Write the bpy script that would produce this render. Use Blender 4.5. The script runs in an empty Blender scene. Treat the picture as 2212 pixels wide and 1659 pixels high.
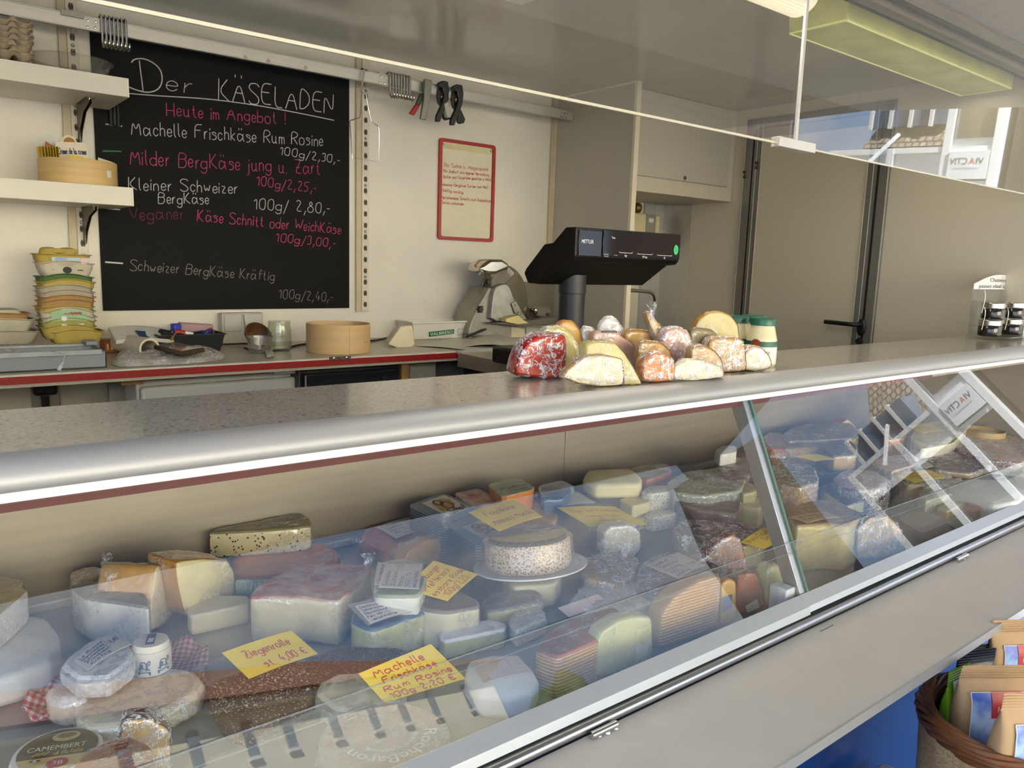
import bpy, bmesh, math, random
from mathutils import Vector as V, Matrix, noise as mnoise
R = random.Random(7)
sc = bpy.context.scene
COL = sc.collection
# ---------------------------------------------------------------- camera
F_PX, CAM_Z = 1683.3, 1.60
YAW, PITCH, ROLL = map(math.radians, (38.463, 8.859, -1.844))
_f = V((math.sin(YAW) * math.cos(PITCH), math.cos(YAW) * math.cos(PITCH), -math.sin(PITCH)))
_r0 = V((math.cos(YAW), -math.sin(YAW), 0)); _d0 = _f.cross(_r0)
CR = math.cos(ROLL) * _r0 + math.sin(ROLL) * _d0
CD = -math.sin(ROLL) * _r0 + math.cos(ROLL) * _d0
CAM = V((0, 0, CAM_Z))
cam = bpy.data.cameras.new('camera'); cam.sensor_width = 36; cam.lens = F_PX / 2212 * 36; cam.clip_start = .02; cam.clip_end = 300
camo = bpy.data.objects.new('camera', cam); COL.objects.link(camo)
camo.matrix_world = Matrix(((CR.x, -CD.x, -_f.x, 0), (CR.y, -CD.y, -_f.y, 0), (CR.z, -CD.z, -_f.z, CAM_Z), (0, 0, 0, 1)))
sc.camera = camo
# ---------------------------------------------------------------- world, sun, exposure
sc.view_settings.view_transform = 'Standard'; sc.view_settings.look = 'None'
sc.view_settings.gamma = 1; sc.view_settings.use_curve_mapping = False
sc.view_settings.exposure = EXPOSURE = 0.12
SKY = 3.3
sc.cycles.max_bounces = 9; sc.cycles.transparent_max_bounces = 24; sc.cycles.diffuse_bounces = 4
sc.cycles.glossy_bounces = 4; sc.cycles.transmission_bounces = 6
sc.cycles.caustics_reflective = False; sc.cycles.caustics_refractive = False
sc.cycles.sample_clamp_indirect = 6
w = bpy.data.worlds.new('sky'); sc.world = w; w.use_nodes = True
nt = w.node_tree; nt.nodes.clear()
def N(nt, t, **k):
    n = nt.nodes.new(t)
    for a, b in k.items():
        if a.startswith('i_'): n.inputs[a[2:]].default_value = b
        elif a[0] == 'n' and a[1:].isdigit(): n.inputs[int(a[1:])].default_value = b
        else: setattr(n, a, b)
    return n
def L(nt, a, b): nt.links.new(a, b)
def ramp(nt, fac, *stops):
    r = nt.nodes.new('ShaderNodeValToRGB'); e = r.color_ramp.elements
    while len(e) < len(stops): e.new(.5)
    for el, (p, c) in zip(e, stops): el.position = p; el.color = (*c, 1) if len(c) == 3 else c
    nt.links.new(fac, r.inputs[0]); return r.outputs[0]
tc = N(nt, 'ShaderNodeTexCoord'); sp = N(nt, 'ShaderNodeSeparateXYZ'); L(nt, tc.outputs['Generated'], sp.inputs[0])
blue = ramp(nt, sp.outputs['Z'], (0, (.6, .7, .84)), (.12, (.36, .54, .82)), (.5, (.14, .32, .68)))
mp = N(nt, 'ShaderNodeMapping'); mp.inputs['Scale'].default_value = (2.2, 2.2, 5); mp.inputs['Location'].default_value = (1.3, .4, .2)
L(nt, tc.outputs['Generated'], mp.inputs[0])
nz = N(nt, 'ShaderNodeTexNoise', i_Scale=1.3, i_Detail=7, i_Roughness=.55); L(nt, mp.outputs[0], nz.inputs['Vector'])
cl = ramp(nt, nz.outputs['Fac'], (.45, (0, 0, 0)), (.62, (1, 1, 1)))
mx = N(nt, 'ShaderNodeMix', data_type='RGBA'); L(nt, cl, mx.inputs[0]); L(nt, blue, mx.inputs[6]); mx.inputs[7].default_value = (1, 1, 1.02, 1)
bg = N(nt, 'ShaderNodeBackground', i_Strength=SKY); L(nt, mx.outputs[2], bg.inputs[0])
L(nt, bg.outputs[0], N(nt, 'ShaderNodeOutputWorld').inputs[0])
sun = bpy.data.lights.new('sun', 'SUN'); sun.energy = 56.0; sun.angle = math.radians(1); sun.color = (1, .97, .92)
suno = bpy.data.objects.new('sun', sun); COL.objects.link(suno)
suno.rotation_euler = V((.2, -1.0, -1.0)).to_track_quat('-Z', 'Y').to_euler()
# ---------------------------------------------------------------- the photo's pixels as points of the place
def ray(x, y): return CR * ((x - 1106) / F_PX) + CD * ((y - 829.5) / F_PX) + _f
def at(x, y, X=None, Y=None, Z=None):
    d = ray(x, y)
    t = X / d.x if X is not None else Y / d.y if Y is not None else (Z - CAM_Z) / d.z
    return CAM + d * t
def onplane(x, y, p, n):
    d = ray(x, y); return CAM + d * ((p - CAM).dot(n) / d.dot(n))
# ---------------------------------------------------------------- materials
def lin(c):
    if isinstance(c, str): c = tuple(int(c[i:i + 2], 16) for i in (0, 2, 4))
    return tuple((x / 255 / 12.92 if x <= 10 else ((x / 255 + .055) / 1.055) ** 2.4) for x in c)
MATS = {}
def mat(name, col, rough=.5, metal=0, var=.06, scale=25, bump=0, bscale=60, col2=None, coat=0, trans=0, emit=0, thr=None, stretch=(1, 1, 1), spec=.5, det=4):
    if name in MATS: return MATS[name]
    m = bpy.data.materials.new(name); m.use_nodes = True; nt = m.node_tree; nt.nodes.clear()
    o = N(nt, 'ShaderNodeOutputMaterial'); b = N(nt, 'ShaderNodeBsdfPrincipled', i_Roughness=rough, i_Metallic=metal)
    b.inputs['Specular IOR Level'].default_value = spec
    if coat: b.inputs['Coat Weight'].default_value = coat; b.inputs['Coat Roughness'].default_value = .08
    if trans: b.inputs['Transmission Weight'].default_value = trans
    L(nt, b.outputs[0], o.inputs[0])
    c = lin(col); c2 = lin(col2) if col2 else tuple(x * (1 - var * 2) for x in c)
    tcn = N(nt, 'ShaderNodeTexCoord'); mpn = N(nt, 'ShaderNodeMapping'); mpn.inputs['Scale'].default_value = stretch
    L(nt, tcn.outputs['Object'], mpn.inputs[0])
    if var or col2:
        nz = N(nt, 'ShaderNodeTexNoise', i_Scale=scale, i_Detail=det); L(nt, mpn.outputs[0], nz.inputs['Vector'])
        lo, hi = thr if thr else (.35, .7)
        L(nt, ramp(nt, nz.outputs['Fac'], (lo, c), (hi, c2)), b.inputs['Base Color'])
    else: b.inputs['Base Color'].default_value = (*c, 1)
    if bump:
        bz = N(nt, 'ShaderNodeTexNoise', i_Scale=bscale, i_Detail=5); L(nt, mpn.outputs[0], bz.inputs['Vector'])
        bp = N(nt, 'ShaderNodeBump', i_Strength=bump, i_Distance=.004); L(nt, bz.outputs['Fac'], bp.inputs['Height']); L(nt, bp.outputs[0], b.inputs['Normal'])
    if emit: L(nt, b.inputs['Base Color'].links[0].from_socket, b.inputs['Emission Color']) if b.inputs['Base Color'].links else setattr(b.inputs['Emission Color'], 'default_value', (*c, 1)); b.inputs['Emission Strength'].default_value = emit
    MATS[name] = m; return m
def schlick(nt, f0, normal=None):
    """reflectance of a thin pane: f0 + (1-f0)(1-|cos|)^5, the same seen from either face"""
    g = N(nt, 'ShaderNodeNewGeometry'); d = N(nt, 'ShaderNodeVectorMath', operation='DOT_PRODUCT')
    L(nt, g.outputs['Incoming'], d.inputs[0]); L(nt, normal or g.outputs['Normal'], d.inputs[1])
    a = N(nt, 'ShaderNodeMath', operation='ABSOLUTE'); L(nt, d.outputs['Value'], a.inputs[0])
    s = N(nt, 'ShaderNodeMath', operation='SUBTRACT', n0=1.0); L(nt, a.outputs[0], s.inputs[1])
    p = N(nt, 'ShaderNodeMath', operation='POWER', n1=5.0); L(nt, s.outputs[0], p.inputs[0])
    q = N(nt, 'ShaderNodeMath', operation='MULTIPLY_ADD', n1=1 - f0, n2=f0); L(nt, p.outputs[0], q.inputs[0])
    return q.outputs[0]
def pane_mat(name, tint=(.97, .985, .975), f0=.045, rough=0, haze=0, hcol=(.8, .8, .76)):
    m = bpy.data.materials.new(name); m.use_nodes = True; nt = m.node_tree; nt.nodes.clear()
    o = N(nt, 'ShaderNodeOutputMaterial'); t = N(nt, 'ShaderNodeBsdfTransparent'); t.inputs[0].default_value = (*tint, 1)
    g = N(nt, 'ShaderNodeBsdfGlossy', i_Roughness=rough); mxs = N(nt, 'ShaderNodeMixShader')
    L(nt, schlick(nt, f0), mxs.inputs[0]); L(nt, t.outputs[0], mxs.inputs[1]); L(nt, g.outputs[0], mxs.inputs[2])
    out = mxs.outputs[0]
    if haze:
        df = N(nt, 'ShaderNodeBsdfDiffuse'); df.inputs[0].default_value = (*hcol, 1); m2 = N(nt, 'ShaderNodeMixShader', i_Fac=haze)
        L(nt, out, m2.inputs[1]); L(nt, df.outputs[0], m2.inputs[2]); out = m2.outputs[0]
    L(nt, out, o.inputs[0]); MATS[name] = m; return m
def film_mat(name, white=.7, base=.045, scale=30, cover=.5, warm=(.95, .94, .93)):
    """cling film: a clear sheet with a gloss and fine whitish wrinkle lines gathered in patches"""
    m = bpy.data.materials.new(name); m.use_nodes = True; nt = m.node_tree; nt.nodes.clear()
    o = N(nt, 'ShaderNodeOutputMaterial'); tcn = N(nt, 'ShaderNodeTexCoord'); fs = []; h = None
    n2 = N(nt, 'ShaderNodeTexNoise', i_Scale=scale * .42, i_Detail=3); L(nt, tcn.outputs['Object'], n2.inputs['Vector'])
    for k, (rot, st, sc1, wd) in enumerate((((.5, .6, .3), (1, 1, .3), 1.5, .03), ((1.2, -.4, 1.1), (.35, 1, 1), 2.6, .05))):
        mpn = N(nt, 'ShaderNodeMapping'); mpn.inputs['Scale'].default_value = st; mpn.inputs['Rotation'].default_value = rot; L(nt, tcn.outputs['Object'], mpn.inputs[0])
        n1 = N(nt, 'ShaderNodeTexNoise', i_Scale=scale * sc1, i_Detail=4, i_Roughness=.55, i_Distortion=1.8); L(nt, mpn.outputs[0], n1.inputs['Vector'])
        a = N(nt, 'ShaderNodeMath', operation='SUBTRACT', n1=.5); L(nt, n1.outputs['Fac'], a.inputs[0]); b = N(nt, 'ShaderNodeMath', operation='ABSOLUTE'); L(nt, a.outputs[0], b.inputs[0])
        r = N(nt, 'ShaderNodeMapRange', clamp=True); r.inputs[2].default_value = wd; r.inputs[3].default_value = 1; r.inputs[4].default_value = 0; L(nt, b.outputs[0], r.inputs[0]); fs.append(r.outputs[0]); h = h or n1.outputs['Fac']
    mxn = N(nt, 'ShaderNodeMath', operation='MAXIMUM'); L(nt, fs[0], mxn.inputs[0]); L(nt, fs[1], mxn.inputs[1])
    patch = N(nt, 'ShaderNodeMapRange', clamp=True); patch.inputs[1].default_value = .62 - .3 * cover; patch.inputs[2].default_value = .8 - .3 * cover; L(nt, n2.outputs['Fac'], patch.inputs[0])
    wm = N(nt, 'ShaderNodeMath', operation='MULTIPLY'); L(nt, mxn.outputs[0], wm.inputs[0]); L(nt, patch.outputs[0], wm.inputs[1])  # white streaks: the film's scattering and its highlights, both put in as colour
    bp = N(nt, 'ShaderNodeBump', i_Strength=.8, i_Distance=.004); L(nt, h, bp.inputs['Height'])
    gl = N(nt, 'ShaderNodeBsdfGlossy', i_Roughness=.09); L(nt, bp.outputs[0], gl.inputs['Normal'])
    df = N(nt, 'ShaderNodeBsdfDiffuse'); df.inputs[0].default_value = (*warm, 1)
    mm = N(nt, 'ShaderNodeMixShader'); L(nt, wm.outputs[0], mm.inputs[0]); L(nt, gl.outputs[0], mm.inputs[1]); L(nt, df.outputs[0], mm.inputs[2])
    f2 = N(nt, 'ShaderNodeMath', operation='MULTIPLY_ADD', use_clamp=True, n1=white); L(nt, wm.outputs[0], f2.inputs[0]); L(nt, schlick(nt, base), f2.inputs[2])
    tr = N(nt, 'ShaderNodeBsdfTransparent'); tr.inputs[0].default_value = (.985, .985, .985, 1)
    mx = N(nt, 'ShaderNodeMixShader'); L(nt, f2.outputs[0], mx.inputs[0]); L(nt, tr.outputs[0], mx.inputs[1]); L(nt, mm.outputs[0], mx.inputs[2])
    L(nt, mx.outputs[0], o.inputs[0]); MATS[name] = m; return m
# ---------------------------------------------------------------- mesh building
class MB:
    def __init__(s): s.v = []; s.f = []
    def add(s, vs, fs):
        n = len(s.v); s.v += [V(v) for v in vs]; s.f += [tuple(i + n for i in f) for f in fs]; return s
    def box(s, c, d, rz=0, m=None):
        c = V(c); hx, hy, hz = (k / 2 for k in d); q = Matrix.Rotation(rz, 3, 'Z') if m is None else m
        vs = [c + q @ V((sx * hx, sy * hy, sz * hz)) for sz in (-1, 1) for sx, sy in ((-1, -1), (1, -1), (1, 1), (-1, 1))]
        return s.add(vs, [(3, 2, 1, 0), (4, 5, 6, 7), (0, 1, 5, 4), (1, 2, 6, 5), (2, 3, 7, 6), (3, 0, 4, 7)])
    def bb(s, a, b):
        return s.box([(a[i] + b[i]) / 2 for i in range(3)], [abs(b[i] - a[i]) for i in range(3)])
    def hexa(s, q8): return s.add(q8, [(3, 2, 1, 0), (4, 5, 6, 7), (0, 1, 5, 4), (1, 2, 6, 5), (2, 3, 7, 6), (3, 0, 4, 7)])
    def rings(s, rs, cap0=True, cap1=True, closed=True):
        n = len(rs[0]); vs = [p for r in rs for p in r]; fs = []
        for i in range(len(rs) - 1):
            for j in range(n if closed else n - 1):
                k = (j + 1) % n; fs.append((i * n + j, i * n + k, (i + 1) * n + k, (i + 1) * n + j))
        if cap0: fs.append(tuple(range(n - 1, -1, -1)))
        if cap1: fs.append(tuple((len(rs) - 1) * n + j for j in range(n)))
        return s.add(vs, fs)
    def lathe(s, prof, c=(0, 0, 0), n=32, m=None, cap0=True, cap1=True, sx=1, sy=1):
        c = V(c); rs = []
        for r, z in prof:
            ring = [V((r * sx * math.cos(2 * math.pi * k / n), r * sy * math.sin(2 * math.pi * k / n), z)) for k in range(n)]
            rs.append([c + (m @ p if m else p) for p in ring])
        return s.rings(rs, cap0, cap1)
    def tube(s, pts, r, n=8, rr=None, cap=True):
        pts = [V(p) for p in pts]; rs = []; up = None
        for i, p in enumerate(pts):
            d = (pts[min(i + 1, len(pts) - 1)] - pts[max(i - 1, 0)]).normalized()
            if up is None: up = V((0, 0, 1)) if abs(d.z) < .9 else V((1, 0, 0))
            a = d.cross(up).normalized(); up = a.cross(d).normalized(); q = rr[i] if rr else r
            rs.append([p + (a * math.cos(2 * math.pi * k / n) + up * math.sin(2 * math.pi * k / n)) * q for k in range(n)])
        return s.rings(rs, cap, cap)
    def ext(s, poly, e):
        e = V(e); poly = [V(p) for p in poly]; return s.rings([poly, [p + e for p in poly]])
def obj(name, mb, m, parent=None, smooth=40, bevel=0, base=None):
    me = bpy.data.meshes.new(name)
    org = V(parent.location) if parent and not parent.get('_loc') else V((0, 0, 0))
    p = parent.parent if parent and parent.parent else None
    if p: org = V(p.location) + V(parent.location)
    if not parent:
        if base is None:
            lo = [min(v[i] for v in mb.v) for i in range(3)]; hi = [max(v[i] for v in mb.v) for i in range(3)]
            base = V(((lo[0] + hi[0]) / 2, (lo[1] + hi[1]) / 2, lo[2]))
        org = V(base)
    me.from_pydata([v - org for v in mb.v], [], mb.f); me.validate()
    bm = bmesh.new(); bm.from_mesh(me); bmesh.ops.recalc_face_normals(bm, faces=bm.faces); bm.to_mesh(me); bm.free()
    if smooth:
        me.shade_smooth(); me.set_sharp_from_angle(angle=math.radians(smooth))
    o = bpy.data.objects.new(name, me); COL.objects.link(o); me.materials.append(m)
    if parent: o.parent = parent
    else: o.location = org
    if bevel:
        b = o.modifiers.new('bevel', 'BEVEL'); b.width = bevel; b.segments = 2; b.limit_method = 'ANGLE'; b.angle_limit = math.radians(35)
        b.harden_normals = False
    return o
def tag(o, label, cat, group=None):
    o['label'] = label; o['category'] = cat
    if group: o['group'] = group
    return o
def thing(name, label, cat, loc, group=None):
    o = bpy.data.objects.new(name, None); COL.objects.link(o); o.location = loc; o.empty_display_size = .02
    return tag(o, label, cat, group)
def solo(name, mb, m, label, cat, group=None, **k): return tag(obj(name, mb, m, **k), label, cat, group)
def struct(name, mb, m, parent=None, **k):
    o = obj(name, mb, m, parent, **k)
    if not parent: o['kind'] = 'structure'
    return o
def dup(root, loc, label, group=None):
    r = root.copy(); COL.objects.link(r); r.location = loc; r['label'] = label
    if group: r['group'] = group
    for ch in list(root.children):
        c = ch.copy(); COL.objects.link(c); c.parent = r
        for g in ch.children:
            d = g.copy(); COL.objects.link(d); d.parent = c
    return r
# ---------------------------------------------------------------- writing
GL = {
'A': '02 39 62|15 55', 'B': '02 09 39 58 57 46 06|46 55 54 42 02', 'C': '58 49 29 08 03 12 32 53', 'D': '02 09 29 57 54 22 02', 'E': '59 09 02 52|06 46',
'F': '59 09 02|06 46', 'G': '58 49 29 08 03 12 42 54 55 35', 'H': '02 09|52 59|05 55', 'I': '12 19', 'J': '39 33 22 12 03', 'K': '02 09|49 05 52', 'L': '09 02 42',
'M': '02 19 34 59 62', 'N': '02 09 52 59', 'O': '29 08 03 22 42 53 58 49 29', 'P': '02 09 39 58 57 46 05', 'Q': '29 08 03 22 42 53 58 49 29|34 61', 'R': '02 09 39 58 57 46 05|25 52',
'S': '58 49 19 08 07 45 54 53 42 12 03', 'T': '09 69|39 32', 'U': '09 03 12 42 53 59', 'V': '09 32 59', 'W': '09 12 37 52 79', 'X': '09 52|59 02', 'Y': '09 35 59|35 32', 'Z': '09 59 02 52|15 45',
'a': '45 26 16 05 03 12 22 44|46 43 52', 'b': '09 02|05 26 45 43 22 03', 'c': '35 26 16 05 03 12 22 33', 'd': '49 42|45 26 05 03 22 43', 'e': '04 34 35 26 16 05 03 12 22 33', 'f': '38 29 18 12|06 36',
'g': '45 26 05 03 22 43|46 41 30 10 01', 'h': '09 02|05 16 26 35 32', 'i': '06 02|08 07', 'j': '16 11 00|18 17', 'k': '09 02|36 04 32', 'l': '09 03 12', 'm': '02 06|05 16 25 22|25 36 45 42', 'n': '02 06|05 16 26 35 32',
'o': '16 05 03 12 32 43 45 36 16', 'p': '06 00|05 26 45 43 22 03', 'q': '45 26 05 03 22 43|46 40', 'r': '02 06|04 16 26', 's': '35 26 06 05 34 33 22 02', 't': '18 13 22 32|06 26', 'u': '06 03 12 22 33|36 32 42', 'v': '06 22 46',
'w': '06 12 25 32 46', 'x': '06 42|46 02', 'y': '06 23|46 20 00', 'z': '06 36 02 32', '0': '29 08 03 22 32 43 48 39 29', '1': '07 29 22', '2': '08 19 29 38 37 02 42', '3': '08 19 29 38 37 26 35 33 22 02', '4': '29 04 44|36 32',
'5': '49 09 06 26 35 33 22 02', '6': '39 06 03 12 32 43 45 36 05', '7': '09 49 12', '8': '29 18 17 45 43 32 12 03 05 37 38 29', '9': '46 26 07 08 29 48 46 32', ',': '13 00', '.': '02 12', '-': '05 25', '/': '00 39', '!': '19 14|13 12',
'%': '02 49|09 19 08 09|33 43 42 33', '€': '58 39 18 13 32 53|06 45|05 35', ':': '15 16|12 13', '(': '29 07 04 22', ')': '09 27 24 02', '~': '05 16 25 36', '_': '02 52'}
for _u, _b in (('ä', 'a'), ('ö', 'o'), ('ü', 'u')): GL[_u] = GL[_b] + '|18 19|38 39'
for _u, _b in (('Ä', 'A'), ('Ö', 'O'), ('Ü', 'U')): GL[_u] = GL[_b] + '|1a 1b|4a 4b'
GL['ß'] = '00 08 19 38 27 36 34 22'
def chaik(p, n=1, closed=False, q=.25):
    for _ in range(n):
        o = [] if closed else [p[0]]
        for i in range(len(p) if closed else len(p) - 1):
            a, b = p[i], p[(i + 1) % len(p)]; o += [a.lerp(b, q), a.lerp(b, 1 - q)]
        p = o if closed else o + [p[-1]]
    return p
def strokes(text):
    x = 0; out = []
    for ch in text:
        if ch == ' ': x += 4; continue
        g = GL.get(ch, GL['~']); wd = 0; jx, jy = R.uniform(-.25, .25), R.uniform(-.35, .35)
        for st in g.split('|'):
            p = [V((int(a[0], 16), int(a[1], 16))) for a in st.split()]; wd = max(wd, max(q.x for q in p))
            out.append([V((q.x + x + jx + (q.y - 5) * .09, q.y - 2 + jy)) for q in (chaik(p, 2) if len(p) > 2 else p)])
        x += wd + 1.7
    return out, x - 1.7
def write(mb, text, fn, h, wgt, W=None):
    """ribbon writing: fn(s, t) maps metres along / above the baseline to a point of the surface"""
    st, w = strokes(text); k = h / 7; kx = W / w if W else k
    for p in st:
        q = [V((a.x * kx, a.y * k)) for a in p]; n = len(q); l, r = [], []
        for i in range(n):
            d = q[min(i + 1, n - 1)] - q[max(i - 1, 0)]
            d = d.normalized() if d.length > 1e-9 else V((1, 0)); nn = V((-d.y, d.x)) * wgt / 2
            l.append(fn(*(q[i] + nn))); r.append(fn(*(q[i] - nn)))
        mb.add(l + r, [(i, i + 1, n + i + 1, n + i) for i in range(n - 1)])
def planefn(o, u, v, off=0.0006):
    o, u, v = V(o), V(u).normalized(), V(v); v = (v - u * v.dot(u)).normalized(); nn = u.cross(v) * off
    return lambda s, t: o + u * s + v * t + nn
def printed(mb, text, fn, h, W=None, cx=False):
    """upright printed letters from Blender's own font, laid on a surface by fn"""
    c = bpy.data.curves.new('t', 'FONT'); c.body = text; c.size = 1; c.resolution_u = 3
    o = bpy.data.objects.new('t', c); COL.objects.link(o); bpy.context.view_layer.update()
    me = o.evaluated_get(bpy.context.evaluated_depsgraph_get()).to_mesh()
    vs = [v.co.copy() for v in me.vertices]; fs = [tuple(p.vertices) for p in me.polygons]
    k = h / .7; kx = W / max(v.x for v in vs) if W else k; x0 = max(v.x for v in vs) * kx / 2 if cx else 0
    mb.add([fn(v.x * kx - x0, v.y * k) for v in vs], fs)
    bpy.data.objects.remove(o); bpy.data.curves.remove(c)
# ---------------------------------------------------------------- the van
WY, WX, CEIL, FLOOR = 2.85, 3.26, 2.355, .42
cream = mat('cream_panel', 'e6dfd0', .34, var=.05, scale=3, bump=.05, bscale=30)
cream_shaded = mat('shaded_cream_panel', 'cbc0aa', .32, var=.03, scale=260, thr=(.3, .75))  # the same cream, lowered in colour to stand for the end wall's shade
greyp = mat('grey_panel', 'b0aa9d', .4, var=.03, scale=200)
ceilm = mat('ceiling_gloss', 'b9af9c', .14, var=.06, scale=2.2)
alu = mat('aluminium', 'c4c0b8', .38, .65, var=.05, scale=14, stretch=(.2, 8, 8))
alud = mat('dull_aluminium', '8d8a84', .42, .75, var=.06, scale=12, stretch=(1, 1, .1))
steel = mat('brushed_steel', 'aaa095', .42, .6, var=.06, scale=9, stretch=(.3, 1, 6), bump=.04)
chrome = mat('chrome', 'd8d6d0', .12, 1, var=0)
white = mat('white_plastic', 'e8e6e0', .35, var=.02)
blackp = mat('black_plastic', '121211', .38, var=.1)
black_m = mat('matt_black', '0c0c0c', .6, var=.1)
red_edge = mat('red_edge', '8a0f12', .35, var=.05)
dark_red = mat('dark_red_edge', '561814', .45, var=.08)
rubber = mat('rubber', '1c1c1c', .7, var=0)
struct('wall_back', MB().bb((-1.4, WY, FLOOR), (WX + .03, WY + .03, CEIL + .02)), cream)
struct('wall_right', MB().bb((WX, 1.085, FLOOR), (WX + .03, WY, CEIL + .02)), cream_shaded)
struct('wall_left', MB().bb((-1.43, .8, FLOOR), (-1.4, WY + .03, CEIL + .02)), cream)
struct('ceiling', MB().bb((-1.4, 1.19, CEIL), (WX, WY, CEIL + .03)), ceilm)
struct('floor', MB().bb((-1.4, .8, FLOOR - .04), (WX, WY, FLOOR)), mat('floor_vinyl', '6b675f', .5))
# vertical alu strips of the far right corner, the header beam over the opening and its seal
m = MB(); m.bb((WX - .16, WY - .012, 1.2), (WX, WY, CEIL)); m.bb((WX - .012, WY - .2, 1.2), (WX, WY - .012, CEIL)); m.bb((WX - .085, WY - .016, 1.2), (WX - .08, WY - .012, CEIL))
struct('trim_1', m, alu)
m = MB().bb((-1.4, 1.1, 2.315), (WX, 1.19, CEIL + .02)).bb((-1.4, 1.12, 2.295), (WX, 1.15, 2.315))
struct('trim_2', m, mat('header_brown', '8f8577', .5, var=.2, scale=6, stretch=(.3, 6, 6)))
m = MB(); 
for yy in (1.185, 1.105): m.tube([(-1.4, yy, 2.315), (WX, yy, 2.315)], .007)
struct('trim_3', m, rubber)
# raised hatch and the scalloped awning beyond it
hz = lambda y: 2.345 + (1.1 - y) * .05
m = MB().hexa([(-.25, 1.09, hz(1.09)), (4.2, 1.09, hz(1.09)), (4.2, -.15, hz(-.15)), (-.25, -.15, hz(-.15)), (-.25, 1.09, hz(1.09) + .03), (4.2, 1.09, hz(1.09) + .03), (4.2, -.15, hz(-.15) + .03), (-.25, -.15, hz(-.15) + .03)])
solo('raised_hatch', m, mat('hatch_grey', 'a9a39a', .4, var=.04), 'grey serving hatch raised over the counter opening', 'hatch')
aw = thing('awning', 'striped awning with a scalloped valance beyond the raised hatch', 'awning', (1.4, -.7, 2.4))
fab = mat('awning_cloth', '7d7468', .9, var=.05)
m = MB().hexa([(-.25, -.15, 2.405), (4.2, -.15, 2.405), (4.2, -1.2, 2.36), (-.25, -1.2, 2.36), (-.25, -.15, 2.41), (4.2, -.15, 2.41), (4.2, -1.2, 2.365), (-.25, -1.2, 2.365)])
obj('canopy', m, fab, aw)
pl = [V((-.25 + i * .0159, -1.2, 2.36)) for i in range(281)]; pb = [p - V((0, 0, .012 + (.1 + .05 * abs(math.sin(i * math.pi / 12)) if p.x > 3.75 else 0))) for i, p in enumerate(pl)]
m = MB().add(pl + pb, [(i, i + 1, 282 + i, 281 + i) for i in range(280)]); o = obj('valance', m, fab, aw); s = o.modifiers.new('thick', 'SOLIDIFY'); s.thickness = .003
# ---- door in the right wall
def yz(px, py): p = at(px, py, X=WX); return p.y, p.z
yl, yr, zt, zb = 2.352, 1.642, 2.305, .46
m = MB()
for a, b in (((yl - .042, zb), (yl, zt)), ((yr, zb), (yr + .042, zt)), ((yr, zt - .042), (yl, zt))):
    m.bb((WX - .014, a[0], a[1]), (WX, b[0], b[1]))
d = struct('door_1', m, alud, smooth=0, bevel=.002)
m = MB(); y0, y1, z1 = yr + .047, yl - .047, zt - .047
for a, b in (((y1 - .045, zb), (y1, z1)), ((y0, zb), (y0 + .045, z1)), ((y0, z1 - .045), (y1, z1))): m.bb((WX - .013, a[0], a[1]), (WX, b[0], b[1]))
obj('sash_frame', m, alud, d, bevel=.002)
obj('door_panel', MB().bb((WX - .009, y0 + .045, zb), (WX - .001, y1 - .045, z1 - .045)), mat('door_beige_shaded', 'c6bba2', .33, var=.03, scale=240), d)  # door beige also darkened in colour for the shade on that wall
m = MB()
for yy in (y0 + .0, y1 + .0): m.bb((WX - .0145, yy - .0035, zb), (WX - .004, yy + .0035, z1))
m.bb((WX - .0145, y0, z1 - .0035), (WX - .004, y1, z1 + .0035)); obj('door_gap', m, black_m, d)
m = MB()
for yy in (yl - .002, yr + .004, y0 + .046, y1 - .046, y0 + .02, y1 - .02): m.bb((WX - .0155, yy - .0008, zb), (WX - .012, yy + .0008, zt - .03))
obj('glazing_bead', m, mat('bead', 'cfcabd', .4, var=0), d)
h0 = at(1862, 707, X=WX - .014); m = MB()
m.lathe([(.002, 0), (.019, 0), (.019, .008), (.015, .011), (.002, .011)], h0, 20, Matrix(((0, 0, -1), (0, 1, 0), (1.9, 0, 0))))
hd = obj('handle_plate', m, blackp, d)
m = MB().tube([h0 + V((-.005, 0, .012)), h0 + V((-.05, 0, .012)), h0 + V((-.056, .012, .012)), h0 + V((-.056, .06, .013)), h0 + V((-.054, .13, .014)), h0 + V((-.052, .142, .014))], .0095, 10); obj('handle_lever', m, blackp, hd)
p = at(1857, 737, X=WX - .014); obj('lock', MB().lathe([(.001, 0), (.014, 0), (.014, .01), (.001, .012)], p, 16, Matrix(((0, 0, -1), (0, 1, 0), (1, 0, 0)))), blackp, d)
for px, py in ((1635, 357), (1609, 377)):
    m = MB()
    for k in (-1, 1):
        q = at(px, py + k * 5, X=WX - .014); m.lathe([(.001, -.002), (.009, 0), (.008, .006), (.004, .009), (.0005, .0095)], q, 12, Matrix(((0, 0, -1), (0, 1, 0), (1, 0, 0))))
    obj('hinge_bolt', m, mat('bolt_bronze', '5b5040', .3, .8, var=0), d)
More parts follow.
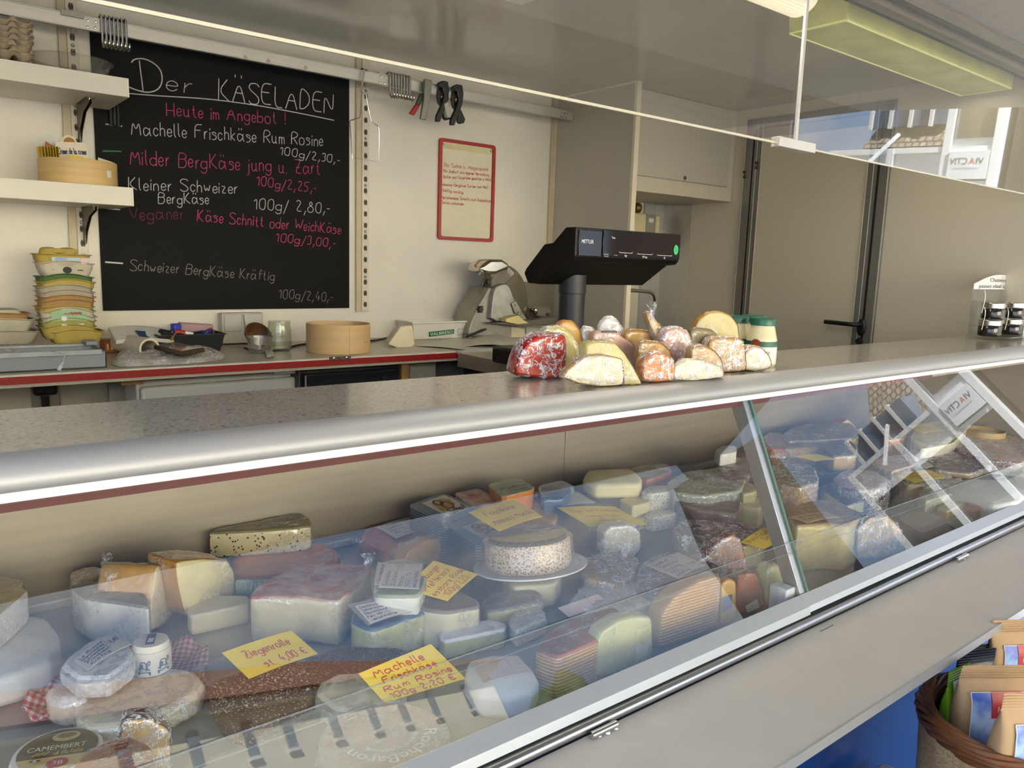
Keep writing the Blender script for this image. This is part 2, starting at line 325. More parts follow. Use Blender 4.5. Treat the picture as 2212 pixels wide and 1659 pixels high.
# ---- perforated wall posts
def post(px, ztop, zbot, rail_side, label):
    x = at(px, 400, Y=WY).x
    t = thing('wall_post', label, 'wall rail', (x, WY, zbot), 'perforated wall posts')
    obj('channel', MB().bb((x - .014, WY - .016, zbot), (x + .016, WY - .002, ztop)), mat('post_cream', 'ddd3bf', .4, var=.05), t, bevel=.0015)
    obj('batten', MB().bb((x - .036, WY - .012, zbot), (x - .0145, WY - .002, ztop)), mat('batten_tan', 'c3b498', .5, var=.06), t)
    m = MB(); z = zbot + .018; i = 0
    while z < ztop - .03:
        for k in (-1, 1): m.bb((x + .001 + k * .003 - .0025, WY - .0168, z), (x + .001 + k * .003 + .0025, WY - .015, z + .02))
        m.bb((x - .006, WY - .0167, z + .005), (x + .008, WY - .0152, z + .015))
        if i % 4 == 2: obj('screw', MB().lathe([(.0005, 0), (.006, 0), (.004, .003), (.0005, .003)], (x + .001, WY - .016, z + .0305), 10, Matrix.Rotation(math.pi / 2, 3, 'X')), alud, t)
        z += .0445; i += 1
    obj('slots', m, mat('slot_dark', '3a352e', .6, var=.1), t)
    return x
PX = [post(170, CEIL, at(190, 575, Y=WY).z, 1, 'perforated cream wall post holding the two shelves, left of the chalkboard'),
      post(785, CEIL, at(783, 672, Y=WY).z, 1, 'perforated cream wall post just right of the chalkboard, wire cutter hanging in front'),
      post(1197, CEIL, at(1186, 530, Y=WY).z - .25, 1, 'perforated cream wall post beside the tall grey partition')]
# ---- hanging rail
RY = 2.715
zr0, zr1 = at(1233.5, 260, Y=RY).z, at(1237, 240.5, Y=RY).z; xr1 = at(1236, 250, Y=RY).x
rl = thing('hanging_rail', 'long aluminium hanging rail running across above the chalkboard', 'rail', (.8, RY, zr0))
obj('rail_bar', MB().bb((-1.3, RY - .004, zr0), (xr1, RY + .006, zr1)).bb((-1.3, RY - .006, zr1 - .004), (xr1, RY + .012, zr1)).bb((-1.3, RY - .006, zr0), (xr1, RY + .012, zr0 + .004)), alu, rl, bevel=.001)
for x in PX:
    m = MB().hexa([(x - .004, RY + .006, zr1 - .012), (x + .004, RY + .006, zr1 - .012), (x + .004, WY - .01, zr1 - .03), (x - .004, WY - .01, zr1 - .03), (x - .004, RY + .006, zr1 + .006), (x + .004, RY + .006, zr1 + .006), (x + .004, WY - .01, zr1 + .03), (x - .004, WY - .01, zr1 + .03)])
    obj('rail_bracket', m, mat('post_cream', ''), rl)
for pa in ([(190, 44), (207, 46.5), (189, 58), (206, 60)], [(823, 166), (833, 167), (821, 178), (831, 180)], [(1214, 244), (1219.5, 245), (1225, 246), (1212, 252), (1217.5, 253), (1223, 254)]):
    for q in pa: obj('rail_screw', MB().lathe([(.0004, 0), (.0042, 0), (.003, .002), (.0004, .0024)], at(*q, Y=RY - .005), 10, Matrix.Rotation(math.pi / 2, 3, 'X')), chrome, rl)
a, b = at(131, 22, Y=RY - .008), at(181, 30, Y=RY - .008)
obj('grey_clip', MB().bb((a.x, RY - .011, zr1 - .012), (b.x, RY - .005, zr1 + .004)), mat('clip_grey', 'a6a298', .4), rl, bevel=.001)
m = MB()
for q in ((530, 124), (580, 132), (661, 146)):
    c = at(*q, Y=RY - .0055); m.lathe([(.0005, 0), (.007, 0), (.006, .001), (.0005, .0012)], c, 9, Matrix.Rotation(math.pi / 2, 3, 'X'))
obj('tape_residue', m, mat('tape_dirt', 'aaa28f', .7), rl)
def hook(px, y0, label):
    p = at(px, y0, Y=RY - .008); x = p.x; zt_ = zr1 + .006
    pts = [(x, RY + .017, zr1 - .028), (x, RY + .018, zr1 - .004), (x, RY + .012, zt_ + .004), (x, RY + .001, zt_ + .005), (x, RY - .01, zt_), (x, RY - .012, zt_ - .02), (x, RY - .012, zr0 - .028)]
    for k in range(1, 9):
        a = k / 8 * math.radians(200); pts.append((x + .002 * k / 8, RY - .012 - .014 * (1 - math.cos(a)), zr0 - .028 - .016 * math.sin(a)))
    m = MB().tube([V(q) for q in pts], .0037, 8, [.0037] * (len(pts) - 3) + [.0033, .0026, .0012])
    solo('meat_hook', m, chrome, label, 'hook', 'steel hooks on the hanging rail', base=(x, RY, zr0 - .045))
ORD = ['leftmost', 'second from left', 'third from left', 'fourth from left', 'fifth from left', 'sixth from left', 'seventh from left', 'rightmost']
for i in range(7): hook(219 + i * 8.7, 38 + i * 1.6, '%s of the seven steel hooks on the rail above the chalkboard corner' % (ORD[i] if i < 6 else 'rightmost'))
for i in range(8): hook(842 + i * 6.1, 161 + i, '%s of the eight steel hooks on the rail right of the wire cutter' % ORD[i])
# ---- chalkboard
BY = WY - .006
x0, x1 = at(214, 500, Y=WY).x, at(753, 450, Y=WY).x; z0, z1 = at(500, 668, Y=WY).z, at(500, 105, Y=WY).z + .012
cb = thing('chalkboard', 'large black chalkboard with white and pink handwritten cheese offers', 'chalkboard', ((x0 + x1) / 2, BY, z0))
obj('board', MB().bb((x0, BY, z0), (x1, WY - .001, z1)), mat('blackboard', '0d0c0b', .7, var=.1, spec=.2, scale=5, stretch=(1, 1, 2)), cb)
def chalk(name, m_, rows):
    for t, (ax, ay), (bx, by), h in rows:
        mb = MB(); a, b = at(ax, ay, Y=BY), at(bx, by, Y=BY); k = (at(ax, ay - h, Y=BY) - a).length
        write(mb, t, planefn(a, b - a, (0, 0, 1)), k, .003 if h > 40 else .0023, (b - a).length); obj(name, mb, m_, cb, smooth=0)
cw = mat('chalk_white', 'd3d1cc', .9, var=.12, scale=150); cp = mat('chalk_pink', 'cf4a74', .9, var=.14, scale=40); cg = mat('chalk_grey', '85837e', .9, var=.2, scale=120)
chalk('white_lettering', cw, [('Machelle Frischkäse Rum Rosine', (285, 290), (698, 316), 30), ('100g/2,30,-', (605, 334), (733, 354), 18), ('Kleiner Schweizer', (279, 410), (514, 418), 27), ('BergKäse', (343, 440), (452, 441), 24), ('100g/ 2,80,-', (549, 451), (712, 461), 24), ('KÄSELADEN', (474, 214), (720, 246), 46), ('er', (362, 196), (415, 204), 38)])
chalk('pink_lettering', cp, [('Heute im Angebot !', (361, 250), (616, 269), 29), ('Milder BergKäse jung u. Zart', (282, 356), (692, 377), 33), ('100g/2,25,-', (554, 401), (683, 416), 21), ('Käse Schnitt oder WeichKäse', (427, 477), (736, 506), 25), ('100g/3,00,-', (596, 521), (724, 535), 19)])
chalk('faded_lettering', cg, [('Schweizer BergKäse Kräftig', (281, 584), (592, 606), 24), ('100g/2,40,-', (602, 645), (718, 651), 20)])
chalk('faded_pink_lettering', mat('chalk_faded', '7c2c48', .9, var=.2, scale=40), [('Veganer', (281, 476), (398, 474), 28)])
mb = MB()
def cline(mb, pts, wd):
    p = [at(*q, Y=BY - .0006) for q in pts]; n = len(p); u = V((0, 0, wd / 2)); ux = V((wd / 2, 0, 0)) if abs(p[-1].z - p[0].z) > abs(p[-1].x - p[0].x) else u
    mb.add([q + ux for q in p] + [q - ux for q in p], [(i, i + 1, n + i + 1, n + i) for i in range(n - 1)])
def cstroke(mb, pts, wd):
    pts = chaik([V(q) for q in pts], 3)
    p = [at(q[0], q[1], Y=BY - .0006) for q in pts]; n = len(p); l, r = [], []
    for i in range(n):
        d = (p[min(i + 1, n - 1)] - p[max(i - 1, 0)]).normalized(); nn = V((-d.z, 0, d.x)) * wd / 2; l.append(p[i] + nn); r.append(p[i] - nn)
    mb.add(l + r, [(i, i + 1, n + i + 1, n + i) for i in range(n - 1)])
cstroke(mb, [(284, 135), (290, 127), (315, 126), (345, 145), (352, 170), (345, 192), (322, 201), (295, 195), (279, 188)], .0035); cstroke(mb, [(301, 131), (303, 150), (307, 178), (309, 196)], .003)
cstroke(mb, [(279, 202), (340, 207), (450, 213), (560, 228), (650, 245), (722, 260)], .003)
obj('white_chalk_lines', mb, cw, cb, smooth=0); mb = MB(); cstroke(mb, [(228, 268), (264, 273)], .004); obj('chalk_dash', mb, cw, cb, smooth=0); mb = MB(); cstroke(mb, [(230, 451), (260, 453)], .003); obj('chalk_dash', mb, cw, cb, smooth=0); mb = MB(); cstroke(mb, [(227, 566), (266, 569)], .005)
obj('chalk_dash', mb, cw, cb, smooth=0)
mb = MB(); cstroke(mb, [(222, 326), (262, 327)], .0035); obj('green_chalk_dash', mb, mat('chalk_green', '3f8f5c', .9), cb, smooth=0)
for i in range(3):
    a, b = at(238 + i * 8, 226 + i, Y=BY - .008), at(240 + i * 8, 270 + i * 2, Y=BY - .008)
    solo('marker_pen', MB().tube([a, a.lerp(b, .3), a.lerp(b, .31), b], .0055, 10, [.0055, .0055, .0062, .0062]), black_m, '%s of the three black marker pens stuck on the chalkboard under the shelf' % ('left', 'middle', 'right')[i], 'pen', 'black marker pens on the chalkboard', base=b)
# ---- cheese wire cutter hanging on the rail
YC = RY - .02
cp_ = lambda *q: at(*q, Y=YC)
t = thing('wire_cutter', 'wire cheese cutter hanging from the rail in front of a perforated post', 'cheese cutter', cp_(787, 340))
obj('frame', MB().tube([cp_(*q) for q in ((761, 343), (756, 262), (758, 260), (776, 255), (778, 250), (781, 205), (784, 200), (790, 203), (797, 240), (802, 262), (816, 272), (819, 280), (818, 350))], .0022, 8), chrome, t)
obj('wire', MB().tube([cp_(758, 340), cp_(818, 350)], .0005, 6), chrome, t)
obj('hanger', MB().tube([cp_(779, 200), cp_(784, 172), cp_(787, 150), cp_(789, 146) + V((0, .02, 0)), cp_(786, 150) + V((0, .04, 0))], .0032, 8), chrome, t)
# ---- clamps on the rail
def pxpoly(pts, Y): return [at(*q, Y=Y) for q in pts]
def clampslab(mb, pts, Y, th): mb.ext(pxpoly(pts, Y), (0, th, 0))
YC = RY - .03
t = thing('spring_clamp', 'steel spring clamp with a red handle tip on the rail', 'clamp', at(905, 262, Y=YC), 'clamps on the hanging rail')
gal = mat('galvanised', '8b8b85', .45, .7, var=.15, scale=120)
m = MB(); clampslab(m, [(918, 170), (933, 173), (932, 200), (921, 259), (909, 257), (916, 215)], YC, .012); obj('jaw', m, gal, t, bevel=.002)
m = MB(); clampslab(m, [(914, 200), (920, 205), (908, 228), (899, 226), (908, 203)], YC + .014, .012); obj('lever', m, mat('clamp_dark', '55504a', .5, .5), t, bevel=.002)
m = MB(); clampslab(m, [(899, 225), (908, 228), (896, 249), (885, 245)], YC + .014, .013); obj('grip_tip', m, mat('grip_red', 'a3141c', .4), t, bevel=.003)
for k, (dx, lab) in enumerate(((0, 'black plastic spring clamp with a pale grip, left of its twin'), (31, 'black plastic spring clamp at the right end of the clamps'))):
    sh = lambda pts: [(x + dx, y + dx * .25) for x, y in pts]
    t = thing('spring_clamp', lab, 'clamp', at(957 + dx, 264, Y=YC), 'clamps on the hanging rail')
    m = MB(); clampslab(m, sh([(948, 178), (957, 174), (968, 176), (971, 195), (969, 215), (960, 240), (951, 263), (943, 262), (944, 250), (956, 222), (960, 205), (957, 190), (950, 188)]), YC, .016); obj('upper_lever', m, blackp, t, bevel=.003)
    m = MB(); clampslab(m, sh([(949, 180), (955, 186), (953, 210), (962, 222), (975, 250), (972, 258), (963, 260), (958, 255), (960, 240), (948, 222), (945, 205)]), YC + .017, .014); obj('lower_lever', m, blackp if k else blackp, t, bevel=.003)
    if not k: m = MB(); clampslab(m, [(960, 224), (967, 219), (977, 245), (974, 254), (966, 253)], YC - .004, .02); obj('grip', m, mat('grip_pale', 'b8b3a6', .5), t, bevel=.003)
# ---- red framed notice
nx = lambda *q: at(*q, Y=WY - .008)
a, b, c_, d_ = nx(951, 296), nx(1070, 316), nx(1065, 523), nx(944, 517)
fx0, fx1, fz0, fz1 = (a.x + d_.x) / 2, (b.x + c_.x) / 2, (c_.z + d_.z) / 2, (a.z + b.z) / 2
t = thing('framed_notice', 'red framed paper notice with red handwriting on the cream wall', 'notice', ((fx0 + fx1) / 2, WY - .006, fz0))
def rrect(x0, x1, z0, z1, r, y, n=5):
    out = []
    for cx, cz, a0 in ((x1 - r, z1 - r, 0), (x0 + r, z1 - r, 90), (x0 + r, z0 + r, 180), (x1 - r, z0 + r, 270)):
        for k in range(n + 1):
            a = math.radians(a0 + 90 * k / n); out.append(V((cx + r * math.cos(a), y, cz + r * math.sin(a))))
    return out
oo, ii = rrect(fx0, fx1, fz0, fz1, .014, WY - .012), rrect(fx0 + .014, fx1 - .014, fz0 + .014, fz1 - .014, .01, WY - .012)
e = V((0, .011, 0)); m = MB().rings([ii, oo, [q + e for q in oo], [q + e for q in ii], ii], False, False); obj('frame', m, mat('frame_red', 'a11f1c', .4), t)
pp = rrect(fx0 + .012, fx1 - .012, fz0 + .012, fz1 - .012, .01, WY - .004)
obj('paper', MB().ext(pp, (0, .003, 0)), mat('paper_crumpled', 'e6dcc2', .7, var=.03, bump=.5, bscale=28), t)
obj('tape', MB().bb((fx0 + .015, WY - .0052, fz1 - .04), (fx1 - .015, WY - .0042, fz1 - .017)), mat('tape_yellow', 'd8cc9d', .3), t)
m = MB()
for qx, qz in ((fx0 + .022, fz1 - .024), (fx1 - .022, fz1 - .026)): m.lathe([(.0004, 0), (.004, .0002), (.0004, .003)], (qx, WY - .0052, qz), 10, Matrix.Rotation(math.pi / 2, 3, 'X'))
obj('thumbtack', m, alud, t)
mb = MB()
for tx, (ax, ay), (bx, by), h in [('- Bio Sahne u. Magerquark', (953, 359), (1054, 370), 10), ('- Bio Joghurt aus eigener Herstellung', (953, 371), (1056, 381), 8), ('- Butter aus Sauerrahm gesalzen u. Natur', (953, 384), (1063, 391), 8), ('schweizer Bergkäse Sorten von Mild -', (953, 401), (1057, 408), 8), ('kräftig vorrätig', (957, 414), (1000, 419), 8), ('Verschiedene Schafs und Ziegenkäse', (953, 429), (1061, 437), 8), ('Sorten vorhanden.', (953, 440), (1003, 444), 8)]:
    a, b = at(ax, ay, Y=WY - .0045), at(bx, by, Y=WY - .0045); write(mb, tx, planefn(a, b - a, (0, 0, 1)), h * .0016, .0016, (b - a).length)
obj('red_handwriting', mb, mat('ink_red', 'b8342a', .8, var=0), t, smooth=0)
# ---------------------------------------------------------------- shelves at the left
wood_pale = mat('pale_wood', 'd9bd8d', .5, var=.08, scale=6, stretch=(1, 1, 9))
shelfm = mat('shelf_white', 'e4ddcb', .38, var=.04, scale=8)
zu1 = at(100, 222, Y=WY).z; SYF = at(140, 190.5, Z=zu1).y; zt1 = at(140, 149, Y=SYF).z; sx1 = at(277.5, 190, Y=SYF).x
zu2 = at(140, 436, Y=SYF).z; zt2 = at(140, 395, Y=SYF).z; sx2 = at(287.5, 425, Y=SYF).x
bk = mat('bracket_bronze', '6a5f52', .4, .6, var=.1)
def shelf(label, zu, zt_, xe):
    t = thing('wall_shelf', label, 'shelf', (xe - .3, WY - .15, zu), 'white wall shelves')
    obj('shelf_board', MB().bb((-1.0, SYF, zu), (xe, WY - .02, zt_)), shelfm, t, bevel=.0015)
    obj('edge_strip', MB().bb((-1.0, SYF - .001, zt_ - .001), (xe + .001, SYF + .003, zt_ + .0007)).bb((xe - .002, SYF - .001, zu), (xe + .001, WY - .02, zt_ + .0007)), mat('edge_light', 'f0ead9', .4, var=0), t)
    x = PX[0] + .006; m = MB()
    for k in (-.004, .004):
        pf = [V((x + k, WY - .016, zu - .115)), V((x + k, WY - .016, zu - .001)), V((x + k, WY - .21, zu - .001)), V((x + k, WY - .21, zu - .014)), V((x + k, WY - .12, zu - .03)), V((x + k, WY - .05, zu - .075))]
        m.ext(pf, (.0015, 0, 0))
    m.bb((x - .012, WY - .215, zu - .002), (x + .012, WY - .05, zu - .0005))
    o = obj('shelf_bracket', m, bk, t)
    m = MB()
    for yy in (.07, .13, .2): m.lathe([(.0005, 0), (.005, .0), (.0045, -.003), (.0005, -.004)], (x, WY - yy, zu - .002), 10)
    obj('bracket_screw', m, chrome, o)
shelf('upper white shelf at top left carrying grey egg trays', zu1, zt1, sx1)
shelf('lower white shelf carrying a round wooden box of price cards', zu2, zt2, sx2)
# egg trays on the upper shelf
paper_grey = mat('egg_pulp', 'a08f76', .9, var=.12, scale=18, bump=.3, bscale=120)
def eggtray(nx_, ny, p, h):
    m = MB(); W, D = nx_ * p, ny * p; k = 7; vs = []; a, b = nx_ * k + 1, ny * k + 1
    for j in range(b):
        for i in range(a):
            x, y = i / k * p, j / k * p; cx, cy = math.cos(2 * math.pi * x / p), math.cos(2 * math.pi * y / p)
            edge = i in (0, a - 1) or j in (0, b - 1); z = h * (.5 + .25 * (cx + cy) * (1 if cx + cy < 0 else 1.1)); z = h * .62 if edge else z
            vs.append(V((x - W, y, z)))
    return m.add(vs, [(j * a + i, j * a + i + 1, (j + 1) * a + i + 1, (j + 1) * a + i) for j in range(b - 1) for i in range(a - 1)])
ex = at(73, 120, Y=SYF + .05).x
proto = solo('egg_tray', eggtray(5, 4, .047, .048), paper_grey, 'grey pulp egg tray, lowest of the stack on the upper shelf', 'egg tray', 'egg trays on the upper shelf', base=(0, 0, 0), smooth=60)
s = proto.modifiers.new('thick', 'SOLIDIFY'); s.thickness = .0025
proto.location = (ex, SYF + .03, zt1 + .003)
for i, n in enumerate(('second from below', 'third from below', 'fourth from below', 'fifth from below', 'topmost')):
    dup(proto, (ex + R.uniform(-.005, .003), SYF + .03, zt1 + .003 + (i + 1) * .0155), 'grey pulp egg tray, %s of the stack on the upper shelf' % n)
clear = pane_mat('clear_plastic', (.93, .93, .9), .06, .03, .06)
c = at(178, 150, Y=SYF + .14); m = MB().lathe([(.004, .002), (.075, .002), (.09, .012), (.105, .045), (.108, .05), (.113, .051), (.113, .053), (.106, .052), (.103, .046), (.088, .014), (.074, .004), (.004, .004)], (c.x - .03, SYF + .14, zt1), 40)
solo('clear_dish', m, clear, 'clear plastic dish on the upper shelf beside the egg trays', 'dish')
# round wooden box with price cards on the lower shelf
c = at(171, 395, Y=SYF + .12); bx, byy = c.x, SYF + .125; rb = (at(263, 370, Y=SYF + .12) - at(79, 345, Y=SYF + .12)).length / 2 * .93
veneer = mat('veneer', 'cfae74', .5, var=.1, scale=5, stretch=(1, 1, 14))
t = thing('round_wooden_box', 'round thin wooden cheese box full of cards on the lower shelf', 'box', (bx, byy, zt2))
obj('box_wall', MB().lathe([(rb - .003, .003), (rb, 0), (rb, .073), (rb - .003, .073), (rb - .003, .004)], (bx, byy, zt2), 48, None, False, False), veneer, t)
obj('box_base', MB().lathe([(.001, .001), (rb - .003, .001), (rb - .003, .004), (.001, .004)], (bx, byy, zt2), 48), veneer, t)
q = at(243, 386, Y=byy - rb * .85); dv = V((q.x - bx, q.y - byy, 0)).normalized(); sd = V((-dv.y, dv.x, 0))
m = MB(); pc = V((bx, byy, zt2 + .028)) + dv * (rb + .0006)
m.add([pc + sd * a + V((0, 0, b)) for a, b in ((-.009, 0), (.009, 0), (.009, .02), (-.009, .02))], [(0, 1, 2, 3)]); obj('price_sticker', m, white, t)
ycard = mat('card_yellow', 'd8b62f', .6, var=.05, scale=20); wcard = mat('card_cream', 'e2d6bb', .6, var=.03)
def sheet(mb, a, b, c, d, th=.0006, n=6, bend=0):
    a, b, c, d = map(V, (a, b, c, d)); nn = (b - a).cross(d - a).normalized(); top = []; 
    for j in range(n + 1):
        for i in range(n + 1):
            u, v = i / n, j / n; top.append(a.lerp(b, u).lerp(d.lerp(c, u), v) + nn * bend * (math.sin(math.pi * u)))
    bot = [p - nn * th for p in top]; k = n + 1; N2 = k * k
    fs = [(j * k + i, j * k + i + 1, (j + 1) * k + i + 1, (j + 1) * k + i) for j in range(n) for i in range(n)]
    fs += [tuple(q + N2 for q in f[::-1]) for f in fs]
    for i in range(n):
        fs += [(i, N2 + i, N2 + i + 1, i + 1), (n * k + i + 1, N2 + n * k + i + 1, N2 + n * k + i, n * k + i), (i * k, (i + 1) * k, N2 + (i + 1) * k, N2 + i * k), (i * k + n, N2 + i * k + n, N2 + (i + 1) * k + n, (i + 1) * k + n)]
    mb.add(top + bot, fs)
def bilin(a, b, c, d, off=.0008, bend=0):
    """fn(u, v) in 0..1 over the sheet with corners a b c d"""
    a, b, c, d = map(V, (a, b, c, d)); nn = (b - a).cross(d - a).normalized()
    return lambda u, v: a.lerp(b, u).lerp(d.lerp(c, u), v) + nn * (off + bend * math.sin(math.pi * u))
zc_ = zt2 + .006
for i in range(8):
    x = at(88 + i * 5.0, 330, Y=byy - .03).x; mb = MB(); hf_ = max(.012, (max(0, (rb - .006) ** 2 - (x - bx) ** 2)) ** .5); y = byy + .2 * hf_; y1 = byy - .9 * hf_
    sheet(mb, (x, y, zc_), (x + .003, y1, zc_), (x - .003, y1, zc_ + .098), (x - .006, y, zc_ + .1))
    solo('price_card', mb, ycard, '%s of the yellow price cards standing edge on in the wooden box' % (ORD[i] if i < 7 else 'rightmost'), 'card', 'yellow price cards in the wooden box')
def shelfcard(pts, y, m_, label, lines=(), name='price_card', ink=None):
    P_ = [at(*q, Y=y) for q in pts]; mb = MB(); sheet(mb, *P_); o = solo(name, mb, m_, label, 'card')
    if lines:
        f = bilin(*P_); L_ = (P_[1] - P_[0]).length; H_ = (P_[3] - P_[0]).length; mb = MB()
        for tx, u0, u1, v, h in lines: write(mb, tx, lambda s, t2: f(u0 + s / L_, v + t2 / H_), h * H_, .0022, (u1 - u0) * L_)
        obj('handwriting', mb, ink or mat('ink_blue', '2b3558', .7, var=0), o, smooth=0)
    return o
shelfcard([(128, 372), (200, 372), (184, 308), (119, 306)], byy - .03, wcard, 'cream card lettered in blue ink in the round wooden box', [('Creme de la creme', .07, .95, .6, .2)])
shelfcard([(152, 372), (184, 374), (181, 340), (150, 333)], byy - .062, ycard, 'small bent yellow card in front of the cream card', [('~~', .2, .8, .35, .3)])
shelfcard([(182, 374), (212, 374), (208, 345), (182, 341)], byy - .05, ycard, 'small yellow card half hidden in the middle of the box')
shelfcard([(210, 374), (250, 376), (248, 352), (212, 340)], byy - .025, mat('card_clear', 'b3ab8e', .3), 'greyish plastic card at the right inside the box')
shelfcard([(208, 378), (236, 380), (233, 350), (209, 346)], byy - .05, ycard, 'yellow card tucked at the right front of the box')
shelfcard([(95, 372), (121, 372), (119, 318), (98, 304)], byy - .012, mat('card_red', 'a02c1e', .5), 'red card behind the row of yellow cards')
def disccard(cx, cy, r, y, m_, label):
    c = at(cx, cy, Y=y); rr = (at(cx + r, cy, Y=y) - c).length; mb = MB()
    ring = [c + V((rr * math.cos(a), 0, rr * 1.15 * math.sin(a))) for a in [2 * math.pi * k / 28 for k in range(28)]]; mb.ext(ring, (0, .001, 0)); o = solo('round_label', mb, m_, label, 'label'); return o, c, rr
disccard(108, 317, 26, byy + .01, pane_mat('frosted', (.85, .85, .82), .06, .2, .3), 'clear round plastic disc standing at the back of the wooden box')
o, c, rr = disccard(150, 310, 17, byy + .004, wcard, 'round cream label with a brown picture behind the cream card')
mb = MB(); mb.ext([c + V((rr * .78 * math.cos(a), -.0006, rr * .85 * math.sin(a))) for a in [2 * math.pi * k / 24 for k in range(24)]], (0, .0003, 0)); obj('printed_centre', mb, mat('brown_print', '9c6a2c', .6), o)
# ---------------------------------------------------------------- back work counter
ZB, YB = 1.276, 2.318
ctop = mat('worktop_grey', 'a9a08d', .3, var=.05, scale=180)
bc = thing('back_worktop', 'grey worktop with a red front edge along the back wall', 'worktop', (.5, 2.6, ZB - .035))
obj('worktop_slab', MB().bb((-1.4, YB + .004, ZB - .033), (2.36, WY, ZB)), ctop, bc)
obj('edge_trim', MB().bb((-1.4, YB + .001, ZB - .004), (1.586, YB + .014, ZB + .0008)), mat('edge_grey', 'c9c4b6', .35, var=.05), bc)
zr_ = at(300, 815, Y=YB).z
obj('red_edge_strip', MB().bb((-1.4, YB, zr_), (1.586, YB + .004, ZB - .004)), red_edge, bc)
a, b = at(712, 775, Y=YB - .004), at(758, 778, Y=YB - .004)
m = MB().bb((a.x, YB - .005, a.z - .006), (b.x, YB, a.z + .006)); o = obj('hinge_plate', m, mat('rusty', '6b5848', .6, .4, var=.3, scale=90), bc, bevel=.0015)
m = MB()
for k in (.2, .8): m.lathe([(.0005, 0), (.004, 0), (.0005, .002)], (a.x + (b.x - a.x) * k, YB - .005, a.z), 10, Matrix.Rotation(math.pi / 2, 3, 'X'))
obj('hinge_screw', m, chrome, o)
m = MB().bb((a.x + .03, YB - .001, ZB), (a.x + .12, YB + .02, ZB + .001)); 
# things under the back counter
def face(x0, x1, y, z0, z1, d): return MB().bb((x0, y, z0), (x1, y + d, z1))
X = lambda px, py, y: at(px, py, Y=y).x
Z = lambda px, py, y: at(px, py, Y=y).z
struct('baseboard_back', MB().bb((-1.4, WY - .02, FLOOR), (2.3, WY, FLOOR + .08)), greyp)
yy = 2.42; t = thing('undercounter_fridge', 'white fridge under the back worktop with a rounded door top', 'fridge', (X(470, 830, yy), 2.6, FLOOR))
xa, xb, zt_ = X(300, 830, yy), X(648, 820, yy), Z(470, 822, yy)
obj('cabinet', MB().bb((xa, yy + .035, FLOOR + .02), (xb, WY - .03, zt_ + .008)), mat('fridge_white', 'd6d2cb', .35, var=.02), t, bevel=.006)
obj('fridge_door', MB().bb((xa + .006, yy, FLOOR + .06), (xb - .004, yy + .033, zt_ - .006)), mat('fridge_white', ''), t, bevel=.01)
obj('hinge_cover', MB().bb((xb - .09, yy - .006, zt_ + .006), (xb - .002, yy + .06, zt_ + .02)), white, t, bevel=.006)
yy = 2.37; xa, xb, zt_ = X(650, 800, yy), X(867, 790, yy), Z(760, 790, yy)
t = thing('locked_box', 'black under-counter cabinet with a round lock beside the white fridge', 'cabinet', ((xa + xb) / 2, 2.55, FLOOR))
obj('body', MB().bb((xa, yy + .02, FLOOR), (xb, 2.8, zt_)), blackp, t, bevel=.004)
obj('front_door', MB().bb((xa + .012, yy, FLOOR + .02), (xb - .008, yy + .022, zt_ - .018)), mat('black_gloss', '232326', .2, var=.1), t, bevel=.006)
p = at(830, 816, Y=yy - .001); obj('lock', MB().lathe([(.0005, 0), (.012, 0), (.011, .006), (.004, .006), (.004, .004), (.0005, .004)], p, 18, Matrix.Rotation(math.pi / 2, 3, 'X')), mat('lock_dark', '3d3a38', .3, .6, var=0), t)
yy = 2.375; solo('support_board', face(X(868, 800, yy), X(884, 800, yy), yy, FLOOR, ZB - .036, .3), mat('raw_wood', 'a8834d', .6, var=.15, scale=8, stretch=(8, 8, 1)), 'raw wooden upright beside the black cabinet under the worktop', 'board')
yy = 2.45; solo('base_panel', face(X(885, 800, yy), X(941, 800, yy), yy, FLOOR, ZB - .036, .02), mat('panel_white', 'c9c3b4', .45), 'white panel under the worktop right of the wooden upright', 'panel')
yy = 2.5; solo('base_panel', face(X(942, 800, yy), X(1010, 800, yy), yy, FLOOR, ZB - .036, .02), mat('panel_midgrey', '8d8980', .5), 'grey panel under the worktop beside the steel table', 'panel')  # grey is the panel's own colour
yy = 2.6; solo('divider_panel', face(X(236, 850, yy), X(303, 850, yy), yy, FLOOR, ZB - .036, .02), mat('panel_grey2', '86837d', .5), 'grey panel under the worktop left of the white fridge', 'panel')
yy = 2.42; solo('wooden_block', face(X(262, 820, yy), X(310, 820, yy), yy, Z(290, 831, yy), ZB - .036, .1), mat('raw_wood', ''), 'wooden block under the worktop at the left corner of the fridge', 'block')
ys = WY - .02; t = thing('power_socket', 'grey wall socket with a black plug under the worktop', 'socket', at(97, 865, Y=ys))
a, b = at(66, 822, Y=ys), at(130, 866, Y=ys); obj('socket_plate', MB().bb((a.x, ys - .006, b.z - .02), (b.x, ys + .019, a.z + .03)), mat('socket_grey', '9d988d', .4), t, bevel=.005)
t = thing('plug', 'black power plug with a cable in the socket under the worktop', 'plug', at(100, 870, Y=ys - .03))
a, b = at(70, 845, Y=ys - .03), at(122, 850, Y=ys - .03); obj('plug_body', MB().bb((a.x, ys - .06, a.z - .012), (b.x, ys - .007, a.z + .035)), black_m, t, bevel=.008)
q = at(97, 855, Y=ys - .04); obj('cable', MB().tube([q, q + V((0, -.005, -.03)), q + V((.002, 0, -.06)), q + V((.01, .01, -.3)), q + V((0, .02, -.8))], .006, 8, [.012, .011, .007, .006, .006]), black_m, t)
